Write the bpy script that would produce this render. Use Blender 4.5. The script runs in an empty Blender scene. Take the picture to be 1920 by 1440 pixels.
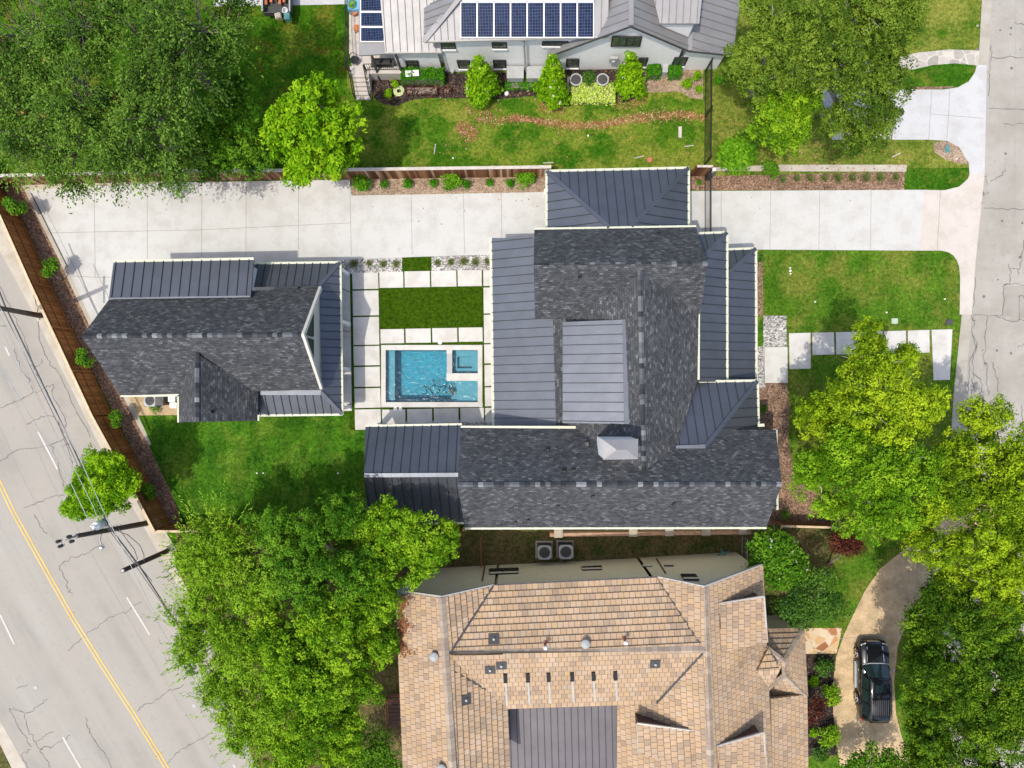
import bpy, math, random
import numpy as np
from mathutils import Vector

# ------------------------------------------------------------------ camera, sky, sun
C = bpy.context.scene
HC = 48.0                      # flying height of the camera
S = 1331.0 / HC                # photo pixels per metre on the ground
NX, NY = 975.0, 735.0          # the point straight below the camera
cam = bpy.data.cameras.new('camera')
cam.sensor_width = 36.0
cam.lens = 1331.0 / 1920 * 36
cam.shift_x = -15.0 / 1920
cam.shift_y = 15.0 / 1920
cam.clip_start = 1.0
cam.clip_end = 1000
co = bpy.data.objects.new('camera', cam)
co.location = (0, 0, HC)
C.collection.objects.link(co)
C.camera = co

SUNV = Vector((-0.27, -0.29, 1.0)).normalized()
w = bpy.data.worlds.new('World')
C.world = w
w.use_nodes = True
wn = w.node_tree
sky = wn.nodes.new('ShaderNodeTexSky')
sky.sky_type = 'NISHITA'
sky.sun_disc = False
sky.dust_density = 3.0
sky.ozone_density = 0.3
sky.air_density = 1.0
sky.sun_elevation = math.asin(SUNV.z)
sky.sun_rotation = math.atan2(SUNV.x, SUNV.y) % (2 * math.pi)
bg = wn.nodes['Background']
bg.inputs['Strength'].default_value = 0.15
wn.links.new(sky.outputs[0], bg.inputs['Color'])
sl = bpy.data.lights.new('sun', 'SUN')
sl.energy = 2.1
sl.angle = math.radians(0.5)
sl.color = (1.0, 0.94, 0.83)
so = bpy.data.objects.new('sun', sl)
so.rotation_euler = SUNV.to_track_quat('Z', 'Y').to_euler()
so.location = (-20, -20, 60)
C.collection.objects.link(so)
C.view_settings.view_transform = 'Standard'
C.view_settings.look = 'None'
C.view_settings.exposure = 0.58
C.view_settings.gamma = 1.0

rng = np.random.default_rng(7)
random.seed(7)

# ------------------------------------------------------------------ placing
def G(px, py, z=0.0):
    k = (HC - z) / HC / S
    return Vector(((px - NX) * k, (NY - py) * k, z))

def PL(*pts):
    """polygon: the first three points carry a height, the rest fall on their plane"""
    P = [G(*p) for p in pts[:3]]
    n = (P[1] - P[0]).cross(P[2] - P[0])
    for p in pts[3:]:
        o = Vector((0, 0, HC)); g = G(p[0], p[1], 0.0)
        d = g - o
        t = n.dot(P[0] - o) / n.dot(d)
        P.append(o + d * t)
    return P

# ------------------------------------------------------------------ materials
def _nt(name):
    m = bpy.data.materials.new(name)
    m.use_nodes = True
    nt = m.node_tree
    return m, nt, nt.nodes['Principled BSDF']

def rgb(c):
    return (c[0], c[1], c[2], 1.0)

def node(nt, t, **kw):
    n = nt.nodes.new(t)
    for k, v in kw.items():
        setattr(n, k, v)
    return n

def pos(nt):
    return node(nt, 'ShaderNodeNewGeometry').outputs['Position']

def noise(nt, vec, scale, detail=4, rough=0.55, lo=None, hi=None):
    n = node(nt, 'ShaderNodeTexNoise')
    n.inputs['Scale'].default_value = scale
    n.inputs['Detail'].default_value = detail
    n.inputs['Roughness'].default_value = rough
    nt.links.new(vec, n.inputs['Vector'])
    out = n.outputs['Fac']
    if lo is not None:
        r = node(nt, 'ShaderNodeMapRange')
        r.inputs['From Min'].default_value = lo
        r.inputs['From Max'].default_value = hi
        nt.links.new(out, r.inputs['Value'])
        out = r.outputs['Result']
    return out

def mix(nt, fac, a, b, mode='MIX'):
    m = node(nt, 'ShaderNodeMix', data_type='RGBA', blend_type=mode)
    for s, v in ((0, fac), (6, a), (7, b)):
        if isinstance(v, (int, float)):
            m.inputs[s].default_value = v
        elif isinstance(v, tuple):
            m.inputs[s].default_value = rgb(v)
        else:
            nt.links.new(v, m.inputs[s])
    return m.outputs[2]

def ramp(nt, fac, stops):
    r = node(nt, 'ShaderNodeValToRGB')
    e = r.color_ramp.elements
    e[0].position, e[0].color = stops[0][0], rgb(stops[0][1])
    e[1].position, e[1].color = stops[-1][0], rgb(stops[-1][1])
    for p, c in stops[1:-1]:
        x = e.new(p); x.color = rgb(c)
    nt.links.new(fac, r.inputs[0])
    return r.outputs[0]

def bump(nt, b, h, strength=0.3, dist=0.02):
    n = node(nt, 'ShaderNodeBump')
    n.inputs['Strength'].default_value = strength
    n.inputs['Distance'].default_value = dist
    nt.links.new(h, n.inputs['Height'])
    nt.links.new(n.outputs[0], b.inputs['Normal'])

def plain(name, c, rough=0.5, metal=0.0, var=0.12, scale=3.0, spec=0.4):
    m, nt, b = _nt(name)
    v = pos(nt)
    f = noise(nt, v, scale, 5, 0.6, 0.3, 0.7)
    d = tuple(x * (1 - var) for x in c); l = tuple(min(1, x * (1 + var)) for x in c)
    nt.links.new(mix(nt, f, d, l), b.inputs['Base Color'])
    b.inputs['Roughness'].default_value = rough
    b.inputs['Metallic'].default_value = metal
    b.inputs['Specular IOR Level'].default_value = spec
    return m

def concrete(name, c, stain, amount=0.5, sc=0.35, fine=0.12):
    m, nt, b = _nt(name)
    v = pos(nt)
    col = mix(nt, noise(nt, v, sc, 8, 0.62, 0.42, 0.75), c, tuple(c[i] * (1 - amount) + stain[i] * amount for i in range(3)))
    st = noise(nt, v, 1.7, 9, 0.7, 0.6, 0.78)
    col = mix(nt, st, col, tuple(x * 0.85 for x in c))
    dr = noise(nt, v, 0.9, 6, 0.6, 0.45, 0.62)
    col = mix(nt, 1.0, col, mix(nt, dr, (1.03, 1.03, 1.03), (0.93, 0.915, 0.90)), 'MULTIPLY')
    g = noise(nt, v, 22, 5, 0.7, 0.25, 0.75)
    col = mix(nt, 1.0, col, mix(nt, g, (1 - fine,) * 3, (1 + fine,) * 3), 'MULTIPLY')
    nt.links.new(col, b.inputs['Base Color'])
    b.inputs['Roughness'].default_value = 0.85
    b.inputs['Specular IOR Level'].default_value = 0.2
    bump(nt, b, g, 0.2, 0.01)
    return m

def road_mat(name, c, c2, ang, wear):
    m, nt, b = _nt(name)
    v = pos(nt)
    mp = node(nt, 'ShaderNodeMapping')
    mp.inputs['Rotation'].default_value = (0, 0, ang)
    nt.links.new(v, mp.inputs['Vector'])
    mp2 = node(nt, 'ShaderNodeMapping')
    mp2.inputs['Scale'].default_value = (0.55, 0.025, 1)
    nt.links.new(mp.outputs[0], mp2.inputs['Vector'])
    streak = noise(nt, mp2.outputs[0], 1.0, 6, 0.6, 0.38, 0.62)
    col = mix(nt, streak, c, c2)
    pt = noise(nt, v, 0.35, 8, 0.65, 0.42, 0.62)
    col = mix(nt, pt, col, wear)
    sp = noise(nt, v, 2.2, 9, 0.75, 0.56, 0.68)
    col = mix(nt, sp, col, tuple(x * 0.8 for x in c))
    g = noise(nt, v, 20, 5, 0.8, 0.36, 0.64)
    col = mix(nt, 1.0, col, mix(nt, g, (0.92,) * 3, (1.08,) * 3), 'MULTIPLY')
    nt.links.new(col, b.inputs['Base Color'])
    b.inputs['Roughness'].default_value = 0.85
    b.inputs['Specular IOR Level'].default_value = 0.2
    return m

def grass(name, dark, light, patch=None, plo=0.5, phi=0.7, psc=0.25, sc=1.0, stripe=0.0, patch2=None):
    m, nt, b = _nt(name)
    v = pos(nt)
    col = mix(nt, noise(nt, v, sc, 9, 0.68, 0.36, 0.66), dark, light)
    if patch:
        col = mix(nt, noise(nt, v, psc, 9, 0.7, plo, phi), col, patch)
    if patch2:
        mp = node(nt, 'ShaderNodeMapping'); mp.inputs['Location'].default_value = (31, 17, 5)
        nt.links.new(v, mp.inputs['Vector'])
        col = mix(nt, noise(nt, mp.outputs[0], psc * 1.6, 9, 0.72, plo + 0.05, phi + 0.05), col, patch2)
    if stripe:
        br = node(nt, 'ShaderNodeTexBrick')           # sod laid in rolls
        br.inputs['Color1'].default_value = (1 - stripe,) * 3 + (1,)
        br.inputs['Color2'].default_value = (1 + stripe,) * 3 + (1,)
        br.inputs['Mortar'].default_value = (1 - stripe,) * 3 + (1,)
        br.inputs['Scale'].default_value = 1.0
        br.inputs['Mortar Size'].default_value = 0.0
        br.inputs['Brick Width'].default_value = 0.62
        br.inputs['Row Height'].default_value = 1.6
        nt.links.new(v, br.inputs['Vector'])
        col = mix(nt, 1.0, col, br.outputs['Color'], 'MULTIPLY')
    g = noise(nt, v, 4.5, 9, 0.78, 0.38, 0.62)
    col = mix(nt, 1.0, col, mix(nt, g, (0.52, 0.56, 0.5), (1.48, 1.44, 1.5)), 'MULTIPLY')
    g2 = noise(nt, v, 17, 4, 0.8, 0.36, 0.64)
    col = mix(nt, 1.0, col, mix(nt, g2, (0.6, 0.64, 0.55), (1.42, 1.38, 1.45)), 'MULTIPLY')
    nt.links.new(col, b.inputs['Base Color'])
    b.inputs['Roughness'].default_value = 0.9
    b.inputs['Specular IOR Level'].default_value = 0.03
    bump(nt, b, g2, 0.6, 0.04)
    return m

def speckle(name, stops, scale, rough=0.9, bs=0.8, bd=0.05):
    """chips and stones: one random tone per cell"""
    m, nt, b = _nt(name)
    v = pos(nt)
    vo = node(nt, 'ShaderNodeTexVoronoi')
    vo.inputs['Scale'].default_value = scale
    nt.links.new(v, vo.inputs['Vector'])
    sx = node(nt, 'ShaderNodeSeparateColor')
    nt.links.new(vo.outputs['Color'], sx.inputs[0])
    col = ramp(nt, sx.outputs[0], stops)
    f = noise(nt, v, 1.1, 6, 0.65, 0.3, 0.7)
    col = mix(nt, 1.0, col, mix(nt, f, (0.7,) * 3, (1.25,) * 3), 'MULTIPLY')
    nt.links.new(col, b.inputs['Base Color'])
    b.inputs['Roughness'].default_value = rough
    b.inputs['Specular IOR Level'].default_value = 0.15
    bump(nt, b, vo.outputs['Distance'], bs, bd)
    return m

def flagstone(name, stops, scale, mortar):
    m, nt, b = _nt(name)
    v = pos(nt)
    a = node(nt, 'ShaderNodeTexVoronoi'); a.inputs['Scale'].default_value = scale
    nt.links.new(v, a.inputs['Vector'])
    e = node(nt, 'ShaderNodeTexVoronoi', feature='DISTANCE_TO_EDGE'); e.inputs['Scale'].default_value = scale
    nt.links.new(v, e.inputs['Vector'])
    sx = node(nt, 'ShaderNodeSeparateColor'); nt.links.new(a.outputs['Color'], sx.inputs[0])
    col = ramp(nt, sx.outputs[0], stops)
    f = noise(nt, v, 6, 6, 0.7, 0.3, 0.7)
    col = mix(nt, 1.0, col, mix(nt, f, (0.85,) * 3, (1.15,) * 3), 'MULTIPLY')
    r = node(nt, 'ShaderNodeMapRange')
    r.inputs['From Min'].default_value = 0.025; r.inputs['From Max'].default_value = 0.05
    nt.links.new(e.outputs['Distance'], r.inputs['Value'])
    col = mix(nt, r.outputs['Result'], mortar, col)
    nt.links.new(col, b.inputs['Base Color'])
    b.inputs['Roughness'].default_value = 0.85
    return m

def tiles(name, stops, bw, bh, mortar, msize, fine=0.15, rough=0.85, off=0.5, gl=0.2, streak=0.0, big=0.12):
    """courses of shingles or tiles laid over the UV of a roof plane, a random tone for each"""
    m, nt, b = _nt(name)
    uv = node(nt, 'ShaderNodeUVMap')
    br = node(nt, 'ShaderNodeTexBrick')
    br.offset = off
    br.inputs['Color1'].default_value = (0, 0, 0, 1)
    br.inputs['Color2'].default_value = (1, 1, 1, 1)
    br.inputs['Mortar'].default_value = (0.5, 0.5, 0.5, 1)
    br.inputs['Scale'].default_value = 1.0
    br.inputs['Mortar Size'].default_value = msize
    br.inputs['Mortar Smooth'].default_value = 0.3
    br.inputs['Brick Width'].default_value = bw
    br.inputs['Row Height'].default_value = bh
    nt.links.new(uv.outputs[0], br.inputs['Vector'])
    sx = node(nt, 'ShaderNodeSeparateColor'); nt.links.new(br.outputs['Color'], sx.inputs[0])
    col = ramp(nt, sx.outputs[0], stops)
    v = pos(nt)
    f = noise(nt, v, 0.5, 6, 0.6, 0.3, 0.7)
    col = mix(nt, 1.0, col, mix(nt, f, (1 - big,) * 3, (1 + big,) * 3), 'MULTIPLY')
    g = noise(nt, v, 26, 4, 0.8, 0.3, 0.7)
    col = mix(nt, 1.0, col, mix(nt, g, (1 - fine,) * 3, (1 + fine,) * 3), 'MULTIPLY')
    if streak:
        mp = node(nt, 'ShaderNodeMapping'); mp.inputs['Scale'].default_value = (4.5, 13.0, 1)
        nt.links.new(uv.outputs[0], mp.inputs['Vector'])
        st = noise(nt, mp.outputs[0], 1.0, 3, 0.6, 0.56, 0.72)
        col = mix(nt, st, col, (streak, streak * 1.04, streak * 1.1))
    col = mix(nt, br.outputs['Fac'], col, mortar)
    nt.links.new(col, b.inputs['Base Color'])
    b.inputs['Roughness'].default_value = rough
    b.inputs['Specular IOR Level'].default_value = gl
    return m

def rnd_mat(name, stops, rough=0.8, spec=0.2, fine=0.12, fs=14, metal=0.0):
    """one tone per board, cap or stone, from the face attribute"""
    m, nt, b = _nt(name)
    a = node(nt, 'ShaderNodeAttribute', attribute_name='rnd')
    col = ramp(nt, a.outputs['Fac'], stops)
    g = noise(nt, pos(nt), fs, 6, 0.75, 0.3, 0.7)
    col = mix(nt, 1.0, col, mix(nt, g, (1 - fine,) * 3, (1 + fine,) * 3), 'MULTIPLY')
    nt.links.new(col, b.inputs['Base Color'])
    b.inputs['Roughness'].default_value = rough
    b.inputs['Metallic'].default_value = metal
    b.inputs['Specular IOR Level'].default_value = spec
    return m

def leaf_mat(name, dark, mid, light, trans=0.3, gloss=0.06):
    m, nt, b = _nt(name)
    a = node(nt, 'ShaderNodeAttribute', attribute_name='rnd')
    col = ramp(nt, a.outputs['Fac'], [(0.08, dark), (0.5, mid), (0.92, light)])
    nt.links.new(col, b.inputs['Base Color'])
    b.inputs['Roughness'].default_value = 0.55
    b.inputs['Specular IOR Level'].default_value = gloss
    t = node(nt, 'ShaderNodeBsdfTranslucent')
    tc = mix(nt, 1.0, col, (1.35, 1.25, 0.5), 'MULTIPLY')
    nt.links.new(tc, t.inputs['Color'])
    ms = node(nt, 'ShaderNodeMixShader')
    ms.inputs[0].default_value = trans * 0.6
    nt.links.new(b.outputs[0], ms.inputs[1]); nt.links.new(t.outputs[0], ms.inputs[2])
    nt.links.new(ms.outputs[0], nt.nodes['Material Output'].inputs[0])
    return m

def metal_roof(name, c, rough=0.42, metal=0.55):
    m, nt, b = _nt(name)
    v = pos(nt)
    f = noise(nt, v, 0.8, 6, 0.6, 0.3, 0.7)
    nt.links.new(mix(nt, f, tuple(x * 0.9 for x in c), tuple(x * 1.1 for x in c)), b.inputs['Base Color'])
    b.inputs['Metallic'].default_value = metal
    r = node(nt, 'ShaderNodeMapRange')
    r.inputs['To Min'].default_value = rough - 0.05; r.inputs['To Max'].default_value = rough + 0.08
    nt.links.new(noise(nt, v, 2.2, 6, 0.6), r.inputs['Value'])
    nt.links.new(r.outputs['Result'], b.inputs['Roughness'])
    bump(nt, b, noise(nt, v, 1.6, 3, 0.5), 0.25, 0.04)       # oil canning
    return m

M = {}
M['street'] = road_mat('street_concrete', (0.344, 0.323, 0.289), (0.381, 0.359, 0.323), 0.05, (0.308, 0.290, 0.255))
M['avenue'] = road_mat('avenue_concrete', (0.359, 0.341, 0.306), (0.293, 0.276, 0.244), -0.55, (0.344, 0.319, 0.279))
M['crack'] = plain('tar_crack', (0.15, 0.14, 0.135), 0.7, var=0.3, scale=4)
M['patch'] = concrete('road_patch', (0.325, 0.302, 0.270), (0.272, 0.257, 0.229), 0.5)
M['yellow'] = concrete('yellow_paint', (0.64, 0.43, 0.11), (0.6, 0.5, 0.3), 0.4)
M['white_paint'] = concrete('white_paint', (0.571, 0.538, 0.504), (0.420, 0.403, 0.386), 0.4)
M['drive'] = concrete('driveway_concrete', (0.498, 0.499, 0.483), (0.474, 0.470, 0.441), 0.7, 0.25)
M['apron'] = concrete('apron_concrete', (0.521, 0.479, 0.437), (0.470, 0.420, 0.370), 0.7)
M['drive_white'] = concrete('neighbour_concrete', (0.476, 0.480, 0.484), (0.433, 0.436, 0.438), 0.6)
M['kerb'] = concrete('kerb_concrete', (0.464, 0.425, 0.355), (0.325, 0.278, 0.215), 0.8, 0.8)
M['gutter_pan'] = concrete('gutter_pan_concrete', (0.399, 0.375, 0.325), (0.319, 0.279, 0.232), 0.8, 0.5)
def worn(m, lo, hi, road):
    nt = m.node_tree; b = nt.nodes['Principled BSDF']
    src = b.inputs['Base Color'].links[0].from_socket
    f = noise(nt, pos(nt), 7, 8, 0.8, lo, hi)
    nt.links.new(mix(nt, f, src, road), b.inputs['Base Color'])
worn(M['yellow'], 0.5, 0.68, (0.40, 0.38, 0.34)); worn(M['white_paint'], 0.5, 0.64, (0.42, 0.40, 0.38))
M['joint'] = plain('joint', (0.30, 0.28, 0.26), 0.9)
M['tan_agg'] = speckle('tan_aggregate', [(0, (0.432, 0.315, 0.181)), (0.5, (0.497, 0.367, 0.216)), (1, (0.562, 0.425, 0.265))], 18, bs=0.15)
M['paver'] = concrete('pale_stone', (0.564, 0.553, 0.522), (0.484, 0.457, 0.416), 0.5, 0.9, 0.06)
M['turf'] = grass('artificial_turf', (0.030, 0.069, 0.003), (0.045, 0.093, 0.004), sc=2.0)
M['lawn'] = grass('sod_lawn', (0.027, 0.094, 0.007), (0.060, 0.161, 0.010), (0.105, 0.182, 0.020), 0.48, 0.66, 0.5, 0.8, 0.16)
M['front_lawn'] = grass('front_lawn_grass', (0.044, 0.123, 0.008), (0.097, 0.190, 0.016), (0.152, 0.184, 0.029), 0.46, 0.60, 0.45, 0.6, 0.10)
M['yard'] = grass('patchy_yard_grass', (0.027, 0.105, 0.005), (0.082, 0.173, 0.011), (0.184, 0.220, 0.031), 0.46, 0.56, 0.3, 0.5, 0, (0.116, 0.193, 0.016))
M['back_yard'] = grass('mossy_yard_grass', (0.020, 0.086, 0.003), (0.068, 0.165, 0.008), (0.122, 0.150, 0.017), 0.50, 0.64, 0.4, 0.6, 0, (0.136, 0.096, 0.012))
M['dry'] = grass('dry_grass', (0.088, 0.141, 0.016), (0.163, 0.204, 0.030), (0.211, 0.228, 0.042), 0.44, 0.6, 0.4, 0.5, 0, (0.051, 0.126, 0.007))
M['shady'] = grass('thin_shady_grass', (0.06, 0.08, 0.02), (0.17, 0.13, 0.06), (0.20, 0.13, 0.07), 0.5, 0.7, 0.5, 0.9)
M['green_isle'] = grass('island_grass', (0.025, 0.092, 0.005), (0.054, 0.147, 0.009), (0.128, 0.162, 0.021), 0.54, 0.68, 0.5, 0.9)
M['ground'] = grass('ground', (0.034, 0.116, 0.004), (0.082, 0.175, 0.010), (0.136, 0.155, 0.025), 0.5, 0.7, 0.2, 0.4)
M['mulch'] = speckle('brown_mulch', [(0, (0.10, 0.06, 0.04)), (0.5, (0.22, 0.135, 0.09)), (1, (0.38, 0.25, 0.17))], 14)
M['mulch_dark'] = speckle('dark_mulch', [(0, (0.015, 0.013, 0.012)), (0.6, (0.042, 0.032, 0.029)), (1, (0.132, 0.089, 0.067))], 13)
M['pale_mulch'] = speckle('pale_mulch', [(0, (0.20, 0.14, 0.09)), (0.5, (0.33, 0.24, 0.17)), (1, (0.46, 0.36, 0.26))], 14)
M['dead_leaf'] = rnd_mat('dead_leaves', [(0, (0.17, 0.06, 0.025)), (0.5, (0.30, 0.13, 0.06)), (0.8, (0.40, 0.22, 0.11)), (1, (0.50, 0.38, 0.24))])
M['litter'] = speckle('red_leaf_litter', [(0, (0.22, 0.07, 0.03)), (0.5, (0.36, 0.13, 0.05)), (1, (0.48, 0.22, 0.09))], 12)
M['gravel'] = speckle('white_gravel', [(0, (0.126, 0.117, 0.108)), (0.35, (0.378, 0.360, 0.342)), (0.7, (0.558, 0.540, 0.504)), (1, (0.720, 0.702, 0.666))], 11, bs=1.0, bd=0.1)
M['flag'] = flagstone('grey_flagstone', [(0, (0.302, 0.286, 0.252)), (0.5, (0.386, 0.361, 0.319)), (1, (0.454, 0.420, 0.370))], 1.5, (0.521, 0.487, 0.420))
M['flag_warm'] = flagstone('warm_flagstone', [(0, (0.286, 0.109, 0.042)), (0.4, (0.487, 0.252, 0.101)), (0.7, (0.554, 0.395, 0.210)), (1, (0.588, 0.487, 0.353))], 2.0, (0.521, 0.437, 0.319))
SH = [(0, (0.044, 0.047, 0.054)), (0.5, (0.067, 0.072, 0.078)), (0.85, (0.095, 0.098, 0.106)), (1, (0.156, 0.163, 0.168))]
M['shingle'] = tiles('slate_shingle', SH, 0.24, 0.145, (0.028, 0.029, 0.033), 0.010, 0.3, streak=0.135)
M['cap'] = rnd_mat('ridge_cap_shingle', [(0, (0.03, 0.033, 0.038)), (0.45, (0.07, 0.075, 0.085)), (0.8, (0.14, 0.15, 0.165)), (1, (0.27, 0.285, 0.30))])
TT = [(0, (0.309, 0.228, 0.158)), (0.15, (0.346, 0.257, 0.181)), (0.3, (0.405, 0.285, 0.175)), (0.55, (0.434, 0.303, 0.191)), (0.75, (0.434, 0.314, 0.214)), (0.9, (0.405, 0.311, 0.224)), (1, (0.441, 0.307, 0.165))]
M['tile'] = tiles('tan_roof_tile', TT, 0.33, 0.37, (0.12, 0.085, 0.062), 0.016, 0.16, off=0.5, big=0.16)
M['tile_butt'] = plain('shade_dark_tile_butt', (0.07, 0.045, 0.032), 0.9)  # shadow line below each tile course, put into the butt colour
M['tile_cap'] = rnd_mat('tile_ridge_cap', [(0, (0.30, 0.24, 0.19)), (1, (0.44, 0.36, 0.28))])
M['dark_metal'] = metal_roof('charcoal_standing_seam', (0.132, 0.145, 0.172), 0.47, 0.72)
M['pale_metal'] = metal_roof('galvanised_standing_seam', (0.277, 0.273, 0.278), 0.5, 0.35)
M['purple_metal'] = metal_roof('plum_grey_metal', (0.114, 0.105, 0.116), 0.5, 0.4)
M['seam'] = plain('seam_painted_shade', (0.028, 0.03, 0.036), 0.6)  # ribs darker than the panels: their shadow line put into the colour
M['seam_pale'] = plain('pale_seam_painted_shade', (0.17, 0.165, 0.16), 0.6)  # the same painted shadow line for the pale roofs
M['gutter'] = plain('cream_gutter', (0.541, 0.558, 0.435), 0.45, var=0.05)
M['gutter_grey'] = plain('grey_gutter', (0.42, 0.40, 0.37), 0.45)
M['white_wall'] = plain('white_painted_brick', (0.844, 0.846, 0.846), 0.7, var=0.05)
M['cream_wall'] = plain('cream_siding', (0.62, 0.60, 0.54), 0.7, var=0.05)
M['taupe_wall'] = plain('taupe_siding', (0.705, 0.632, 0.440), 0.75, var=0.07)
M['brown_wall'] = plain('brown_siding', (0.11, 0.06, 0.045), 0.8)
M['brick'] = tiles('red_brick', [(0, (0.30, 0.14, 0.08)), (0.5, (0.42, 0.22, 0.13)), (1, (0.52, 0.30, 0.19))], 0.22, 0.08, (0.45, 0.38, 0.3), 0.01)
M['stone'] = concrete('cap_stone', (0.432, 0.387, 0.315), (0.306, 0.270, 0.216), 0.7, 1.5)
M['glass'] = plain('dark_glass', (0.02, 0.03, 0.025), 0.08, var=0.4, scale=5, spec=0.6)
M['green_glass'] = plain('painted_tree_reflection_glass', (0.06, 0.085, 0.055), 0.08, var=0.5, scale=6, spec=0.7)  # mottled green of reflected trees put into the pane colour
M['black'] = plain('black_metal', (0.018, 0.017, 0.017), 0.5)
M['dark_grey'] = plain('dark_grey_paint', (0.06, 0.06, 0.06), 0.5)
M['grey'] = plain('grey_paint', (0.36, 0.37, 0.37), 0.5)
M['white'] = plain('white_plastic', (0.78, 0.78, 0.76), 0.4, var=0.04)
M['steel'] = plain('brushed_steel', (0.55, 0.55, 0.56), 0.3, 0.8)
M['copper'] = plain('rusty_pipe', (0.28, 0.10, 0.05), 0.6)
M['rust'] = plain('orange_timber', (0.44, 0.15, 0.05), 0.8, var=0.3)
M['wood'] = rnd_mat('fence_boards', [(0, (0.085, 0.034, 0.015)), (0.5, (0.19, 0.085, 0.038)), (0.8, (0.29, 0.15, 0.075)), (1, (0.50, 0.36, 0.24))], fine=0.3)
M['wood_dark'] = rnd_mat('stained_fence_boards', [(0, (0.210, 0.085, 0.025)), (0.5, (0.285, 0.117, 0.037)), (1, (0.360, 0.156, 0.052))], fine=0.25)
M['wood_cap'] = plain('fence_cap_wood', (0.60, 0.46, 0.29), 0.8, var=0.2)
M['grey_cap'] = plain('weathered_cap_wood', (0.50, 0.45, 0.40), 0.85, var=0.2)
M['pole'] = plain('creosote_pole', (0.093, 0.071, 0.061), 0.9, var=0.35, scale=8)
M['wire'] = plain('cable', (0.10, 0.10, 0.10), 0.5)
M['wire_light'] = plain('aluminium_cable', (0.6, 0.6, 0.58), 0.4, 0.5)
M['bark'] = plain('grey_bark', (0.20, 0.17, 0.14), 0.9, var=0.35, scale=6)
M['bark_pale'] = plain('pale_bark', (0.36, 0.34, 0.30), 0.9, var=0.3, scale=6)
M['car_paint'] = plain('black_car_paint', (0.008, 0.009, 0.011), 0.12, var=0.1, spec=0.7)
M['car_glass'] = plain('tinted_car_glass', (0.015, 0.030, 0.033), 0.05, var=0.25, spec=0.8)
M['rubber'] = plain('tyre_rubber', (0.02, 0.02, 0.02), 0.85)
M['chrome'] = plain('chrome', (0.7, 0.7, 0.7), 0.15, 1.0)
M['lamp_lens'] = plain('headlight_lens', (0.62, 0.58, 0.5), 0.1, spec=0.7)
M['red_lens'] = plain('tail_light_lens', (0.35, 0.02, 0.02), 0.2)
M['plaster'] = plain('blue_pool_plaster', (0.026, 0.228, 0.316), 0.7, var=0.24, scale=5)
M['shelf_plaster'] = plain('shelf_plaster', (0.106, 0.273, 0.337), 0.7, var=0.05)
M['blue_tarp'] = plain('blue_tarp', (0.16, 0.42, 0.68), 0.5)
M['hose_green'] = plain('pale_green_hose', (0.52, 0.58, 0.30), 0.5)
M['lime'] = plain('lime_plastic', (0.35, 0.6, 0.08), 0.5)
M['teal'] = plain('teal_lid', (0.08, 0.22, 0.21), 0.6)
M['pale_lid'] = plain('pale_green_lid', (0.42, 0.52, 0.40), 0.6)
M['terracotta'] = plain('terracotta', (0.42, 0.17, 0.09), 0.8)

def solar_mat():
    m, nt, b = _nt('solar_cells')
    uv = node(nt, 'ShaderNodeUVMap')
    br = node(nt, 'ShaderNodeTexBrick'); br.offset = 0.0
    br.inputs['Color1'].default_value = (0.006, 0.012, 0.040, 1)
    br.inputs['Color2'].default_value = (0.013, 0.028, 0.080, 1)
    br.inputs['Mortar'].default_value = (0.10, 0.12, 0.17, 1)
    br.inputs['Scale'].default_value = 1.0
    br.inputs['Mortar Size'].default_value = 0.008
    br.inputs['Brick Width'].default_value = 0.165
    br.inputs['Row Height'].default_value = 0.165
    nt.links.new(uv.outputs[0], br.inputs['Vector'])
    nt.links.new(br.outputs['Color'], b.inputs['Base Color'])
    b.inputs['Roughness'].default_value = 0.3
    b.inputs['Specular IOR Level'].default_value = 0.08
    return m
M['solar'] = solar_mat()

def water_mat():
    m, nt, b = _nt('pool_water')
    v = pos(nt)
    nt.nodes.remove(b)
    tr = node(nt, 'ShaderNodeBsdfTransparent'); tr.inputs['Color'].default_value = (0.80, 0.97, 1.0, 1)
    gl = node(nt, 'ShaderNodeBsdfGlossy'); gl.inputs['Roughness'].default_value = 0.11
    fr = node(nt, 'ShaderNodeFresnel'); fr.inputs['IOR'].default_value = 1.33
    bp = node(nt, 'ShaderNodeBump'); bp.inputs['Strength'].default_value = 1.0; bp.inputs['Distance'].default_value = 0.042
    nt.links.new(noise(nt, v, 3.2, 4, 0.55), bp.inputs['Height'])
    nt.links.new(bp.outputs[0], gl.inputs['Normal']); nt.links.new(bp.outputs[0], fr.inputs['Normal'])
    mx = node(nt, 'ShaderNodeMixShader')
    nt.links.new(fr.outputs[0], mx.inputs[0]); nt.links.new(tr.outputs[0], mx.inputs[1]); nt.links.new(gl.outputs[0], mx.inputs[2])
    nt.links.new(mx.outputs[0], nt.nodes['Material Output'].inputs[0])
    return m
M['water'] = water_mat()

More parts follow.
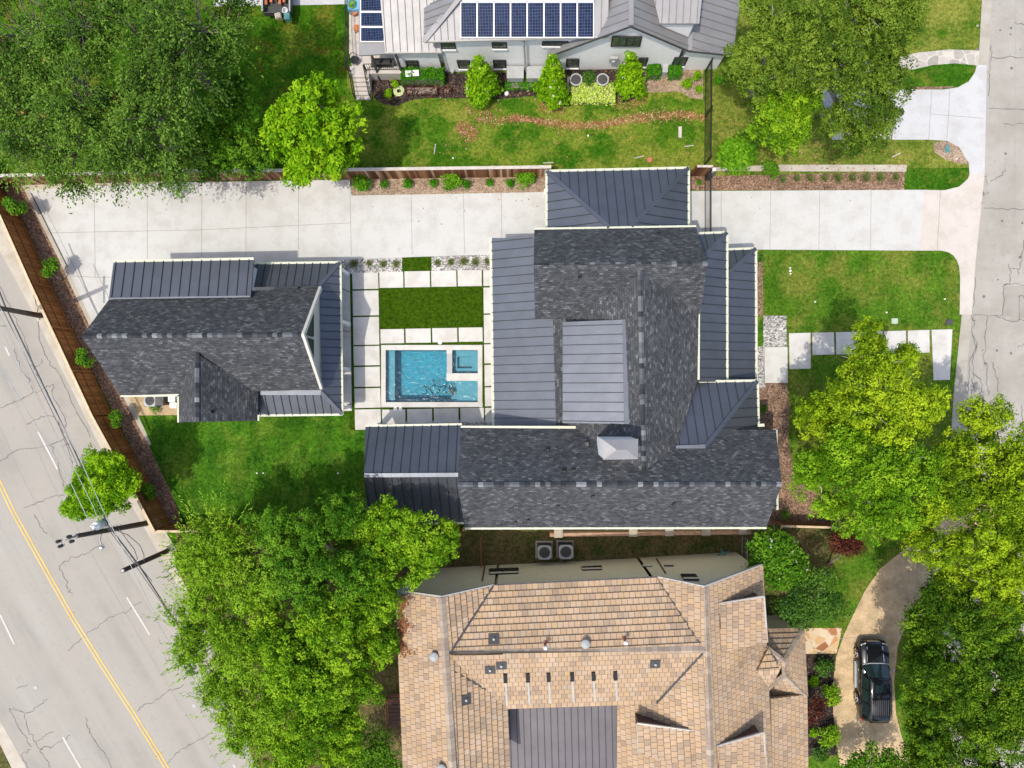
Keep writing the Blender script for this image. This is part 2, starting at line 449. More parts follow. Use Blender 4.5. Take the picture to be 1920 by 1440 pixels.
L_ = {
    'feather': leaf_mat('feathery_leaves', (0.038, 0.086, 0.013), (0.087, 0.180, 0.021), (0.169, 0.293, 0.039), 0.25),
    'bright': leaf_mat('yellow_green_leaves', (0.071, 0.192, 0.003), (0.165, 0.362, 0.006), (0.294, 0.498, 0.013), 0.35),
    'oak': leaf_mat('live_oak_leaves', (0.046, 0.096, 0.010), (0.112, 0.196, 0.016), (0.203, 0.292, 0.032), 0.22),
    'lime': leaf_mat('spring_oak_leaves', (0.084, 0.167, 0.006), (0.218, 0.347, 0.009), (0.367, 0.502, 0.018), 0.32),
    'mid': leaf_mat('mid_green_leaves', (0.064, 0.163, 0.005), (0.150, 0.314, 0.010), (0.276, 0.453, 0.019), 0.3),
    'shade': leaf_mat('shade_tree_leaves', (0.027, 0.071, 0.005), (0.078, 0.170, 0.008), (0.164, 0.279, 0.014), 0.22),
    'deep': leaf_mat('deep_green_leaves', (0.034, 0.111, 0.006), (0.083, 0.210, 0.011), (0.149, 0.304, 0.019), 0.25),
    'dark': leaf_mat('glossy_dark_leaves', (0.018, 0.068, 0.005), (0.046, 0.134, 0.007), (0.092, 0.202, 0.014), 0.18, 0.25),
    'willow': leaf_mat('wispy_leaves', (0.059, 0.144, 0.005), (0.158, 0.310, 0.011), (0.276, 0.454, 0.032), 0.35),
    'hedge': leaf_mat('hedge_leaves', (0.017, 0.107, 0.003), (0.045, 0.200, 0.005), (0.100, 0.288, 0.010), 0.2),
    'shrub': leaf_mat('shrub_leaves', (0.039, 0.137, 0.005), (0.100, 0.275, 0.010), (0.213, 0.425, 0.019), 0.3),
    'variegated': leaf_mat('variegated_leaves', (0.234, 0.374, 0.042), (0.468, 0.628, 0.091), (0.757, 0.850, 0.210), 0.25),
    'red': leaf_mat('red_maple_leaves', (0.031, 0.008, 0.007), (0.081, 0.021, 0.015), (0.161, 0.056, 0.035), 0.25),
    'tuft': leaf_mat('ornamental_grass_blades', (0.06, 0.10, 0.02), (0.14, 0.20, 0.05), (0.30, 0.30, 0.12), 0.3),
    'flower': leaf_mat('white_petals', (0.62, 0.60, 0.50), (0.75, 0.73, 0.64), (0.82, 0.8, 0.74), 0.2),
}

# ------------------------------------------------------------------ mesh building
COL = C.collection

class MB:
    def __init__(s):
        s.v = []; s.f = []; s.mi = []; s.r = []; s.uv = []; s.has_uv = False
    def add(s, V, F, mi=0, r=None, uvs=None):
        o = len(s.v)
        s.v += [tuple(p) for p in V]
        for i, f in enumerate(F):
            s.f.append([k + o for k in f]); s.mi.append(mi)
            s.r.append(random.random() if r is None else r)
            if uvs is not None and uvs[i] is not None:
                s.has_uv = True; s.uv.append(uvs[i])
            else:
                s.uv.append([(0, 0)] * len(f))
        return s
    def box(s, c, d, mi=0, rz=0.0, r=None):
        cx, cy, cz = c; dx, dy, dz = (q / 2 for q in d)
        ca, sa = math.cos(rz), math.sin(rz)
        V = []
        for z in (-dz, dz):
            for x, y in ((-dx, -dy), (dx, -dy), (dx, dy), (-dx, dy)):
                V.append((cx + x * ca - y * sa, cy + x * sa + y * ca, cz + z))
        return s.add(V, [(3, 2, 1, 0), (4, 5, 6, 7), (0, 1, 5, 4), (1, 2, 6, 5), (2, 3, 7, 6), (3, 0, 4, 7)], mi, random.random() if r is None else r)
    def prism(s, poly, z0, z1, mi=0, r=None):
        n = len(poly)
        a = sum(poly[i][0] * poly[(i + 1) % n][1] - poly[(i + 1) % n][0] * poly[i][1] for i in range(n))
        if a < 0: poly = poly[::-1]
        V = [(p[0], p[1], z0) for p in poly] + [(p[0], p[1], z1) for p in poly]
        F = [tuple(range(n - 1, -1, -1)), tuple(range(n, 2 * n))] + [(i, (i + 1) % n, n + (i + 1) % n, n + i) for i in range(n)]
        return s.add(V, F, mi, r)
    def bar(s, p, q, wd, ht, mi=0, r=None):
        """square-section bar; its top runs along p-q"""
        p = Vector(p); q = Vector(q); d = (q - p)
        if d.length < 1e-6: return s
        d.normalize()
        side = d.cross(Vector((0, 0, 1)))
        if side.length < 1e-3: side = Vector((1, 0, 0))
        side.normalize(); up = side.cross(d)
        V = []
        for b in (p, q):
            for x, y in ((-1, -1), (1, -1), (1, 0), (-1, 0)):
                V.append(b + side * (x * wd / 2) + up * (y * ht))
        return s.add(V, [(0, 1, 2, 3), (7, 6, 5, 4), (0, 4, 5, 1), (1, 5, 6, 2), (2, 6, 7, 3), (3, 7, 4, 0)], mi, random.random() if r is None else r)
    def tube(s, pts, rad, n=6, mi=0, r=None, cap=True):
        pts = [Vector(p) for p in pts]
        if not hasattr(rad, '__len__'): rad = [rad] * len(pts)
        V = []; F = []
        for i, p in enumerate(pts):
            d = pts[min(i + 1, len(pts) - 1)] - pts[max(i - 1, 0)]
            if d.length < 1e-9: d = Vector((0, 0, 1))
            d.normalize()
            a = d.cross(Vector((0.31, 0.17, 0.93)) if abs(d.z) < 0.9 else Vector((1, 0.1, 0)))
            a.normalize(); b = d.cross(a)
            for k in range(n):
                t = 2 * math.pi * k / n
                V.append(p + (a * math.cos(t) + b * math.sin(t)) * rad[i])
        for i in range(len(pts) - 1):
            for k in range(n):
                F.append((i * n + k, i * n + (k + 1) % n, (i + 1) * n + (k + 1) % n, (i + 1) * n + k))
        if cap:
            F.append(tuple(range(n - 1, -1, -1))); F.append(tuple((len(pts) - 1) * n + k for k in range(n)))
        return s.add(V, F, mi, random.random() if r is None else r)
    def cyl(s, c, rad, h, n=16, mi=0, r2=None):
        c = Vector(c)
        return s.tube([c, c + Vector((0, 0, h))], [rad, rad if r2 is None else r2], n, mi)
    def disc(s, c, rad, n=24, mi=0):
        V = [(c[0] + rad * math.cos(2 * math.pi * k / n), c[1] + rad * math.sin(2 * math.pi * k / n), c[2]) for k in range(n)]
        return s.add(V, [tuple(range(n))], mi)
    def ribbon(s, pts, wd, mi=0):
        pts = [Vector(p) for p in pts]
        V = []
        for i, p in enumerate(pts):
            d = pts[min(i + 1, len(pts) - 1)] - pts[max(i - 1, 0)]
            d.z = 0; d.normalize()
            nrm = Vector((-d.y, d.x, 0))
            wv = wd[i] if hasattr(wd, '__len__') else wd
            V += [p + nrm * wv / 2, p - nrm * wv / 2]
        return s.add(V, [(2 * i, 2 * i + 1, 2 * i + 3, 2 * i + 2) for i in range(len(pts) - 1)], mi)
    def sheet(s, pts, mi=0):
        n = len(pts)
        a = sum(pts[i][0] * pts[(i + 1) % n][1] - pts[(i + 1) % n][0] * pts[i][1] for i in range(n))
        return s.add(pts if a > 0 else pts[::-1], [tuple(range(n))], mi)
    def build(s, name, mats, parent=None, smooth=False):
        me = bpy.data.meshes.new(name)
        off = root_loc(parent)
        me.from_pydata([(p[0] - off.x, p[1] - off.y, p[2] - off.z) for p in s.v], [], s.f)
        for m in (mats if isinstance(mats, (list, tuple)) else [mats]):
            me.materials.append(m)
        me.polygons.foreach_set('material_index', s.mi)
        at = me.attributes.new('rnd', 'FLOAT', 'FACE')
        at.data.foreach_set('value', s.r)
        if s.has_uv:
            l = me.uv_layers.new(name='UVMap')
            l.data.foreach_set('uv', [x for f in s.uv for p in f for x in p])
        if smooth:
            me.polygons.foreach_set('use_smooth', [True] * len(me.polygons))
        me.update()
        o = bpy.data.objects.new(name, me)
        COL.objects.link(o)
        if parent is not None: o.parent = parent
        return o

def root_loc(p):
    if p is None: return Vector((0, 0, 0))
    while p.parent is not None: p = p.parent
    return p.location.copy()

def tag(o, label, cat, group=None):
    o['label'] = label; o['category'] = cat
    if group: o['group'] = group
    return o

def thing(name, label, cat, loc, group=None):
    o = bpy.data.objects.new(name, None)
    o.empty_display_size = 0.3
    o.location = loc
    COL.objects.link(o)
    return tag(o, label, cat, group)

def struct(o, kind='structure'):
    o['kind'] = kind
    return o

def dup(root, loc, label=None, scale=1.0, rz=0.0):
    r = root.copy(); COL.objects.link(r); r.location = loc
    r.scale = (scale,) * 3 if not hasattr(scale, '__len__') else scale
    r.rotation_euler = (0, 0, rz)
    if label: r['label'] = label
    for ch in list(root.children):
        c = ch.copy(); COL.objects.link(c); c.parent = r
        for g in ch.children:
            d = g.copy(); COL.objects.link(d); d.parent = c
    return r

ORD = ['first', 'second', 'third', 'fourth', 'fifth', 'sixth', 'seventh', 'eighth', 'ninth', 'tenth', 'eleventh', 'twelfth']

# ------------------------------------------------------------------ roofs
def frame(P):
    n = Vector((0, 0, 0))
    for i in range(len(P)):
        a, b = P[i], P[(i + 1) % len(P)]
        n += Vector(((a.y - b.y) * (a.z + b.z), (a.z - b.z) * (a.x + b.x), (a.x - b.x) * (a.y + b.y)))
    n.normalize()
    if n.z < 0: n = -n
    h = Vector((0, 0, 1)).cross(n)
    if h.length < 0.02: h = Vector((1, 0, 0))
    h.normalize()
    s = n.cross(h); s.normalize()
    return n, h, s

def ccw(P):
    a = sum(P[i].x * P[(i + 1) % len(P)].y - P[(i + 1) % len(P)].x * P[i].y for i in range(len(P)))
    return P if a > 0 else P[::-1]

def slab(mb, P, t=0.14, mi=0, mi_side=None):
    P = ccw(P); n, h, s = frame(P); k = len(P)
    v0 = min(p.dot(s) for p in P)
    uv = [(p.dot(h), p.dot(s) - v0) for p in P]
    V = list(P) + [p - Vector((0, 0, t)) for p in P]
    mb.add(V, [tuple(range(k))], mi, 0.5, [uv])
    o = len(mb.v) - len(V)
    for i in range(k):
        j = (i + 1) % k
        mb.f.append([o + i, o + k + i, o + k + j, o + j]); mb.mi.append(mi if mi_side is None else mi_side); mb.r.append(0.5); mb.uv.append([(0.1, 0.1)] * 4)
    mb.f.append([o + k + i for i in range(k - 1, -1, -1)]); mb.mi.append(mi if mi_side is None else mi_side); mb.r.append(0.5); mb.uv.append([(0.1, 0.1)] * k)

def seams(mb, P, sp=0.55, wd=0.034, ht=0.05, mi=1, along=None):
    n, h, s = frame(P)
    if along is not None: h, s = along, n.cross(along)
    us = [p.dot(h) for p in P]; d0 = P[0].dot(n)
    u = min(us) + sp * 0.5
    while u < max(us):
        vs = []
        for i in range(len(P)):
            a, b = P[i], P[(i + 1) % len(P)]
            ua, ub = a.dot(h), b.dot(h)
            if (ua - u) * (ub - u) < 0:
                f = (u - ua) / (ub - ua); vs.append(a.dot(s) * (1 - f) + b.dot(s) * f)
        vs.sort()
        for i in range(0, len(vs) - 1, 2):
            if vs[i + 1] - vs[i] > 0.15:
                a = h * u + s * (vs[i] + 0.02) + n * d0; b = h * u + s * (vs[i + 1] - 0.02) + n * d0
                V = []
                for q in (a, b):
                    V += [q - h * wd / 2 - n * 0.01, q + h * wd / 2 - n * 0.01, q + h * wd / 2 + n * ht, q - h * wd / 2 + n * ht]
                mb.add(V, [(0, 1, 2, 3), (7, 6, 5, 4), (0, 4, 5, 1), (1, 5, 6, 2), (2, 6, 7, 3), (3, 7, 4, 0)], mi, 0.5)
        u += sp

def clip(P, key, lim, keep_above):
    out = []
    for i in range(len(P)):
        a, b = P[i], P[(i + 1) % len(P)]
        fa, fb = key(a) - lim, key(b) - lim
        if not keep_above: fa, fb = -fa, -fb
        if fa >= 0: out.append(a)
        if (fa > 0 and fb < 0) or (fa < 0 and fb > 0):
            out.append(a + (b - a) * (fa / (fa - fb)))
    return out

def courses(mb, P, row=0.37, lift=0.085, mi=0, mi_r=1):
    P = ccw(P); n, h, s = frame(P)
    slab(mb, [p - Vector((0, 0, 0.02)) for p in P], 0.14, mi)
    v0 = min(p.dot(s) for p in P); v1 = max(p.dot(s) for p in P)
    key = lambda p: p.dot(s) - v0
    k = 0
    while k * row < v1 - v0 - 0.02:
        Q = clip(clip(P, key, k * row, True), key, (k + 1) * row, False)
        if len(Q) >= 3:
            L = [q + n * (lift - (lift - 0.008) * (key(q) - k * row) / row) for q in Q]
            mb.add(L, [tuple(range(len(L)))], mi, 0.5, [[(q.dot(h), key(q) * 0.999 + 0.0005) for q in Q]])
            low = [i for i, q in enumerate(Q) if abs(key(q) - k * row) < 1e-4]
            if len(low) == 2:
                a, b = low
                if (Q[b] - Q[a]).dot(h) < 0: a, b = b, a
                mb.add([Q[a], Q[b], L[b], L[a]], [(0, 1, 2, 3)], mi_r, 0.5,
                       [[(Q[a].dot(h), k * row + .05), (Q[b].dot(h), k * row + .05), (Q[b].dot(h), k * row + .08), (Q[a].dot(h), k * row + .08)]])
        k += 1

def under(mb, P, ins=0.35, drop=0.16, mi=0, z0=0.0):
    P = ccw(P)
    c = sum(P, Vector((0, 0, 0))) / len(P)
    n, h, s = frame(P)
    T = []
    m_ = len(P)
    for i, p in enumerate(P):
        a_ = P[i - 1]; b_ = P[(i + 1) % m_]
        e1 = Vector((p.x - a_.x, p.y - a_.y)).normalized(); e2 = Vector((b_.x - p.x, b_.y - p.y)).normalized()
        n1 = Vector((-e1.y, e1.x)); n2 = Vector((-e2.y, e2.x))
        zt = max(v_.z for v_ in P) - 0.3
        steep = n.z < 0.985
        i1 = 0.0 if steep and p.z > zt and a_.z > zt else ins
        i2 = 0.0 if steep and p.z > zt and b_.z > zt else ins
        det = n1.x * n2.y - n1.y * n2.x
        if abs(det) < 0.15:
            dv = (n1 + n2) * (0.25 * (i1 + i2))
        else:
            dv = Vector(((i1 * n2.y - i2 * n1.y) / det, (n1.x * i2 - n2.x * i1) / det))
            if dv.length > 3 * ins: dv = dv * (3 * ins / dv.length)
        q = Vector((p.x + dv.x, p.y + dv.y, 0))
        z = c.z - ((q.x - c.x) * n.x + (q.y - c.y) * n.y) / n.z
        T.append(Vector((q.x, q.y, z - drop)))
    k = len(T)
    V = T + [Vector((t.x, t.y, z0)) for t in T]
    mb.add(V, [tuple(range(k))] + [(i, k + i, k + (i + 1) % k, (i + 1) % k) for i in range(k)], mi, 0.5)

def caps(mb, a, b, step=0.28, wd=0.27, ht=0.05, mi=0):
    """ridge caps, one piece after another"""
    a = Vector(a); b = Vector(b); L = (b - a).length; n = max(1, int(L / step)); d = (b - a) / n
    side = d.cross(Vector((0, 0, 1))).normalized(); up = side.cross(d.normalized())
    for i in range(n):
        p = a + d * i; q = p + d * 0.97
        r = random.random() ** 1.25
        V = []
        for x in (p, q):
            V += [x - side * wd / 2 + up * (-wd * 0.28), x + up * ht, x + side * wd / 2 + up * (-wd * 0.28)]
        mb.add(V, [(0, 3, 4, 1), (1, 4, 5, 2), (0, 1, 2), (5, 4, 3)], mi, r)

def gutter(mb, a, b, wd=0.17, ht=0.13, mi=0):
    a = Vector(a); b = Vector(b)
    mb.bar(a, b, wd, ht, mi)
    L = (b - a).length; n = max(1, int(L / 1.0)); d = (b - a) / n
    for i in range(1, n):
        p = a + d * i
        e = d.normalized() * 0.05
        mb.bar(p - e + Vector((0, 0, .012)), p + e + Vector((0, 0, .012)), wd + 0.02, 0.03, mi)

# ------------------------------------------------------------------ foliage
def leaf_mesh(name, P, N, D, ln, wd, rv, mat, parent):
    """P centres, N normals, D length directions, ln/wd sizes, rv tones: one rhombic leaf each"""
    n = len(P)
    off = np.array(root_loc(parent))
    B = np.cross(N, D)
    B /= np.linalg.norm(B, axis=1)[:, None] + 1e-9
    V = np.empty((n, 4, 3))
    fold = N * (wd * 0.25)[:, None]
    V[:, 0] = P - D * (ln / 2)[:, None]
    V[:, 1] = P + B * (wd / 2)[:, None] + fold + D * (ln * 0.08)[:, None]
    V[:, 2] = P + D * (ln / 2)[:, None]
    V[:, 3] = P - B * (wd / 2)[:, None] + fold + D * (ln * 0.08)[:, None]
    V -= off
    me = bpy.data.meshes.new(name)
    me.vertices.add(n * 4); me.loops.add(n * 4); me.polygons.add(n)
    me.vertices.foreach_set('co', V.reshape(-1))
    me.loops.foreach_set('vertex_index', np.arange(n * 4, dtype=np.int32))
    me.polygons.foreach_set('loop_start', np.arange(0, n * 4, 4, dtype=np.int32))
    me.materials.append(mat)
    me.update(calc_edges=True)
    at = me.attributes.new('rnd', 'FLOAT', 'FACE')
    at.data.foreach_set('value', np.clip(rv, 0, 1).astype(np.float32))
    o = bpy.data.objects.new(name, me)
    COL.objects.link(o)
    if parent is not None: o.parent = parent
    return o

def unit(a):
    return a / (np.linalg.norm(a, axis=1)[:, None] + 1e-9)

def puffs(cent, rad, dens, leaf, wratio, squash=0.75, tone=None, up=0.6, jit=0.25, low=-0.35):
    """leaves spread over rounded boughs"""
    out = [[], [], [], [], [], []]
    for i in range(len(cent)):
        R = rad[i]
        n = max(6, int(dens * 12.5 * R * R * 0.62))
        u = unit(rng.normal(size=(n, 3)))
        u[:, 2] = np.where(u[:, 2] < low, -u[:, 2], u[:, 2])
        rr = R * (0.45 + 0.6 * rng.random(n) ** 0.6)
        p = cent[i] + u * rr[:, None] * np.array([1, 1, squash]) + rng.normal(size=(n, 3)) * (jit * R * 0.5)
        nn = unit(0.55 * u + np.array([0, 0, up]) + rng.normal(size=(n, 3)) * 0.55)
        t = rng.normal(size=(n, 3)) + u * 0.6
        d = unit(t - nn * np.sum(t * nn, axis=1)[:, None])
        l = leaf * (0.65 + 0.7 * rng.random(n))
        base = 0.5 if tone is None else tone[i]
        out[0].append(p); out[1].append(nn); out[2].append(d); out[3].append(l); out[4].append(l * wratio * (0.8 + 0.4 * rng.random(n)))
        out[5].append(np.clip(base + rng.normal(size=n) * 0.22, 0, 1))
    return [np.concatenate(o) for o in out]

def clumps(cent, rad, tone, rs, nleaf, leaf, wratio, squash=0.7, up=0.35):
    """boughs made of small leaf clumps with gaps between them"""
    k = np.maximum(4, (3.4 * (rad / rs) ** 2 * 0.5).astype(int))
    idx = np.repeat(np.arange(len(cent)), k)
    u = unit(rng.normal(size=(len(idx), 3)))
    u[:, 2] = np.where(u[:, 2] < -0.2, -u[:, 2], u[:, 2])
    R = rad[idx]
    c = cent[idx] + u * (R * (0.55 + 0.55 * rng.random(len(idx))))[:, None] * np.array([1, 1, squash])
    r_ = rs * (0.6 + 0.8 * rng.random(len(idx)))
    tn = tone[idx] + rng.normal(size=len(idx)) * 0.22
    n = nleaf
    j = np.repeat(np.arange(len(idx)), n)
    v = unit(rng.normal(size=(len(j), 3)))
    v[:, 2] = np.where(v[:, 2] < -0.45, -v[:, 2], v[:, 2])
    p = c[j] + v * (r_[j] * (0.35 + 0.75 * rng.random(len(j)) ** 0.6))[:, None] * np.array([1, 1, 0.9])
    nn = unit(1.0 * v + np.array([0, 0, up]) + rng.normal(size=(len(j), 3)) * 0.42)
    t = rng.normal(size=(len(j), 3)) + v * 0.4
    d = unit(t - nn * np.sum(t * nn, axis=1)[:, None])
    l = leaf * (0.6 + 0.8 * rng.random(len(j)))
    return [p, nn, d, l, l * wratio * (0.8 + 0.4 * rng.random(len(j))), np.clip(tn[j] + rng.normal(size=len(j)) * 0.13, 0, 1)]

def strands(start, direc, length, nleaf, leaf, wratio, droop=0.5, tone=None, spread=0.5, zig=0.06):
    """leaves strung along thin drooping twigs"""
    out = [[], [], [], [], [], []]
    for i in range(len(start)):
        n = nleaf
        t = (np.arange(n) + rng.random(n) * 0.8) / n
        L = length[i]
        p = start[i] + direc[i] * (t * L)[:, None]
        p[:, 2] -= droop * L * t ** 2
        p += rng.normal(size=(n, 3)) * zig
        d = unit(direc[i] + rng.normal(size=(n, 3)) * spread + np.array([0, 0, -0.25]))
        nn = np.array([0, 0, 1.0]) + rng.normal(size=(n, 3)) * 0.5
        nn = unit(nn - d * np.sum(nn * d, axis=1)[:, None])
        l = leaf * (0.7 + 0.6 * rng.random(n))
        base = 0.5 if tone is None else tone[i]
        out[0].append(p); out[1].append(nn); out[2].append(d); out[3].append(l); out[4].append(l * wratio)
        out[5].append(np.clip(base + 0.25 * (t - 0.5) + rng.normal(size=n) * 0.18, 0, 1))
    return [np.concatenate(o) for o in out]

def lobes_m(lobes):
    r = []
    for lb in lobes:
        px, py, rp, z = lb[:4]
        p = G(px, py, z)
        r.append((np.array(p), rp * (HC - z) / HC / S, lb[4] if len(lb) > 4 else 0.7))
    return r

def boughs(lb, br, cover=1.0, zmin=0.8, sink=0.55):
    cent = []; rad = []; own = []
    for c, R, vf in lb:
        b = min(br, R * 0.6)
        n = max(4, int(cover * 2.6 * (R / b) ** 2))
        u = unit(rng.normal(size=(n, 3)))
        u[:, 2] = np.where(u[:, 2] < -0.25, np.abs(u[:, 2]), u[:, 2])
        f = sink + (1.0 - sink) * rng.random(n) ** 0.5
        rb = b * (0.55 + 0.75 * rng.random(n))
        rr = np.maximum(R - rb * 0.7, R * 0.25)
        p = c + u * (f * rr)[:, None] * np.array([1, 1, vf])
        p[:, 2] = np.maximum(p[:, 2] + rng.normal(size=n) * 0.25 * b, zmin)
        cent.append(p); rad.append(rb); own += [c] * n
    return np.concatenate(cent), np.concatenate(rad), own

def tiers(lb, br, cover, zmin):
    co, ro, wo = [], [], []
    for c, R, vf in lb:
        b = min(br, R * 0.5)
        n1 = max(4, int(cover * 1.45 * (R / b) ** 2)); n2 = max(3, int(cover * 1.5 * (R / b) ** 2))
        for n, f0, f1, dz in ((n1, .82, 1.0, 0.0), (n2, .25, .72, -0.35 * R)):
            u = unit(rng.normal(size=(n, 3)))
            u[:, 2] = np.where(u[:, 2] < -0.15, np.abs(u[:, 2]), u[:, 2])
            rb = b * (0.6 + 0.7 * rng.random(n))
            f = f0 + (f1 - f0) * rng.random(n)
            p = c + u * (f * np.maximum(R - rb * 0.6, R * 0.3))[:, None] * np.array([1, 1, vf])
            p[:, 2] = np.maximum(p[:, 2] + dz + rng.normal(size=n) * 0.3 * b, zmin)
            co.append(p); ro.append(rb); wo += [c] * n
    return np.concatenate(co), np.concatenate(ro), wo

def limbs(mb, base, top, lb, cent, r0, k=40, twigs=True):
    """trunk, one limb per lobe, twigs out to the boughs"""
    base = Vector(base); top = Vector(top)
    mid = (base + top) / 2 + Vector((random.uniform(-.15, .15), random.uniform(-.15, .15), 0))
    mb.tube([base - Vector((0, 0, .1)), base + Vector((0, 0, .25)), mid, top], [r0 * 1.5, r0 * 1.1, r0 * 0.9, r0 * 0.75], 9)
    ends = []
    for c, R, vf in lb:
        e = Vector(c) - Vector((0, 0, R * vf * 0.25))
        m_ = top.lerp(e, 0.5) + Vector((random.uniform(-.3, .3), random.uniform(-.3, .3), -0.2))
        mb.tube([top - Vector((0, 0, .2)), m_, e], [r0 * 0.55, r0 * 0.36, r0 * 0.2], 6)
        for f_ in (.35, .6, .85): ends.append(((top - Vector((0, 0, .2))).lerp(m_, f_), r0 * 0.34))
        for f_ in (.15, .35, .55, .75, 1.0): ends.append((m_.lerp(e, f_), r0 * 0.24))
    if twigs:
        idx = rng.permutation(len(cent))[:k]
        for i in idx:
            q = Vector(cent[i])
            s_, rs = random.choice(sorted(ends, key=lambda t: (t[0] - q).length)[:4])
            m2 = s_.lerp(q, 0.55) + Vector((random.uniform(-.25, .25), random.uniform(-.25, .25), random.uniform(0, .25)))
            mb.tube([s_, m2, q + (q - m2) * 0.35], [min(rs, 0.07), 0.035, 0.012], 5, cap=False)

def tree(name, label, lobes, mat, base_px, br=1.0, dens=26, leaf=0.24, wr=0.55, r0=0.22, cat='tree', group=None,
         cover=1.0, twig=40, bark='bark', kind='puff', vf=None, fork=0.45, tone_sd=0.2, flowers=0, droop=0.4, zmin=0.6, squash=0.75, slen=1.0, scount=10, bz=None, rs=0.3, nleaf=42):
    lb = lobes_m(lobes)
    bz = sum(q[3] for q in lobes) / len(lobes) * 0.45 if bz is None else bz
    bp = G(base_px[0], base_px[1], bz); bp.z = 0.0
    root = thing(name, label, cat, bp, group)
    cent, rad, own = tiers(lb, br, cover, zmin) if kind == 'clump' else boughs(lb, br, cover, zmin)
    tone = np.clip(0.5 + rng.normal(size=len(cent)) * tone_sd, 0.05, 0.95)
    zc = sum(c[2] for c, R, v in lb) / len(lb)
    mc = np.mean([c for c, R, v in lb], axis=0)
    top = Vector((bp.x * 0.6 + mc[0] * 0.4, bp.y * 0.6 + mc[1] * 0.4, zc * fork))
    t = MB(); limbs(t, bp, top, lb, cent, r0, twig)
    t.build('trunk', M[bark], root, True)
    if kind == 'clump':
        a = clumps(cent, rad, tone, rs, nleaf, leaf, wr, squash)
    elif kind == 'puff':
        a = puffs(cent, rad, dens, leaf, wr, squash, tone)
    elif kind == 'strand':
        reps = scount
        st = np.repeat(cent, reps, axis=0) + rng.normal(size=(len(cent) * reps, 3)) * (np.repeat(rad, reps) * 0.35)[:, None]
        ow = np.repeat(np.array(own), reps, axis=0)
        d = unit((st - ow) * np.array([1, 1, 0.35]) + rng.normal(size=st.shape) * 0.6 + np.array([0, 0, 0.15]))
        a = strands(st, d, slen * np.repeat(rad, reps) * (0.8 + 0.7 * rng.random(len(st))), int(dens), leaf, wr, droop, np.repeat(tone, reps))
    else:                                           # 'wisp': long outward plumes over soft boughs
        a1 = clumps(cent, rad, tone, rs, nleaf, leaf * 0.8, wr * 1.3, squash)
        reps = 9
        st = np.repeat(cent, reps, axis=0) + rng.normal(size=(len(cent) * reps, 3)) * 0.3
        d = unit((st - mc) * np.array([1, 1, 0.2]) * 1.2 / np.linalg.norm(st - mc, axis=1)[:, None] + rng.normal(size=st.shape) * 0.28 + np.array([-0.25, 0, 0.35]))
        a2 = strands(st, d, 1.5 * (0.7 + 0.7 * rng.random(len(st))), 15, leaf, wr * 0.7, 0.55, np.repeat(np.clip(tone + 0.12, 0, 1), reps), 0.35, 0.05)
        a = [np.concatenate([x, y]) for x, y in zip(a1, a2)]
    leaf_mesh('crown', *a, L_[mat], root)
    if flowers:
        i = rng.integers(0, len(cent), flowers)
        u = unit(rng.normal(size=(flowers, 3)) * np.array([1, 1, 0.4]) + np.array([0, 0, 0.9]))
        fb = puffs(cent[i] + u * (rad[i] * 0.95)[:, None], np.full(flowers, 0.09), 60, 0.12, 0.8)
        leaf_mesh('blossom', *fb, L_['flower'], root)
    return root

def bush_proto(name, label, cat, loc, mat, R=0.5, dens=70, leaf=0.12, wr=0.55, group=None, squash=0.85, flat=False):
    root = thing(name, label, cat, loc, group)
    n = 14
    u = unit(rng.normal(size=(n, 3))); u[:, 2] = np.abs(u[:, 2])
    cent = np.array(loc) + np.array([0, 0, R * 0.75]) + u * np.array([R * 0.55, R * 0.55, R * 0.4])
    rad = R * (0.35 + 0.2 * rng.random(n))
    tone = np.clip(0.5 + rng.normal(size=n) * 0.15, 0, 1)
    leaf_mesh('crown', *puffs(cent, rad, dens, leaf, wr, squash, tone), L_[mat], root)
    t = MB()
    for k in range(4):
        a = k * 1.57 + 0.4
        t.tube([loc, Vector(loc) + Vector((math.cos(a) * R * .3, math.sin(a) * R * .3, R * 0.8))], [0.03, 0.012], 5)
    t.build('stem', M['bark'], root)
    return root

def hedge(name, label, poly_px, h, mat, dens=90, leaf=0.13, group=None, cat='hedge'):
    P = [G(*p) for p in poly_px]
    c = sum(P, Vector((0, 0, 0))) / len(P)
    root = thing(name, label, cat, c, group)
    x0, x1 = min(p.x for p in P), max(p.x for p in P); y0, y1 = min(p.y for p in P), max(p.y for p in P)
    w_, d_ = x1 - x0, y1 - y0
    n = int(2.4 * dens * (w_ * d_ + 2 * (w_ + d_) * h))
    q = rng.random((n, 3)) * np.array([w_, d_, h]) + np.array([x0, y0, 0])
    side = rng.random(n)
    top = side < 0.62
    q[top, 2] = h - 0.12 * rng.random(top.sum()) + 0.05 * np.sin(q[top, 0] * 5) 
    s1 = (side >= 0.62) & (side < 0.72); q[s1, 0] = x0 + 0.1 * rng.random(s1.sum())
    s2 = (side >= 0.72) & (side < 0.82); q[s2, 0] = x1 - 0.1 * rng.random(s2.sum())
    s3 = (side >= 0.82) & (side < 0.91); q[s3, 1] = y0 + 0.1 * rng.random(s3.sum())
    s4 = side >= 0.91; q[s4, 1] = y1 - 0.1 * rng.random(s4.sum())
    nn = unit(np.array([0, 0, 0.9]) + rng.normal(size=(n, 3)) * 0.6)
    t = rng.normal(size=(n, 3)); d = unit(t - nn * np.sum(t * nn, axis=1)[:, None])
    l = leaf * (0.7 + 0.6 * rng.random(n))
    q += rng.normal(size=(n, 3)) * 0.03
    leaf_mesh('foliage', q, nn, d, l, l * 0.6, np.clip(0.5 + 0.25 * rng.normal(size=n), 0, 1), L_[mat], root)
    m = MB(); m.box((c.x, c.y, h * 0.42), (w_ - 0.16, d_ - 0.16, h * 0.78))
    m.build('branches', M['bark'], root)
    return root

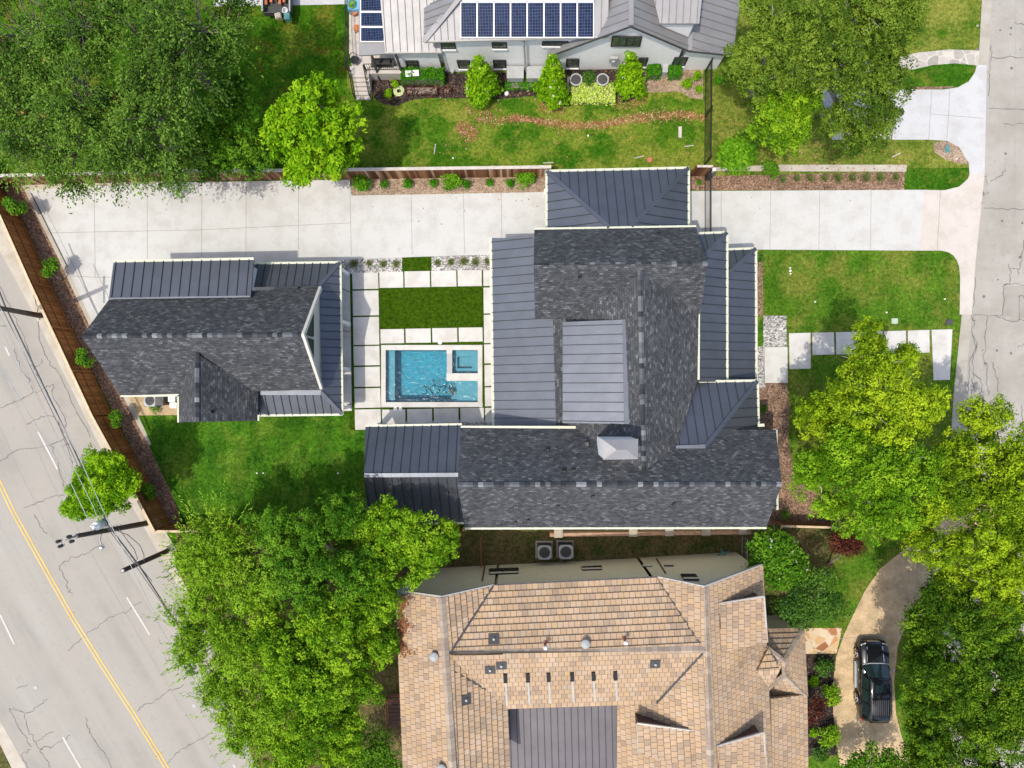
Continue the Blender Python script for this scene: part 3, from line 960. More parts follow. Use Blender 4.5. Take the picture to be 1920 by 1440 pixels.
def tuft_proto(name, label, loc, R=0.4, n=130, mat='tuft', group=None):
    root = thing(name, label, 'grass plant', loc, group)
    ang = rng.random(n) * 2 * math.pi
    d = np.stack([np.cos(ang), np.sin(ang), 0.4 + 1.2 * rng.random(n)], axis=1); d = unit(d)
    st = np.array(loc) + rng.normal(size=(n, 3)) * 0.05 * np.array([1, 1, 0]) + np.array([0, 0, 0.03])
    a = strands(st, d, R * (0.8 + 0.5 * rng.random(n)), 4, R * 0.42, 0.12, 0.5, None, 0.08, 0.01)
    leaf_mesh('blades', *a, L_[mat], root)
    return root

# ================================================================== GROUND
def sheet(name, mat, pts, lvl, parent=None, extra=None, kind='structure'):
    mb = MB(); mb.sheet([G(x, y, 0.0) + Vector((0, 0, 0.004 * lvl)) for x, y in pts])
    if extra: extra(mb)
    o = mb.build(name, [mat] + ([M['joint'], M['crack'], M['patch'], M['kerb']] if extra else []), parent)
    if kind: struct(o, kind)
    return o

def wig(pts, lvl, amp=0.06, n=5):
    """a crack: a wandering line through photo points"""
    out = []
    for i in range(len(pts) - 1):
        a = G(*pts[i]); b = G(*pts[i + 1])
        for k in range(n):
            p = a.lerp(b, k / n)
            if k: p += Vector((random.gauss(0, amp), random.gauss(0, amp), 0))
            p.z = 0.004 * lvl; out.append(p)
    e = G(*pts[-1]); e.z = 0.004 * lvl; out.append(e)
    return out

def cracks(mb, lines, lvl, wd=0.07, mi=2):
    for ln in lines:
        p = wig(ln, lvl)
        mb.ribbon(p, [wd * random.uniform(0.5, 1.3) for _ in p], mi)

def joints(mb, lines, lvl, wd=0.035, mi=1):
    for ln in lines:
        mb.ribbon([G(*q) + Vector((0, 0, 0.004 * lvl)) for q in ln], wd, mi)

g = MB(); g.sheet([Vector((x, y, 0)) for x, y in ((-200, -200), (200, -200), (200, 200), (-200, 200))])
struct(g.build('ground', M['ground']))

# --- street on the right
def street_x(mb):
    cracks(mb, [
        [(1858, 85), (1858, 105), (1856, 140), (1853, 180)], [(1859, 107), (1920, 108)], [(1852, 204), (1920, 206)], [(1882, 233), (1920, 232)],
        [(1840, 308), (1846, 330), (1851, 345)], [(1857, 340), (1875, 330), (1885, 318)], [(1840, 352), (1842, 366), (1853, 360)],
        [(1844, 390), (1880, 391), (1920, 393)], [(1902, 43), (1920, 47)],
        [(1827, 500), (1826, 560), (1822, 590), (1822, 600), (1830, 600)], [(1824, 591), (1879, 592)], [(1879, 592), (1882, 540), (1886, 530)],
        [(1881, 534), (1920, 535)], [(1864, 592), (1885, 600), (1920, 602)], [(1826, 600), (1823, 625), (1830, 650), (1820, 670), (1817, 700), (1814, 740)],
        [(1827, 630), (1832, 645), (1822, 680), (1824, 720), (1823, 760)], [(1824, 700), (1838, 712), (1840, 735)],
        [(1852, 592), (1848, 620), (1846, 680), (1849, 685)], [(1850, 680), (1849, 720), (1854, 740)], [(1861, 680), (1866, 705), (1872, 720), (1870, 735)],
        [(1892, 495), (1893, 530)], [(1893, 505), (1910, 505), (1917, 480), (1919, 450)], [(1910, 505), (1909, 516)],
        [(1910, 555), (1911, 602)], [(1910, 555), (1920, 555)], [(1907, 652), (1920, 645)], [(1915, 760), (1920, 800)]], 3, 0.055)
    joints(mb, [[(1905, -60), (1902, 440)], [(1880, 610), (1870, 900)]], 3, 0.02)
    mb.sheet([G(x, y) + Vector((0, 0, .010)) for x, y in ((1881, 536), (1960, 537), (1960, 602), (1879, 592))], 3)
    for _ in range(46):
        p = G(random.uniform(1830, 1918), random.uniform(20, 700)); p.z = 0.0125
        mb.disc(p, random.uniform(0.03, 0.11), 9, 2 if random.random() < .4 else 3)
ST = [(1858, -120), (1857, 0), (1850, 150), (1846, 200), (1838, 360), (1828, 480), (1818, 620), (1800, 800), (1772, 1440), (1760, 1700)]
sheet('street', M['street'], ST + [(2700, 1700), (2700, -120)], 1, None, street_x)
kb = [(1842, -120), (1840, 0), (1834, 110), (1829, 140), (1834, 200), (1834, 300), (1818, 350), (1815, 470), (1797, 640), (1787, 740), (1780, 850), (1755, 1440), (1742, 1700)]
sheet('street_gutter_pan', M['gutter_pan'], [(x + 1, y) for x, y in kb] + [(x + 2, y) for x, y in ST[::-1]], 2)

# --- avenue on the left
av_r = [(-60, 380), (0, 470), (60, 582), (140, 742), (205, 872), (262, 975), (312, 1062), (400, 1205), (480, 1330), (600, 1520), (720, 1700)]
def avenue_x(mb):
    cracks(mb, [
        [(0, 537), (20, 580), (45, 630), (60, 680), (80, 720), (100, 760), (120, 820), (130, 850), (140, 880), (155, 900), (170, 940)],
        [(72, 602), (75, 640), (88, 670), (100, 690), (110, 700), (130, 740), (145, 775), (160, 800), (170, 820)],
        [(0, 765), (28, 752), (45, 745), (65, 735), (85, 727), (100, 720)], [(100, 720), (98, 740), (110, 760), (125, 795), (122, 800)],
        [(0, 865), (30, 845), (70, 840), (100, 832), (125, 820)], [(50, 795), (75, 783), (95, 780), (105, 787), (120, 812)],
        [(45, 952), (68, 943), (95, 932), (120, 928)], [(55, 686), (75, 684), (80, 672)], [(26, 653), (32, 668), (40, 695), (55, 710), (62, 735)],
        [(0, 612), (12, 612)], [(118, 835), (132, 833)], [(96, 836), (105, 860), (118, 900), (122, 915)],
        [(65, 965), (75, 985), (88, 1002)], [(110, 1060), (140, 1045), (170, 1033), (195, 1020)], [(112, 1062), (122, 1085), (128, 1105), (136, 1114)],
        [(127, 1220), (150, 1200), (175, 1180), (205, 1157), (235, 1150), (265, 1128)], [(258, 1335), (262, 1326), (290, 1314), (310, 1300), (345, 1283)],
        [(313, 1432), (330, 1412), (360, 1395), (395, 1375)], [(18, 1328), (35, 1332), (48, 1338), (70, 1325), (90, 1312)],
        [(18, 1328), (30, 1355), (48, 1380), (53, 1395), (60, 1400)], [(46, 1340), (52, 1365), (65, 1390), (75, 1410), (92, 1430), (95, 1445)],
        [(68, 1388), (85, 1380), (100, 1371)], [(76, 1405), (90, 1400), (95, 1403), (110, 1390), (132, 1378)], [(40, 1417), (58, 1405)], [(40, 1418), (50, 1435), (55, 1445)],
        [(160, 1345), (165, 1365), (175, 1385), (185, 1400), (195, 1410), (205, 1432), (212, 1445)], [(32, 1291), (52, 1284)],
        [(215, 905), (225, 930), (235, 940), (250, 945)], [(230, 1020), (245, 1040), (255, 1055)], [(60, 545), (72, 575), (75, 600)]], 3, 0.055)
    joints(mb, [[(-60, 560), (0, 690), (50, 800), (95, 900), (150, 1000), (230, 1140), (330, 1310), (420, 1450)],
                [(-60, 470), (0, 590), (80, 760), (140, 890), (170, 950), (260, 1110), (330, 1225), (400, 1330), (480, 1450)],
                [(-60, 690), (0, 800), (30, 870), (90, 990)]], 3, 0.022)
AVE = sheet('avenue', M['avenue'], av_r + [(-900, 1700), (-900, 380)], 1, None, avenue_x)
def line_pts(pts, off=0.0):
    out = []
    P = [G(*p) for p in pts]
    for i, p in enumerate(P):
        d = (P[min(i + 1, len(P) - 1)] - P[max(i - 1, 0)]).normalized()
        out.append(p + Vector((-d.y, d.x, 0)) * off + Vector((0, 0, 0.016)))
    return out
cl = [(-60, 790), (0, 907), (25, 960), (78, 1055), (133, 1153), (190, 1245), (250, 1338), (313, 1440), (400, 1590)]
for off in (-0.11, 0.11):
    mb = MB(); mb.ribbon(line_pts(cl, off), 0.11)
    struct(mb.build('centre_line', M['yellow'], AVE))
for a, b in (((72, 810), (108, 880)), ((238, 1120), (281, 1190)), ((437, 1433), (480, 1500)), ((0, 1152), (27, 1208)), ((118, 1382), (160, 1455)), ((10, 650), (18, 667)), ((-40, 590), (-8, 655))):
    mb = MB(); mb.ribbon(line_pts([a, b]), 0.12)
    struct(mb.build('lane_dash', M['white_paint'], AVE))
for (x, y) in ((128, 1157), (139, 1149), (133, 1153), (292, 1419), (303, 1412), (297, 1416)):
    mb = MB(); p = G(x, y); mb.cyl((p.x, p.y, 0.016), 0.06, 0.03, 10, 0, 0.04)
    struct(mb.build('road_stud', M['yellow'], AVE))
for (x, y) in ((67, 1289), (364, 1323)):
    p = G(x, y); mb = MB(); mb.cyl((p.x, p.y, 0.006), 0.12, 0.02, 16)
    struct(mb.build('manhole_cover', M['grey'], AVE))
sheet('avenue_kerb', M['kerb'], av_r + [(x + 34, y - 4) for x, y in av_r[::-1]], 3)
sheet('avenue_far_kerb', M['kerb'], [(-60, 1250), (-8, 1338), (20, 1385), (50, 1440), (110, 1560), (60, 1560), (0, 1450), (-60, 1340)], 3)
sheet('avenue_verge', M['shady'], [(-900, 900), (-60, 1290), (0, 1395), (22, 1440), (100, 1600), (-900, 1700)], 4)

# --- property ground
sheet('back_yard_grass', M['back_yard'], [(-250, -250), (668, -250), (668, 337), (0, 345), (-250, 345)], 1)
sheet('side_yard_grass', M['yard'], [(650, 120), (1322, 110), (1322, 334), (650, 339)], 2)
sheet('front_yard_grass', M['dry'], [(1322, -120), (1842, -120), (1840, 0), (1834, 110), (1829, 140), (1834, 300), (1816, 340), (1322, 340)], 2)
sheet('verge_grass', M['green_isle'], [(1636, 150), (1650, 134), (1700, 128), (1740, 120), (1790, 117), (1828, 122), (1826, 138), (1815, 152), (1795, 163), (1770, 167), (1700, 167), (1660, 166)], 3)
sheet('verge_soil', M['mulch'], [(1705, 163), (1740, 162.5), (1790, 162), (1780, 166), (1740, 167.5), (1705, 168)], 4)
sheet('verge_turf', M['green_isle'], [(1697, 315), (1817, 315), (1815, 332), (1805, 345), (1785, 354), (1760, 357), (1695, 356)], 4)
sheet('bare_soil', M['pale_mulch'], [(1750, 268), (1772, 264), (1796, 274), (1812, 296), (1814, 308), (1795, 306), (1770, 298), (1752, 285)], 3)
def nd_x(mb):
    joints(mb, [[(1747, 167), (1741, 262)], [(1781, 165), (1775, 262)], [(1745, 214), (1844, 222)]], 5)
sheet('neighbour_driveway', M['drive_white'], [(1560, 95), (1600, 90), (1628, 110), (1634, 140), (1650, 164), (1700, 168), (1770, 168), (1796, 164), (1816, 153), (1828, 136), (1831, 122), (1850, 122), (1846, 330), (1818, 330), (1816, 305), (1798, 276), (1775, 264), (1740, 262), (1640, 262), (1560, 262), (1540, 180)], 4, None, nd_x)
sheet('flagstone_walk', M['flag'], [(1640, 125), (1690, 106), (1720, 99), (1780, 93), (1836, 95), (1834, 123), (1790, 119), (1750, 122), (1700, 133), (1650, 150)], 6)

def dr_x(mb):
    joints(mb, [[(177, 350), (179, 520)], [(276, 345), (277, 486)], [(379, 341), (378, 482)], [(462, 340), (461, 482)], [(560, 339), (560, 480)], [(656, 338), (659, 480)],
                [(80, 437), (379, 431), (659, 418)], [(771, 365), (773, 478)], [(869, 363), (871, 476)], [(940, 362), (941, 470)], [(1352, 357), (1352, 470)],
                [(1445, 356), (1443, 470)], [(1537, 356), (1535, 470)], [(1633, 356), (1632, 470)], [(1763, 357), (1757, 470)], [(120, 517), (180, 520), (215, 520)], [(1024, 360), (1024, 470)],
                [(70, 360), (178, 580)]], 6)
sheet('driveway', M['drive'], [(50, 354), (340, 342), (656, 337), (659, 367), (1030, 360), (1697, 356), (1732, 356), (1724, 470), (1420, 468), (1420, 560), (900, 560), (900, 478), (640, 487), (640, 560), (250, 700), (205, 700), (172, 606), (120, 500)], 5, None, dr_x)
sheet('driveway_apron', M['apron'], [(1732, 356), (1770, 357), (1798, 350), (1814, 336), (1819, 325), (1846, 325), (1829, 490), (1822, 590), (1799, 590), (1800, 520), (1798, 500), (1794, 488), (1787, 479), (1778, 473), (1764, 470), (1724, 470)], 5)
sheet('driveway_kerb', M['kerb'], [(41, 347), (340, 338), (340, 342), (56, 356), (112, 473), (174, 607), (168, 610), (106, 477), (46, 356)], 7)
sheet('drain_channel', M['dark_grey'], [(58, 363), (60, 362), (128, 500), (126, 501)], 8)

sheet('front_lawn', M['front_lawn'], [(1418, 468), (1764, 470), (1778, 473), (1787, 479), (1794, 488), (1798, 500), (1799, 560), (1796, 640), (1788, 740), (1780, 860), (1760, 1440), (1420, 1440)], 3)
sheet('mulch_strip', M['mulch'], [(1416, 480), (1430, 480), (1431, 592), (1416, 592)], 5)
sheet('side_mulch_bed', M['mulch'], [(1420, 716), (1476, 717), (1480, 760), (1478, 820), (1490, 900), (1560, 940), (1640, 985), (1400, 985), (1400, 800), (1420, 800)], 5)
sheet('white_gravel_bed', M['gravel'], [(1431, 592), (1474, 592), (1475, 650), (1433, 650), (1433, 718), (1436, 726), (1418, 728), (1418, 650), (1431, 650)], 6)
sheet('gravel_strip', M['gravel'], [(640, 487), (920, 478), (925, 506), (640, 514)], 8)
sheet('patio_gravel', M['gravel'], [(735, 791), (925, 785), (925, 800), (735, 806)], 7)
sheet('pool_court_turf', M['turf'], [(655, 511), (925, 504), (925, 806), (656, 806)], 6, kind='structure')
sheet('turf_step', M['turf'], [(754, 483), (809, 481), (809, 509), (754, 511)], 10)
def porch_x(mb):
    joints(mb, [[(640, 540), (656, 548)], [(640, 620), (657, 622)]], 8, 0.1)
sheet('guest_porch_slab', M['paver'], [(560, 505), (656, 508), (660, 770), (560, 775)], 7, None, porch_x)
sheet('sod_lawn', M['lawn'], [(255, 778), (480, 770), (663, 768), (664, 806), (690, 800), (900, 800), (900, 990), (340, 990), (332, 945), (300, 880), (275, 825)], 5)
sheet('concrete_pad', M['tan_agg'], [(232, 744), (300, 730), (338, 730), (337, 778), (256, 779)], 6)
sheet('fence_mulch_bed', M['mulch'], [(-20, 335), (42, 347), (106, 477), (168, 610), (240, 748), (282, 835), (318, 915), (345, 985), (320, 985), (285, 915), (203, 755), (98, 545), (0, 345)], 4)
sheet('lawn_edging', M['kerb'], [(232, 745), (240, 743), (258, 776), (284, 832), (280, 836), (252, 785)], 7)
sheet('north_mulch_bed', M['pale_mulch'], [(659, 336), (1032, 331), (1032, 360), (659, 367)], 5)
sheet('gate_mulch_bed', M['mulch'], [(1290, 331), (1697, 322), (1695, 356), (1290, 357)], 4)
sheet('retaining_kerb', M['kerb'], [(1340, 321), (1336, 314), (1460, 309), (1700, 309), (1699, 322)], 5)
sheet('house_side_yard', M['shady'], [(860, 985), (1410, 980), (1410, 1075), (860, 1075)], 4)
# white house beds
sheet('dark_mulch_bed', M['mulch_dark'], [(697, 140), (1000, 135), (1000, 180), (940, 186), (880, 185), (800, 184), (770, 188), (745, 199), (722, 196), (702, 185), (698, 170)], 4)
sheet('house_mulch_bed', M['mulch_dark'], [(1000, 130), (1210, 128), (1210, 175), (1180, 190), (1050, 200), (1000, 180)], 4)
sheet('flower_mulch_bed', M['pale_mulch'], [(1205, 132), (1318, 128), (1318, 187), (1295, 184), (1275, 172), (1210, 174)], 5)
lv = [[], [], [], [], [], []]
def leaf_scatter(pts, per_m, wide):
    """fallen leaves, thick along a line of photo points (x, y, half width) and thinning outward"""
    for i in range(len(pts) - 1):
        a = G(*pts[i][:2]); b = G(*pts[i + 1][:2]); n = int((b - a).length * per_m)
        t = rng.random(n)
        hw = (pts[i][2] * (1 - t) + pts[i + 1][2] * t) * wide
        p = np.array(a) + (np.array(b) - np.array(a)) * t[:, None]
        p[:, 1] += rng.normal(size=n) * hw; p[:, 0] += rng.normal(size=n) * 0.1; p[:, 2] = 0.02 + 0.03 * rng.random(n)
        nn = unit(np.array([0, 0, 1.0]) + rng.normal(size=(n, 3)) * 0.35); q = rng.normal(size=(n, 3)); d = unit(q - nn * np.sum(q * nn, axis=1)[:, None])
        l = 0.11 * (0.6 + 0.8 * rng.random(n))
        for k, x in enumerate((p, nn, d, l, l * 0.6, rng.random(n))): lv[k].append(x)
leaf_scatter([(960, 222, .2), (995, 224, .15), (1030, 232, .2), (1080, 236, .22), (1130, 234, .2), (1180, 224, .24), (1230, 217, .3), (1285, 216, .25), (1322, 222, .2)], 170, .75)
leaf_scatter([(858, 238, .25), (874, 248, .5), (892, 250, .3)], 330, .8)
leaf_scatter([(890, 222, .2), (925, 226, .25), (980, 222, .2)], 90, .8)
leaf_scatter([(870, 205, .3), (905, 206, .4), (940, 205, .3)], 70, .9)
leaf_scatter([(1010, 200, .3), (1040, 206, .4), (1060, 203, .3)], 80, .8); leaf_scatter([(1150, 196, .3), (1185, 192, .4), (1210, 188, .3)], 80, .8)
leaf_scatter([(700, 150, 1.0), (1000, 160, 1.2), (1210, 165, 1.0)], 22, .8)
leaf_scatter([(680, 300, 2.5), (1320, 270, 2.5)], 14, 1.0)
leaf_scatter([(1330, 250, 2.0), (1420, 280, 1.5), (1700, 300, .6)], 40, 1.0)
lit_root = bpy.data.objects.new('fallen_leaves', None)
o_ = leaf_mesh('fallen_leaves', *[np.concatenate(x) for x in lv], M['dead_leaf'], None)
bpy.data.objects.remove(lit_root)
struct(o_, 'stuff')
sheet('parking_slab', M['drive_white'], [(400, -250), (650, -250), (650, 8), (560, 10), (400, 12)], 4)
sheet('house_patio', M['apron'], [(655, -120), (800, -120), (800, 142), (664, 142), (655, 100)], 6)
# tan house front
sheet('se_lawn', M['front_lawn'], [(1560, 990), (1700, 990), (1700, 1030), (1650, 1066), (1620, 1110), (1600, 1150), (1580, 1190), (1500, 1190), (1500, 1100)], 5)
def tan_x(mb):
    joints(mb, [[(1574, 1197), (1690, 1190)]], 7)
sheet('curved_driveway', M['tan_agg'], [(1840, 900), (1760, 975), (1690, 1034), (1650, 1066), (1620, 1110), (1600, 1152), (1582, 1190), (1568, 1230), (1562, 1280), (1562, 1340), (1569, 1385), (1575, 1440), (1590, 1520), (1740, 1520), (1712, 1440), (1690, 1380), (1680, 1340), (1676, 1280), (1683, 1210), (1712, 1140), (1760, 1070), (1830, 1000), (1900, 950)], 6, None, tan_x)
sheet('front_flag_path', M['flag_warm'], [(1480, 1178), (1578, 1177), (1577, 1186), (1568, 1225), (1480, 1226)], 7)
sheet('shrub_bed', M['mulch_dark'], [(1490, 1226), (1566, 1226), (1561, 1290), (1563, 1345), (1568, 1400), (1570, 1416), (1490, 1418)], 5)
sheet('shady_bed', M['shady'], [(1400, 985), (1570, 992), (1560, 1060), (1520, 1180), (1430, 1180)], 6)
sheet('south_yard', M['shady'], [(330, 992), (860, 992), (860, 1600), (760, 1600), (480, 1440), (400, 1215), (330, 1060)], 4)

# ================================================================== PAVERS
def paver(poly, label, group, z=0.05):
    c = [sum(q) / len(poly) for q in zip(*poly)]
    mb = MB(); mb.prism([tuple(G(*p))[:2] for p in poly], 0.0, z)
    o = mb.build('stone_paver', M['paver'])
    return tag(o, label, 'paver', group)
def rect(x0, y0, x1, y1, sk=0.0):
    return [(x0, y0), (x1, y0 - sk), (x1 + sk, y1 - sk), (x0 + sk, y1)]
gp = 'pale stone pavers around the pool court'
for i, (y0, y1) in enumerate([(512, 542.5), (545.5, 592), (595, 647), (649.5, 685.5), (688.5, 725.5), (728.5, 765), (768, 806)]):
    o = i * 0.8
    paver(rect(660.5 + o, y0, 709 + o, y1, 1), 'stone paver in the column beside the guest house porch, %s from the gravel' % ORD[i], gp)
for i, (x0, x1) in enumerate([(711.5, 756), (758.5, 806), (808.5, 855.5), (858, 903)]):
    paver(rect(x0, 510 - i, x1, 540 - i, 0.6), 'stone paver between gravel strip and turf rectangle, %s from the guest house' % ORD[i], gp)
    paver(rect(x0 + 2, 617.5 - i, x1 + 1.5, 644 - i, 0.6), 'stone paver between turf rectangle and pool, %s from the guest house' % ORD[i], gp)
    paver(rect(x0 + 5, 768 - i, x1 + 4, 795 - i, 0.6), 'stone paver between pool and patio roof, %s from the sod lawn' % ORD[i], gp)
for i, (y0, y1) in enumerate([(507, 536.5), (539.5, 588), (590.5, 643.5), (646, 681.5), (684.5, 724), (726.5, 762), (765, 792)]):
    o = i * 0.6
    paver([(906 + o, y0), (935, y0 - 1), (935, y1 - 1), (906.5 + o, y1)], 'stone paver half under the main house gutter, %s from the gravel strip' % ORD[i], gp)
gs = 'stepping slabs across the front lawn'
paver(rect(1433, 651, 1476, 718, 0.5), 'large square stone slab beside the white gravel bed at the front door', gs)
for i, q in enumerate([[(1479, 625), (1519, 624), (1519.5, 691), (1480, 692)], [(1522.5, 624), (1563, 623), (1564, 664.5), (1523, 665.5)], [(1567, 623), (1609, 622), (1609, 664), (1567.5, 664.5)],
                       [(1612, 622), (1654, 621), (1654, 663), (1612, 664)], [(1657, 621), (1698, 620), (1698.5, 662), (1657, 663)], [(1701.5, 620), (1742, 618.5), (1742.5, 661), (1702, 662)], [(1746, 618.5), (1785, 617.5), (1780, 712), (1750, 713)]]):
    paver(q, ['tall stone stepping slab nearest the large slab at the front door', 'square stone stepping slab left of the tree shadow on the front lawn', 'square stone stepping slab at the left edge of the spring oak crown', 'stone stepping slab mostly hidden beneath the spring oak crown',
              'stone stepping slab peeking out at the right of the spring oak crown', 'square stone stepping slab second from the street kerb', 'long tapered stone stepping slab next to the street kerb'][i], gs)

# ================================================================== POOL
pool = thing('swimming_pool', 'rectangular blue swimming pool with pale stone coping and a small square spa', 'swimming pool', G(810, 705))
mb = MB()
def prx(mb, x0, y0, x1, y1, z0, z1, mi=0):
    a = G(x0, y0); b = G(x1, y1)
    mb.box(((a.x + b.x) / 2, (a.y + b.y) / 2, (z0 + z1) / 2), (abs(b.x - a.x), abs(a.y - b.y), z1 - z0), mi)
for q in ((715, 647, 904.5, 656.5), (715, 754, 905, 763.5), (715, 656.5, 723.5, 754), (896, 656.5, 904.5, 754), (837.5, 700, 896, 714), (837.5, 656.5, 848, 663)):
    prx(mb, *q, 0.024, 0.09)
mb.build('coping', M['paver'], pool)
mb = MB(); prx(mb, 838, 663, 848, 700, 0.024, 0.075); mb.build('spillway', M['grey'], pool)
GR = 0.0
# the ground sheets are cut by a raised basin: the shell stands just proud of the turf with its water level near the coping
def pit(mb, x0, y0, x1, y1, ztop, zbot):
    a = G(x0, y0); b = G(x1, y1)
    V = [(a.x, b.y, ztop), (b.x, b.y, ztop), (b.x, a.y, ztop), (a.x, a.y, ztop), (a.x, b.y, zbot), (b.x, b.y, zbot), (b.x, a.y, zbot), (a.x, a.y, zbot)]
    mb.add(V, [(4, 5, 6, 7), (0, 4, 7, 3), (1, 2, 6, 5), (0, 1, 5, 4), (2, 3, 7, 6)])
mb = MB(); pit(mb, 723.5, 656.5, 896, 754, 0.03, -1.5)
mb.build('basin', M['plaster'], pool)
mb = MB()
prx(mb, 723.6, 656.6, 738, 753.9, -1.49, -0.45)           # bench along the guest house side
prx(mb, 856, 714, 895.9, 753.9, -1.49, -0.28)             # sun shelf
prx(mb, 845, 714, 856, 753.9, -1.49, -0.6)
prx(mb, 837.6, 700.1, 895.9, 713.9, -1.49, 0.023)
prx(mb, 837.6, 656.6, 848, 700, -1.49, 0.023)
prx(mb, 738, 748, 845, 753.9, -1.49, -0.85)
prx(mb, 848, 656.6, 856, 699.9, -1.49, -0.62); prx(mb, 884, 656.6, 895.9, 699.9, -1.49, -0.5); prx(mb, 856, 656.6, 884, 668, -1.49, -0.5); prx(mb, 856, 690, 884, 699.9, -1.49, -0.5)
prx(mb, 856, 668, 884, 690, -1.49, -1.0)
mb.build('bench', M['shelf_plaster'], pool)
mb = MB(); a = G(723.6, 656.6); b = G(837.6, 753.9); c = G(895.9, 714)
mb.sheet([Vector((x, y, 0.012)) for x, y in ((a.x, a.y), (b.x, a.y), (b.x, c.y), (c.x, c.y), (c.x, b.y), (a.x, b.y))])
d = G(848, 656.6); e = G(895.9, 699.9)
mb.sheet([Vector((x, y, 0.03)) for x, y in ((d.x, d.y), (e.x, d.y), (e.x, e.y), (d.x, e.y))])
mb.build('water', M['water'], pool)
# the turf and ground sheets are opened where the pool goes down
def cut_hole(o, x0, y0, x1, y1):
    me = o.data
    import bmesh
    bm = bmesh.new(); bm.from_mesh(me)
    a = G(x0, y0); b = G(x1, y1)
    for p, n in (((a.x, 0, 0), (1, 0, 0)), ((b.x, 0, 0), (1, 0, 0)), ((0, a.y, 0), (0, 1, 0)), ((0, b.y, 0), (0, 1, 0))):
        bmesh.ops.bisect_plane(bm, geom=bm.verts[:] + bm.edges[:] + bm.faces[:], plane_co=p, plane_no=n)
    kill = [f for f in bm.faces if min(a.x, b.x) < f.calc_center_median().x < max(a.x, b.x) and min(a.y, b.y) < f.calc_center_median().y < max(a.y, b.y)]
    bmesh.ops.delete(bm, geom=kill, context='FACES')
    bm.to_mesh(me); bm.free()
for nm in ('ground', 'pool_court_turf'):
    cut_hole(bpy.data.objects[nm], 719, 652, 900, 758)

mb = MB()
pts = []
for k in range(70):
    t = k / 69
    px = 792 + 58 * t + 5 * math.sin(t * 31); py = 731 + 8 * math.sin(t * 25 + 1) - 2 * t
    pts.append(G(px, py) + Vector((0, 0, -0.05 - 0.06 * (0.5 + 0.5 * math.sin(t * 17)))))
hose = thing('pool_cleaner', 'black looping hose of a pool cleaner floating in the blue pool', 'pool cleaner', G(820, 733))
mb.tube(pts, 0.028, 6); mb.build('hose', M['rubber'], hose, True)
mb = MB(); p = G(847, 735); mb.box((p.x, p.y, -0.1), (0.24, 0.32, 0.14), 0, 0.3); mb.box((p.x - .08, p.y + .02, -0.02), (0.1, 0.14, 0.08), 0, 0.3)
mb.tube([p + Vector((-.3, .3, -.05)), p + Vector((0, .1, -.02)), p + Vector((.1, -.3, -.05))], .03, 6)
mb.build('cleaner_head', M['dark_grey'], hose)
def lid(px, py, r, mat, label, z=0.055, h=0.02, cat='skimmer', group=None):
    p = G(px, py); mb = MB(); mb.cyl((p.x, p.y, z), r, h, 20); mb.cyl((p.x, p.y, z + h), r * 0.75, 0.006, 20); mb.cyl((p.x, p.y, z + h + .006), r * .12, 0.006, 8)
    return tag(mb.build('pool_skimmer', M[mat]), label, cat, group)
lid(825, 642, 0.14, 'white', 'white round lid on the turf joint north of the pool')
lid(741.5, 767, 0.13, 'white', 'white round lid south of the pool, the one nearer the guest house', group='pair of lids by the pool')
lid(751, 767, 0.13, 'white', 'white round lid south of the pool, the one nearer the main house', group='pair of lids by the pool')
def boxlid(px, py, w_, h_, mat, label, rz=0.0):
    p = G(px, py); mb = MB(); mb.box((p.x, p.y, 0.03), (w_, h_, 0.03), 0, rz)
    mb.box((p.x, p.y, 0.048), (w_ * .82, h_ * .82, 0.012), 0, rz); mb.box((p.x + w_ * .2, p.y, 0.056), (.06, .03, .01), 0, rz)
    return tag(mb.build('valve_box', M[mat]), label, 'valve box')
boxlid(1677, 602, .42, .36, 'pale_lid', 'pale green valve box lid above the spring oak on the front lawn')
boxlid(1779, 604, .5, .36, 'dark_grey', 'dark grey meter lid in the front lawn near the street kerb')
boxlid(1776, 280, .32, .46, 'teal', 'teal valve box lid in the bare soil by the neighbour driveway', 0.05)
boxlid(1275, 248, .22, .75, 'apron', 'narrow pale stone block lying in the patchy side yard')
boxlid(727, 0 + 785, .3, .3, 'paver', 'small square pale drain lid at the pool court edge')
def sprinkler(px, py, label, n=1):
    p = G(px, py); mb = MB()
    for k in range(n):
        q = p + Vector((random.uniform(-.02, .02), (k - (n - 1) / 2) * .2, 0))
        mb.cyl(q, 0.055 + .02 * (k == 1), 0.09, 10); mb.cyl(q + Vector((0, 0, .09)), .03, .04, 8)
    tag(mb.build('sprinkler_head', M['white']), label, 'sprinkler')
sprinkler(1481, 508, 'white triple sprinkler riser on the front lawn below the driveway', 3)
sprinkler(1528, 566, 'small white sprinkler head in the middle of the front lawn')
sprinkler(1770, 561, 'small white sprinkler head near the street side of the front lawn')
sprinkler(1661, 586, 'small white sprinkler head just above the spring oak crown')
sprinkler(482, 887, 'left one of two small white sprinkler heads on the sod lawn')
sprinkler(494, 887, 'right one of two small white sprinkler heads on the sod lawn')
sprinkler(634, 887, 'white sprinkler head on the sod lawn near the patio roof corner')
sprinkler(1103, 255, 'white pebble like head in the patchy side yard')
sprinkler(850, 297, 'white torn scrap on the grass above the north fence')
sprinkler(1793, 298, 'small white head in the bare soil by the neighbour driveway')
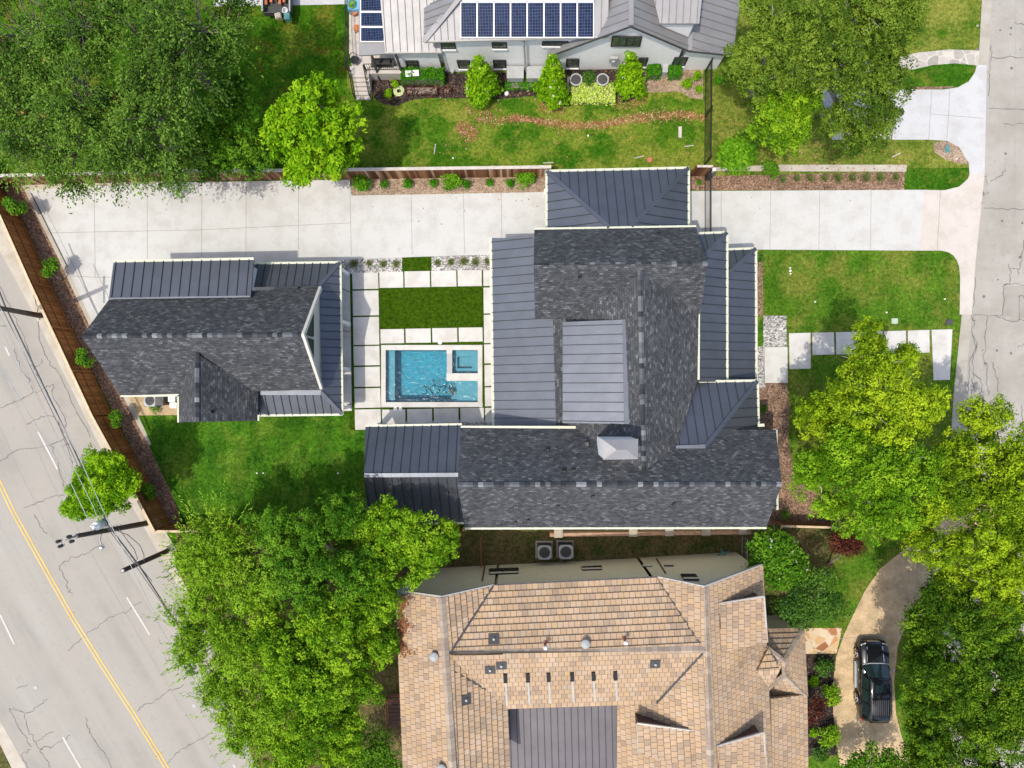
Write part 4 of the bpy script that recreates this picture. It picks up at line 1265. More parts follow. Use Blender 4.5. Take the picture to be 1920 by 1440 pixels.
for i, (a, b, lb) in enumerate([((817, 270), (814, 290), 'thin grey stake lying upright in the yard near the bare patch'), ((1018, 306), (1038, 305), 'pale stick lying along the fence in the side yard'), ((1188, 297), (1207, 293), 'pale stick lying near the terracotta pot'), ((1283, 275), (1300, 273), 'pale stick lying near the iron fence'), ((1672, 295), (1688, 287), 'pale stick lying on the grass below the neighbour driveway')]):
    mb = MB(); mb.tube([G(*a) + Vector((0, 0, .04)), G(*b) + Vector((0, 0, .05))], .035, 6)
    tag(mb.build('fallen_stick', M['grey_cap']), lb, 'stick')
p = G(1217, 301); mb = MB(); mb.tube([p, p + Vector((0, 0, .12)), p + Vector((0, 0, .22))], [.13, .19, .2], 16, cap=False); mb.disc(p + Vector((0, 0, .17)), .185, 16)
tag(mb.build('plant_pot', M['terracotta']), 'brown round pot standing by the north fence in the side yard', 'pot')

# ================================================================== MAIN HOUSE
house = thing('dark_roofed_house', 'large house with charcoal shingle gables, standing seam roofs and cream gutters', 'house', G(1150, 650))
walls = MB(); gut = MB(); cp = MB()
def roof_part(name, polys, kind, parent, walls_mb=walls, body=True, sp=0.55, mat=None, ins=0.35, along=None):
    mb = MB()
    for P in polys:
        if kind == 'metal':
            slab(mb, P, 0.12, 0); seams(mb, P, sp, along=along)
        elif kind == 'tile':
            courses(mb, P)
        else:
            slab(mb, P, 0.16, 0)
        if body: under(walls_mb, P, ins)
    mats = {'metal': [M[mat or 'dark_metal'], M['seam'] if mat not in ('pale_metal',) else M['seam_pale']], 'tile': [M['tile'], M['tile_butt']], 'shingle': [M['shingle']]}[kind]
    return mb.build(name, mats, parent)
# south wing
sw_n = PL((864, 801, 6.0), (1455, 806, 6.0), (1466, 908, 9.15), (858, 909))
sw_s = PL((872, 990, 6.0), (1437, 989, 6.0), (1466, 908, 9.15), (858, 909))
# north gable
ng_n = PL((1002, 430, 6.0), (1305, 425, 6.0), (1327, 494, 9.1), (1001, 497))
ng_s = PL((1003, 598, 6.0), (1313, 590, 6.0), (1327, 494, 9.1), (1001, 497))
# centre range
ce_e = PL((1308, 590, 6.0), (1309, 712, 6.0), (1208, 885, 8.5), (1200, 505), (1322, 540))
ce_e = PL((1312, 540, 6.0), (1309, 712, 6.0), (1208, 884, 8.5), (1200, 506))
ce_e2 = PL((1309, 712, 6.0), (1312, 540, 6.0), (1208, 884, 8.5), (1268, 838))
ce_w = PL((1036, 560, 5.25), (1043, 812, 5.25), (1207, 884, 8.5), (1200, 506))
main_roof = roof_part('roof', [sw_n, sw_s, ng_n, ng_s, ce_e, ce_w], 'shingle', house)
mb = MB(); slab(mb, [ce_e[1], ce_e[2], ce_e2[3]], 0.16); mb.build('roof', M['shingle'], house)
for a, b in ((sw_n[3], sw_n[2]), (ng_n[3], ng_n[2]), (ce_e[3], ce_e[2])):
    cp = MB(); caps(cp, a, b); cp.build('ridge_cap', M['cap'], main_roof)
# shed dormer on the west slope
sd = PL((1055, 604, 6.75), (1055, 793, 6.75), (1175, 795, 7.98), (1172, 599))
sh = roof_part('shed_dormer', [sd], 'metal', house, body=False, mat='dark_metal')
mb = MB(); under(mb, sd, 0.18, 0.13, 0, 5.0); mb.build('dormer_wall', M['cream_wall'], sh)
mb = MB(); mb.bar(sd[3] + Vector((0, 0, .05)), sd[2] + Vector((0, 0, .05)), 0.28, 0.06); mb.build('flashing', M['dark_metal'], sh)
# west porch
wp = PL((920, 446, 3.6), (925, 806, 3.6), (1043, 806, 5.2), (1033, 446))
roof_part('porch_roof', [wp], 'metal', house, body=False, mat='dark_metal')
# carport
ca_n = PL((1025, 321, 4.0), (1291, 315, 4.0), (1184, 424, 6.0), (1142, 426))
ca_w = PL((1025, 321, 4.0), (1025, 430, 4.0), (1142, 426, 6.0))
ca_e = PL((1291, 315, 4.0), (1291, 424, 4.0), (1184, 424, 6.0))
roof_part('carport_roof', [ca_n, ca_w, ca_e], 'metal', house, body=False)
def flash(a, b, wd, parent, name='hip_flashing', mat='dark_metal', z=.07, ht=.06):
    q = MB(); q.bar(a + Vector((0, 0, z)), b + Vector((0, 0, z)), wd, ht); return q.build(name, M[mat], parent)
for a, b in ((ca_n[0], ca_n[3]), (ca_n[1], ca_n[2])):
    flash(a, b, .24, house)
# east porch roofs
ea_e = PL((1363, 436, 4.6), (1363, 716, 4.6), (1308, 716, 5.7), (1308, 489))
ea_n = PL((1309, 438, 4.6), (1363, 436, 4.6), (1316, 484, 5.55), (1308, 489))
eb_e = PL((1417, 466, 3.3), (1418, 716, 3.3), (1364, 716, 4.2), (1364, 515))
eb_n = PL((1366, 468, 3.3), (1417, 466, 3.3), (1366, 512, 4.2))
roof_part('upper_porch_roof', [ea_e, ea_n], 'metal', house)
roof_part('lower_porch_roof', [eb_e, eb_n], 'metal', house)
# south-east front roof
sc_n = PL((1309, 716, 5.0), (1420, 714, 5.0), (1322, 837, 7.1), (1267, 839))
sc_e = PL((1420, 714, 5.0), (1423, 812, 5.0), (1322, 850, 7.1), (1322, 837))
roof_part('front_hip_roof', [sc_n, sc_e], 'metal', house)
for a, b in ((ea_n[1], ea_n[2]), (eb_n[1], eb_n[2]), (sc_n[1], sc_n[2]), (sc_n[3], sc_n[2])):
    flash(a, b, .24, house)
# patio roof
pr_n = PL((685, 799, 3.4), (866, 796, 3.4), (861, 890, 5.6), (683, 891))
pr_s = PL((690, 983, 3.4), (870, 980, 3.4), (861, 890, 5.6), (683, 891))
roof_part('patio_roof', [pr_n, pr_s], 'metal', house, body=False)
flash(pr_n[3], pr_n[2], .24, house, 'ridge_flashing')
# low lean-to at the east gable
le = PL((1455, 806, 3.4), (1457, 956, 3.4), (1438, 952, 4.0), (1436, 812))
roof_part('bay_roof', [le], 'metal', house)
for a, b in ((sw_n[0], G(1085, 801.5, 6.0)), (sw_s[0], sw_s[1]), (ng_n[0], ng_n[1]), (G(1309.5, 588, 6.0), ce_e[1]), (wp[0], wp[1]), (ca_n[0], ca_n[1]), (ca_w[0], ca_w[1]), (ca_e[0], ca_e[1]),
             (ea_e[0], ea_e[1]), (ea_n[0], ea_n[1]), (eb_e[0], eb_e[1]), (eb_n[0], eb_n[1]), (sc_n[0], sc_n[1]), (sc_e[0], G(1422, 798, 5.0)), (pr_n[0], pr_n[1]), (pr_s[0], pr_s[1]),
             (le[0], le[1]), (le[0], le[3]), (G(1421, 797.5, 5.98), G(1433, 797, 5.98))):
    g1 = MB(); gutter(g1, a + Vector((0, 0, .03)), b + Vector((0, 0, .03))); g1.build('gutter', M['gutter'], house)
walls.build('wall', M['white_wall'], house)
posts = [(1030, 328, 4.0), (1286, 322, 4.0), (926, 455, 3.6), (928, 560, 3.6), (930, 680, 3.6), (930, 790, 3.6), (692, 805, 3.4), (775, 805, 3.4), (695, 975, 3.4), (780, 975, 3.4)]
for x, y, z in posts:
    p = G(x, y, z); q = MB(); q.box((p.x, p.y, z / 2 - .1), (.28, .28, z - .2)); q.box((p.x, p.y, .15), (.38, .38, .3))
    q.build('post', M['white_wall'], house)
# chimney
ch = MB()
t = [G(1133, 826, 10.4), G(1195, 824, 10.4), G(1195, 860, 10.4), G(1133, 861, 10.4)]
ch.prism([(p.x, p.y) for p in t], 6.5, 10.3)
ci = ch.build('chimney', M['white_wall'], house)
cc = sum(t, Vector((0, 0, 0))) / 4; ch = MB()
ex = [p + (p - cc) * 0.06 for p in t]
ch.prism([(p.x, p.y) for p in ex], 10.3, 10.36)
V = [Vector((p.x, p.y, 10.36)) for p in ex] + [Vector((cc.x - .25, cc.y, 10.62)), Vector((cc.x + .25, cc.y, 10.62))]
ch.add(V, [(0, 4, 3), (3, 4, 5, 2), (2, 5, 1), (1, 5, 4, 0)])
ch.build('chimney_cap', M['steel'] if False else M['pale_metal'], ci)
# roof vents
def on_plane(P, px, py):
    n = (P[1] - P[0]).cross(P[2] - P[0]); o = Vector((0, 0, HC)); d = G(px, py) - o
    return o + d * (n.dot(P[0] - o) / n.dot(d))
def vent(P, px, py, parent, mat='black', r=.06, h=.3, kind='roof_vent'):
    p = on_plane(P, px, py); q = MB(); q.cyl(p - Vector((0, 0, .1)), r, h + .1, 10); q.cyl(p - Vector((0, 0, .06)), r * 2.2, .12, 10, 0, r * 1.1); q.build(kind, M[mat], parent)
for P, x, y in ((ng_s, 1087, 517), (sw_n, 1027, 843), (sw_n, 1057, 883), (sw_n, 1076, 881), (sw_s, 1111, 930), (sw_s, 1046, 949), (sw_s, 1263, 944), (sw_s, 966, 979), (ng_n, 1235, 437), (sw_s, 990, 975)):
    vent(P, x, y, main_roof)
p = on_plane(sw_n, 1100, 832); q = MB(); q.box((p.x, p.y, p.z + .1), (.2, .2, .3)); q.build('roof_vent', M['dark_grey'], main_roof)

# ================================================================== GUEST HOUSE
gh = thing('guest_house', 'small guest house with dark shingle gable, glazed gable end and metal skirt roof', 'house', G(420, 640))
walls = MB(); gut = MB(); cp = MB()
g_n = PL((204, 562, 5.15), (567, 627, 7.9), (153, 630, 7.9), (600, 537)); g_n = [g_n[0], g_n[3], g_n[1], g_n[2]]
g_s = PL((226, 742, 4.0), (567, 627, 7.9), (153, 630, 7.9), (602, 730)); g_s = [g_s[0], g_s[3], g_s[1], g_s[2]]
x_w = PL((335, 792, 4.0), (335, 735, 4.0), (368, 791, 7.0), (368, 662))
x_e = PL((484, 789, 4.0), (484, 735, 4.0), (368, 791, 7.0), (368, 662))
x_w = [x_w[0], x_w[1], x_w[3], x_w[2]]; x_e = [x_e[0], x_e[1], x_e[3], x_e[2]]
groof = roof_part('roof', [g_n, g_s, x_w, x_e], 'shingle', gh, walls)
for a, b in ((g_n[3], g_n[2]), (x_w[3], x_w[2])):
    cp = MB(); caps(cp, a, b); cp.build('ridge_cap', M['cap'], groof)
m1 = PL((213, 490, 4.6), (476, 485, 4.6), (470, 556, 5.2), (204, 560))
roof_part('shed_roof', [m1], 'metal', gh, walls, sp=0.58)
s_n = PL((476, 494, 2.9), (638, 492, 2.9), (599, 536, 3.7), (476, 538))
s_e = PL((638, 492, 2.9), (642, 777, 2.9), (603, 736, 3.7), (599, 536))
s_s = PL((642, 777, 2.9), (482, 779, 2.9), (480, 736, 3.7), (603, 736))
for P_ in (s_n, s_s):
    roof_part('skirt_roof', [P_], 'metal', gh, walls, body=False, sp=0.5)
sk2 = roof_part('skirt_roof', [s_e], 'metal', gh, walls, body=False, sp=0.5)
for a, b in ((s_e[0], s_e[3]), (s_e[1], s_e[2])):
    flash(a, b, .22, gh)
flash(s_s[2], s_s[3], .3, gh, 'flashing'); flash(m1[3], m1[2], .1, gh, 'flashing')
for a, b in ((m1[0], m1[1]), (s_n[0], s_n[1]), (s_e[0], s_e[1]), (s_s[0], s_s[1]), (g_s[0], G(337, 741, 4.0)), (x_w[0], G(335, 741, 4.0)), (x_e[0], G(484.5, 778, 4.0))):
    g1 = MB(); gutter(g1, a + Vector((0, 0, .03)), b + Vector((0, 0, .03)), 0.15); g1.build('gutter', M['gutter'], gh)
walls.build('wall', M['white_wall'], gh)
# glazed gable end (faces east)
pk = g_n[2]; xg = pk.x - 0.22
a = g_n[1]; b = g_s[1]
gw = MB()
tri = [Vector((xg, a.y - .25, 3.4)), Vector((xg, b.y + .25, 3.4)), Vector((xg, b.y + .25, 4.2)), Vector((xg, pk.y, pk.z - .2)), Vector((xg, a.y - .25, 4.2))]
gw.add(tri, [(0, 4, 3, 2, 1)])
gwo = gw.build('gable_wall', M['cream_wall'], gh)
for sgn in (1, -1):
    y0 = pk.y + sgn * 0.12; y1 = pk.y + sgn * 2.05
    zb = 5.25
    zt = lambda y: pk.z - .55 - abs(y - pk.y) * 1.08
    yb = pk.y + sgn * ((pk.z - .55 - zb) / 1.08)
    gl = MB(); X = xg + 0.05
    gl.add([(X, y0, zb), (X, yb, zb), (X, y0, zt(y0))], [(0, 1, 2) if sgn > 0 else (0, 2, 1)])
    wo = gl.build('gable_window', M['green_glass'], gh)
    fr = MB()
    for e, f in (((X, y0, zb), (X, yb, zb)), ((X, yb, zb), (X, y0, zt(y0))), ((X, y0, zt(y0)), (X, y0, zb))):
        fr.tube([e, f], .05, 4)
    fr.build('window_frame', M['black'], wo)
rk = MB()
for P_, Q_ in ((g_n[1], pk), (g_s[1], pk)):
    rk.bar(P_ + Vector((.02, 0, .05)), Q_ + Vector((.02, 0, .05)), .16, .24)
rk.build('rake_board', M['cream_wall'], gh)
for x, y in ((634, 500), (636, 600), (636, 690), (637, 765)):
    p = G(x, y, 2.9); q = MB(); q.box((p.x - .1, p.y, 1.35), (.22, .22, 2.7)); q.box((p.x - .1, p.y, .12), (.3, .3, .24)); q.build('post', M['white_wall'], gh)
vent(g_n, 560, 540, groof); vent(x_e, 397, 772, groof, 'black')

# ================================================================== WHITE HOUSE
wh = thing('white_house', 'white house with pale grey standing seam roofs and rooftop solar panels', 'house', G(1000, 60))
walls = MB()
w1 = PL((722, 98, 3.2), (828, 97, 3.2), (815, -90, 5.0), (705, -90))
roof_part('roof', [w1], 'metal', wh, walls, mat='pale_metal', sp=0.45)
w0 = PL((673, 104, 2.9), (723, 101, 2.9), (708, -120, 3.3), (673, -120))
pw = roof_part('porch_roof', [w0], 'metal', wh, walls, body=False, mat='pale_metal', sp=5)
hp_s = PL((795, 77, 5.0), (1142, 68, 5.0), (1142, -120, 7.3), (940, -120))
hp_w = PL((795, 77, 5.0), (795, 15, 5.0), (880, -40, 6.8))
roof_part('upper_roof', [hp_s, hp_w], 'metal', wh, walls, mat='pale_metal', sp=0.42)
ga_l = PL((1026, 106, 2.7), (1183, 48, 6.4), (1183, -120, 6.4), (1022, -120))
ga_r = PL((1293, 95, 3.5), (1183, 48, 6.4), (1183, -120, 6.4), (1300, -120))
ga_e = PL((1293, 95, 3.5), (1374, 103, 2.7), (1405, -120, 2.7), (1300, -120))
roof_part('gable_roof', [ga_l, ga_r, ga_e], 'metal', wh, walls, mat='pale_metal', sp=0.5)
flash(ga_r[1], ga_r[2], .3, wh, 'ridge_flashing', 'pale_metal'); flash(hp_s[0], G(868, -12, 6.3), .34, wh, 'hip_flashing', 'pale_metal'); flash(ga_e[0], ga_e[3], .3, wh, 'flashing', 'pale_metal')
dm = PL((1237, 44, 5.6), (1311, 44, 5.6), (1322, -60, 6.4), (1212, -60))
dr = roof_part('shed_dormer', [dm], 'metal', wh, walls, body=False, mat='pale_metal', sp=0.42)
mb = MB(); under(mb, dm, .2, .13, 0, 3.2); mb.build('dormer_wall', M['white_wall'], dr)
walls.build('wall', M['white_wall'], wh)
for a, b in ((w1[0], w1[1]), (hp_s[0], hp_s[1]), (hp_w[0], hp_w[1])):
    g1 = MB(); gutter(g1, a, b, .13); g1.build('gutter', M['gutter_grey'], wh)
# dark rake boards
for a, b in ((ga_l[0], ga_l[1]), (ga_l[1], ga_r[0]), (ga_e[0], ga_e[1])):
    flash(a + Vector((0, -.03, 0)), b + Vector((0, -.03, 0)), .06, wh, 'rake_board', 'dark_grey', .02, .12)
# solar panels
def solar(P, x0, y0, x1, y1):
    q = [on_plane(P, x0, y0), on_plane(P, x1, y0), on_plane(P, x1, y1), on_plane(P, x0, y1)]
    n, h, s = frame(P); q = [p + n * .12 for p in q]
    mb = MB(); slab(mb, q, .05)
    o = mb.build('solar_panel', M['solar'], wh)
    f = MB()
    for i in range(4): f.bar(q[i] + n * .012, q[(i + 1) % 4] + n * .012, .055, .07)
    f.build('panel_frame', M['white'], o)
for i in range(8):
    solar(hp_s, 864 + i * 31.2, 4, 894.4 + i * 31.2, 70)
    solar(hp_s, 864 + i * 31.2, -64, 894.4 + i * 31.2, 1)
for i in range(4):
    solar(w0, 677, 53 - i * 28.3, 721 - i * 1.5, 79.5 - i * 28.3)
# windows on a wall facing south at world y = yw
def wallpt(px, py, yw):
    z = HC * (1 - yw * S / (NY - py)); return G(px, py, z)
def vwall(px, py, A, B):
    """where the sight line of a photo point meets the vertical plane through A and B"""
    n = Vector((-(B.y - A.y), B.x - A.x, 0)); o = Vector((0, 0, HC)); d = G(px, py) - o
    return o + d * (n.dot(A - o) / n.dot(d))
def window(parent, q, AB, out, mat='green_glass', frame_mat='black', bars=(2, 2), sill=None):
    """q: four photo corners (tl, tr, br, bl); out: +1 or -1 along y, away from the wall"""
    P = [vwall(x, y, *AB) + Vector((0, out * .03, 0)) for x, y in q]
    fr = MB()
    for i in range(4): fr.tube([P[i], P[(i + 1) % 4]], .05, 4)
    nx, nz = bars
    for k in range(1, nx):
        fr.tube([P[0].lerp(P[1], k / nx), P[3].lerp(P[2], k / nx)], .022 if nx < 4 or k != nx // 2 else .06, 4)
    for k in range(1, nz):
        fr.tube([P[0].lerp(P[3], k / nz), P[1].lerp(P[2], k / nz)], .022, 4)
    wo = fr.build('window', M[frame_mat], parent)
    gl = MB(); gl.add(P, [(0, 1, 2, 3) if out < 0 else (3, 2, 1, 0)]); gl.build('pane', M[mat], wo)
    if sill:
        a = vwall(q[3][0] - 1, q[3][1], *AB); b = vwall(q[2][0] + 1, q[2][1], *AB); sb = MB()
        sb.bar(a + Vector((0, out * .06, -.05)), b + Vector((0, out * .06, -.05)), .16, .12); sb.build('sill', M[sill], wo)
def wline(a, b, ins):
    return (Vector((a.x, a.y + ins, 0)), Vector((b.x, b.y + ins, 0)))
WU = wline(hp_s[0], hp_s[1], .35); WG = wline(ga_l[0], ga_r[0], .35); WL = wline(w1[0], w1[1], .35)
YW = WU[0].y
for q, yw in (([(827, 79.5), (852, 79.5), (854, 90), (829, 90)], WU), ([(923, 79), (949, 79), (950, 89), (924, 89)], WU), ([(1018, 77), (1065, 77), (1065, 84), (1017, 84)], WU),
              ([(761, 113), (783, 113), (785, 128), (766, 128)], WL), ([(857, 112.5), (880, 112.5), (880, 127), (861, 127)], WU), ([(925, 112), (948, 112), (948, 126), (927, 126)], WU),
              ([(1063, 110), (1085, 110), (1084, 125), (1062.5, 125)], WG), ([(1199, 108), (1215, 108), (1210, 123), (1196, 123)], WG), ([(1266, 107), (1290, 107), (1283, 122), (1259, 122)], WG)):
    window(wh, q, yw, -1, bars=(2, 3), sill='white')
window(wh, [(1149, 68), (1203, 68), (1199, 86), (1146, 86)], WG, -1, bars=(4, 3))
# downspouts, meters
def pipe(parent, pts, r=.05, mat='grey', name='downspout'):
    q = MB(); q.tube(pts, r, 6); q.build(name, M[mat], parent)
pipe(wh, [wallpt(982, 76, YW - .1), wallpt(986, 138, YW - .1)], .07, 'grey')
pipe(wh, [wallpt(824, 82, YW - .1), wallpt(838, 132, YW - .1)], .04, 'grey')
for x, y, s_, mt in ((803, 131, .3, 'grey'), (812, 132, .22, 'dark_grey'), (823, 132, .42, 'grey'), (835, 133, .25, 'dark_grey'), (848, 134, .2, 'grey'), (1150, 112, .5, 'grey')):
    p = wallpt(x, y, YW - .12); q = MB(); q.box((p.x, p.y, max(.3, p.z)), (s_, .16, s_ * 1.2)); q.cyl((p.x, p.y - .09, max(.3, p.z)), s_ * .22, .03, 10); q.build('meter_box', M[mt], wh)
for x0, x1 in ((951, 981), (988, 1017)):
    a = G(x0, 121, .9); b = G(x1, 137, .0); q = MB()
    q.box(((a.x + b.x) / 2, YW - .42, .45), (b.x - a.x, .75, .9)); q.box(((a.x + b.x) / 2, YW - .42, .93), (b.x - a.x + .06, .8, .08))
    tag(q.build('storage_bin', M['grey']), 'long grey lidded bin against the white house wall, %s the downspout' % ('left of' if x0 < 960 else 'right of'), 'bin', 'bins along the white house wall')
# porch stairs with railing
stp = MB()
for k in range(6):
    a = G(668, 150 + k * 6.2); b = G(697, 156.5 + k * 6.2)
    h_ = .95 - k * .16
    stp.box(((a.x + b.x) / 2, (a.y + b.y) / 2, h_ / 2), (b.x - a.x, a.y - b.y + .02, h_))
a = G(662, 143); b = G(757, 150); stp.box(((a.x + b.x) / 2, a.y, .48), (b.x - a.x, .5, .96))
stp.build('stairs', M['apron'], wh)
def railing(parent, pts, h=.9, sp=.14, rail=.03, mat='black', name='railing'):
    q = MB()
    for i in range(len(pts) - 1):
        a = Vector(pts[i]); b = Vector(pts[i + 1]); L = (b - a).length; n = max(1, int(L / sp))
        up = Vector((0, 0, h))
        q.tube([a + up, b + up], rail, 4); q.tube([a + Vector((0, 0, .1)), b + Vector((0, 0, .1))], rail * .8, 4)
        for k in range(n + 1):
            p = a.lerp(b, k / n); r = rail * 1.3 if k in (0, n) else .012
            q.tube([p, p + up], r, 4)
    return q.build(name, M[mat], parent)
def Gz(x, y, z): return G(x, y, 0) + Vector((0, 0, z))
railing(wh, [Gz(664, 146, .96), Gz(668, 187, .1)]); railing(wh, [Gz(692, 146, .96), Gz(697, 187, .1)])
railing(wh, [Gz(693, 144, .96), Gz(757, 143, .96)]); railing(wh, [Gz(655, -110, .4), Gz(656, 60, .4), Gz(658, 142, .8)])
pipe(wh, [G(697, 104, 2.8), Gz(712, 150, 0)], .09, 'dark_grey', 'porch_column'); pipe(wh, [G(742, 102, 2.8), Gz(757, 146, 0)], .09, 'dark_grey', 'porch_column')
p = G(717, 118, 1.0)
gr = thing('barbecue_grill', 'dark grey barbecue under the white house porch roof', 'barbecue', Vector((p.x, p.y, 0)))
q = MB(); q.box((p.x, p.y, .55), (1.5, .6, .9)); q.build('cabinet', M['dark_grey'], gr)
q = MB(); q.tube([p + Vector((-.55, 0, .06)), p + Vector((.55, 0, .06))], .27, 12); q.build('hood', M['black'], gr)
p = G(667, 118)
cha = thing('patio_chair', 'black round patio chair on the white house patio by the stairs', 'chair', p)
q = MB(); q.cyl(p + Vector((0, 0, .42)), .27, .05, 16); q.build('seat', M['black'], cha)
q = MB(); q.tube([p + Vector((.3 * math.cos(t), .3 * math.sin(t), .42 + .38 * max(0, math.sin(t)) + .05)) for t in [k * .33 - .3 for k in range(12)]], .025, 5); q.build('backrest', M['black'], cha)
for k in range(4):
    q = MB(); t = k * 1.571 + .785; q.tube([p + Vector((.2 * math.cos(t), .2 * math.sin(t), .43)), p + Vector((.25 * math.cos(t), .25 * math.sin(t), .09))], .015, 5); q.build('leg', M['black'], cha)
p = G(666, 26); ppt = thing('potted_plant', 'lime green plant in a terracotta pot on the white house patio', 'potted plant', p)
q = MB(); q.tube([p, p + Vector((0, 0, .4))], [.2, .28], 14); q.build('pot', M['terracotta'], ppt)
n_ = 160; u = unit(rng.normal(size=(n_, 3))); leaf_mesh('foliage', np.array(p) + np.array([0, .25, .65]) + u * .28, u, unit(np.cross(u, rng.normal(size=(n_, 3)))), np.full(n_, .16), np.full(n_, .09), rng.random(n_), L_['bright'], ppt)
p = G(668, 8, .6); q = MB(); V = []
for i in range(7):
    for j in range(7):
        V.append((p.x - .55 + i * .17, p.y - .4 + j * .35, .7 + .05 * math.sin(i * 2.1 + j)))
q.add(V, [(i * 7 + j, (i + 1) * 7 + j, (i + 1) * 7 + j + 1, i * 7 + j + 1) for i in range(6) for j in range(6)]); q.prism([(p.x - .55, p.y - .4), (p.x + .47, p.y - .4), (p.x + .47, p.y + 1.7), (p.x - .55, p.y + 1.7)], .05, .62)
tag(q.build('tarp_cover', M['blue_tarp']), 'bright blue tarp covering something on the white house patio', 'tarp')
p = G(672, 58); q = MB(); q.box((p.x, p.y, .42), (.4, .4, .06));
for k in range(4): q.box((p.x + (-.15, .15)[k % 2], p.y + (-.15, .15)[k // 2], .21), (.05, .05, .42))
tag(q.build('wooden_stool', M['rust']), 'small orange wooden stool on the white house patio', 'stool')

# ================================================================== TAN HOUSE
th = thing('tan_tiled_house', 'large house with tan and brown mottled tile roofs and taupe siding', 'house', G(1100, 1250))
walls = MB()
t_n = PL((925, 1098, 6.4), (1233, 1083, 6.4), (1320, 1218, 8.1), (843, 1227))
t_s = PL((938, 1328, 6.2), (1232, 1318, 6.2), (1320, 1218, 8.1), (843, 1227))
l_w = PL((743, 1108, 6.4), (757, 1445, 6.4), (828, 1120, 8.1), (849, 1448))
l_w = [l_w[0], l_w[1], l_w[3], l_w[2]]
l_e = PL((925, 1098, 6.4), (843, 1226, 8.0), (828, 1120, 8.1))
l_e2 = PL((950, 1312, 6.2), (956, 1448, 6.2), (849, 1448, 8.1), (843, 1228))
r_w = PL((1233, 1082, 6.5), (1320, 1101, 8.1), (1322, 1220, 8.1))
r_w3 = PL((1230, 1318, 6.2), (1322, 1219, 8.1), (1333, 1448, 8.1), (1158, 1448), (1158, 1321))
r_e = PL((1429, 1060, 5.2), (1447, 1448, 5.2), (1333, 1448, 8.1), (1320, 1101))
r_e2 = PL((1445, 1310, 5.2), (1512, 1302, 3.7), (1514, 1448, 3.7), (1447, 1448))
troof = roof_part('roof', [t_n, t_s, l_w, l_e, l_e2, r_w, r_w3, r_e, r_e2], 'tile', th, walls)
for a, b in ((t_n[3], t_n[2]), (l_w[3], l_w[2]), (r_e[3], r_e[2])):
    cp = MB(); caps(cp, a + Vector((0, 0, .07)), b + Vector((0, 0, .09)), .32, .44, .06); cp.build('ridge_cap', M['tile_cap'], troof)
for a, b in (((925, 1098, 6.44), (843, 1226, 8.07)), ((1233, 1083, 6.5), (1320, 1219, 8.1)), ((1320, 1222, 8.1), (1231, 1318, 6.3)), ((842, 1254, 8.05), (950, 1314, 6.3))):
    flash(G(*a), G(*b), .12, troof, 'valley_flashing', 'dark_grey', .05, .08)
# north gable faces drop straight to the ground
def face_wall(mb, pts, y0_off):
    P = [Vector((p.x, p.y - y0_off, p.z - .15)) for p in pts]
    B = [Vector((p.x, p.y, 0)) for p in P]
    n = len(P)
    mb.add(P + B, [tuple([i for i in range(n)] + [2 * n - 1 - i for i in range(n)])])
for z, pp in ((0, [G(1233, 1083, 6.5), G(1320, 1101, 8.1), G(1429, 1061, 5.2)]), (1, [G(743, 1108, 6.4), G(828, 1120, 8.1), G(925, 1098, 6.4)])):
    P = [Vector((p.x, p.y - .34, p.z - .1)) for p in pp]
    walls.add(P + [Vector((P[0].x, P[0].y, 0)), Vector((P[2].x, P[2].y, 0))], [(3, 0, 1, 2, 4)])
walls.build('wall', M['taupe_wall'], th)
for a, b in ((t_n[0], t_n[1]), (t_s[0], t_s[1]), (l_w[0], l_w[1]), (r_e[0], G(1436, 1204, 5.2)), (r_e2[1], r_e2[2]), (l_e2[0], l_e2[1])):
    g1 = MB(); gutter(g1, a, b, .11, .1); g1.build('gutter', M['gutter_grey'], th)
for a, b in (((1233, 1083, 6.5), (1320, 1101, 8.1)), ((1320, 1101, 8.1), (1429, 1060, 5.2)), ((743, 1108, 6.4), (828, 1120, 8.1)), ((828, 1120, 8.1), (925, 1098, 6.4))):
    flash(G(*a) + Vector((0, .04, 0)), G(*b) + Vector((0, .04, 0)), .1, th, 'rake_board', 'gutter_grey', .04, .2)
cf = PL((950, 1326, 4.2), (1160, 1320, 4.2), (1158, 1450, 3.9), (953, 1450))
roof_part('courtyard_roof', [cf], 'metal', th, walls, body=False, mat='purple_metal', sp=.42, along=Vector((1, 0.03, 0)).normalized())
# windows in the north wall
WT = wline(t_n[0], t_n[1], -.35); WR = wline(G(1233, 1083, 6.5), G(1429, 1060, 5.2), -.34)
for q in ([(918, 1068), (971, 1066), (971, 1076), (918, 1078)], [(1091, 1064), (1127, 1062), (1127, 1069), (1092, 1070)]):
    window(th, q, WT, 1, 'glass', 'black', (4, 2), 'taupe_wall')
for q in ([(1206, 1062), (1222, 1062), (1222, 1064), (1206, 1064)], [(1246, 1060), (1262, 1060), (1262, 1062), (1246, 1062)], [(1277, 1078), (1304, 1078), (1310, 1088), (1283, 1088)]):
    window(th, q, WR if q[0][0] > 1240 else WT, 1, 'glass', 'black', (3, 2), 'taupe_wall')
for (x0_, y0_, x1_, y1_) in ((1248, 1077, 1231, 1050), (904, 1091, 910, 1059)):
    pipe(th, [vwall(x0_, y0_, *WT) + Vector((0, .08, 0)), vwall(x1_, y1_, *WT) + Vector((0, .08, 0))], .045, 'brown_wall')
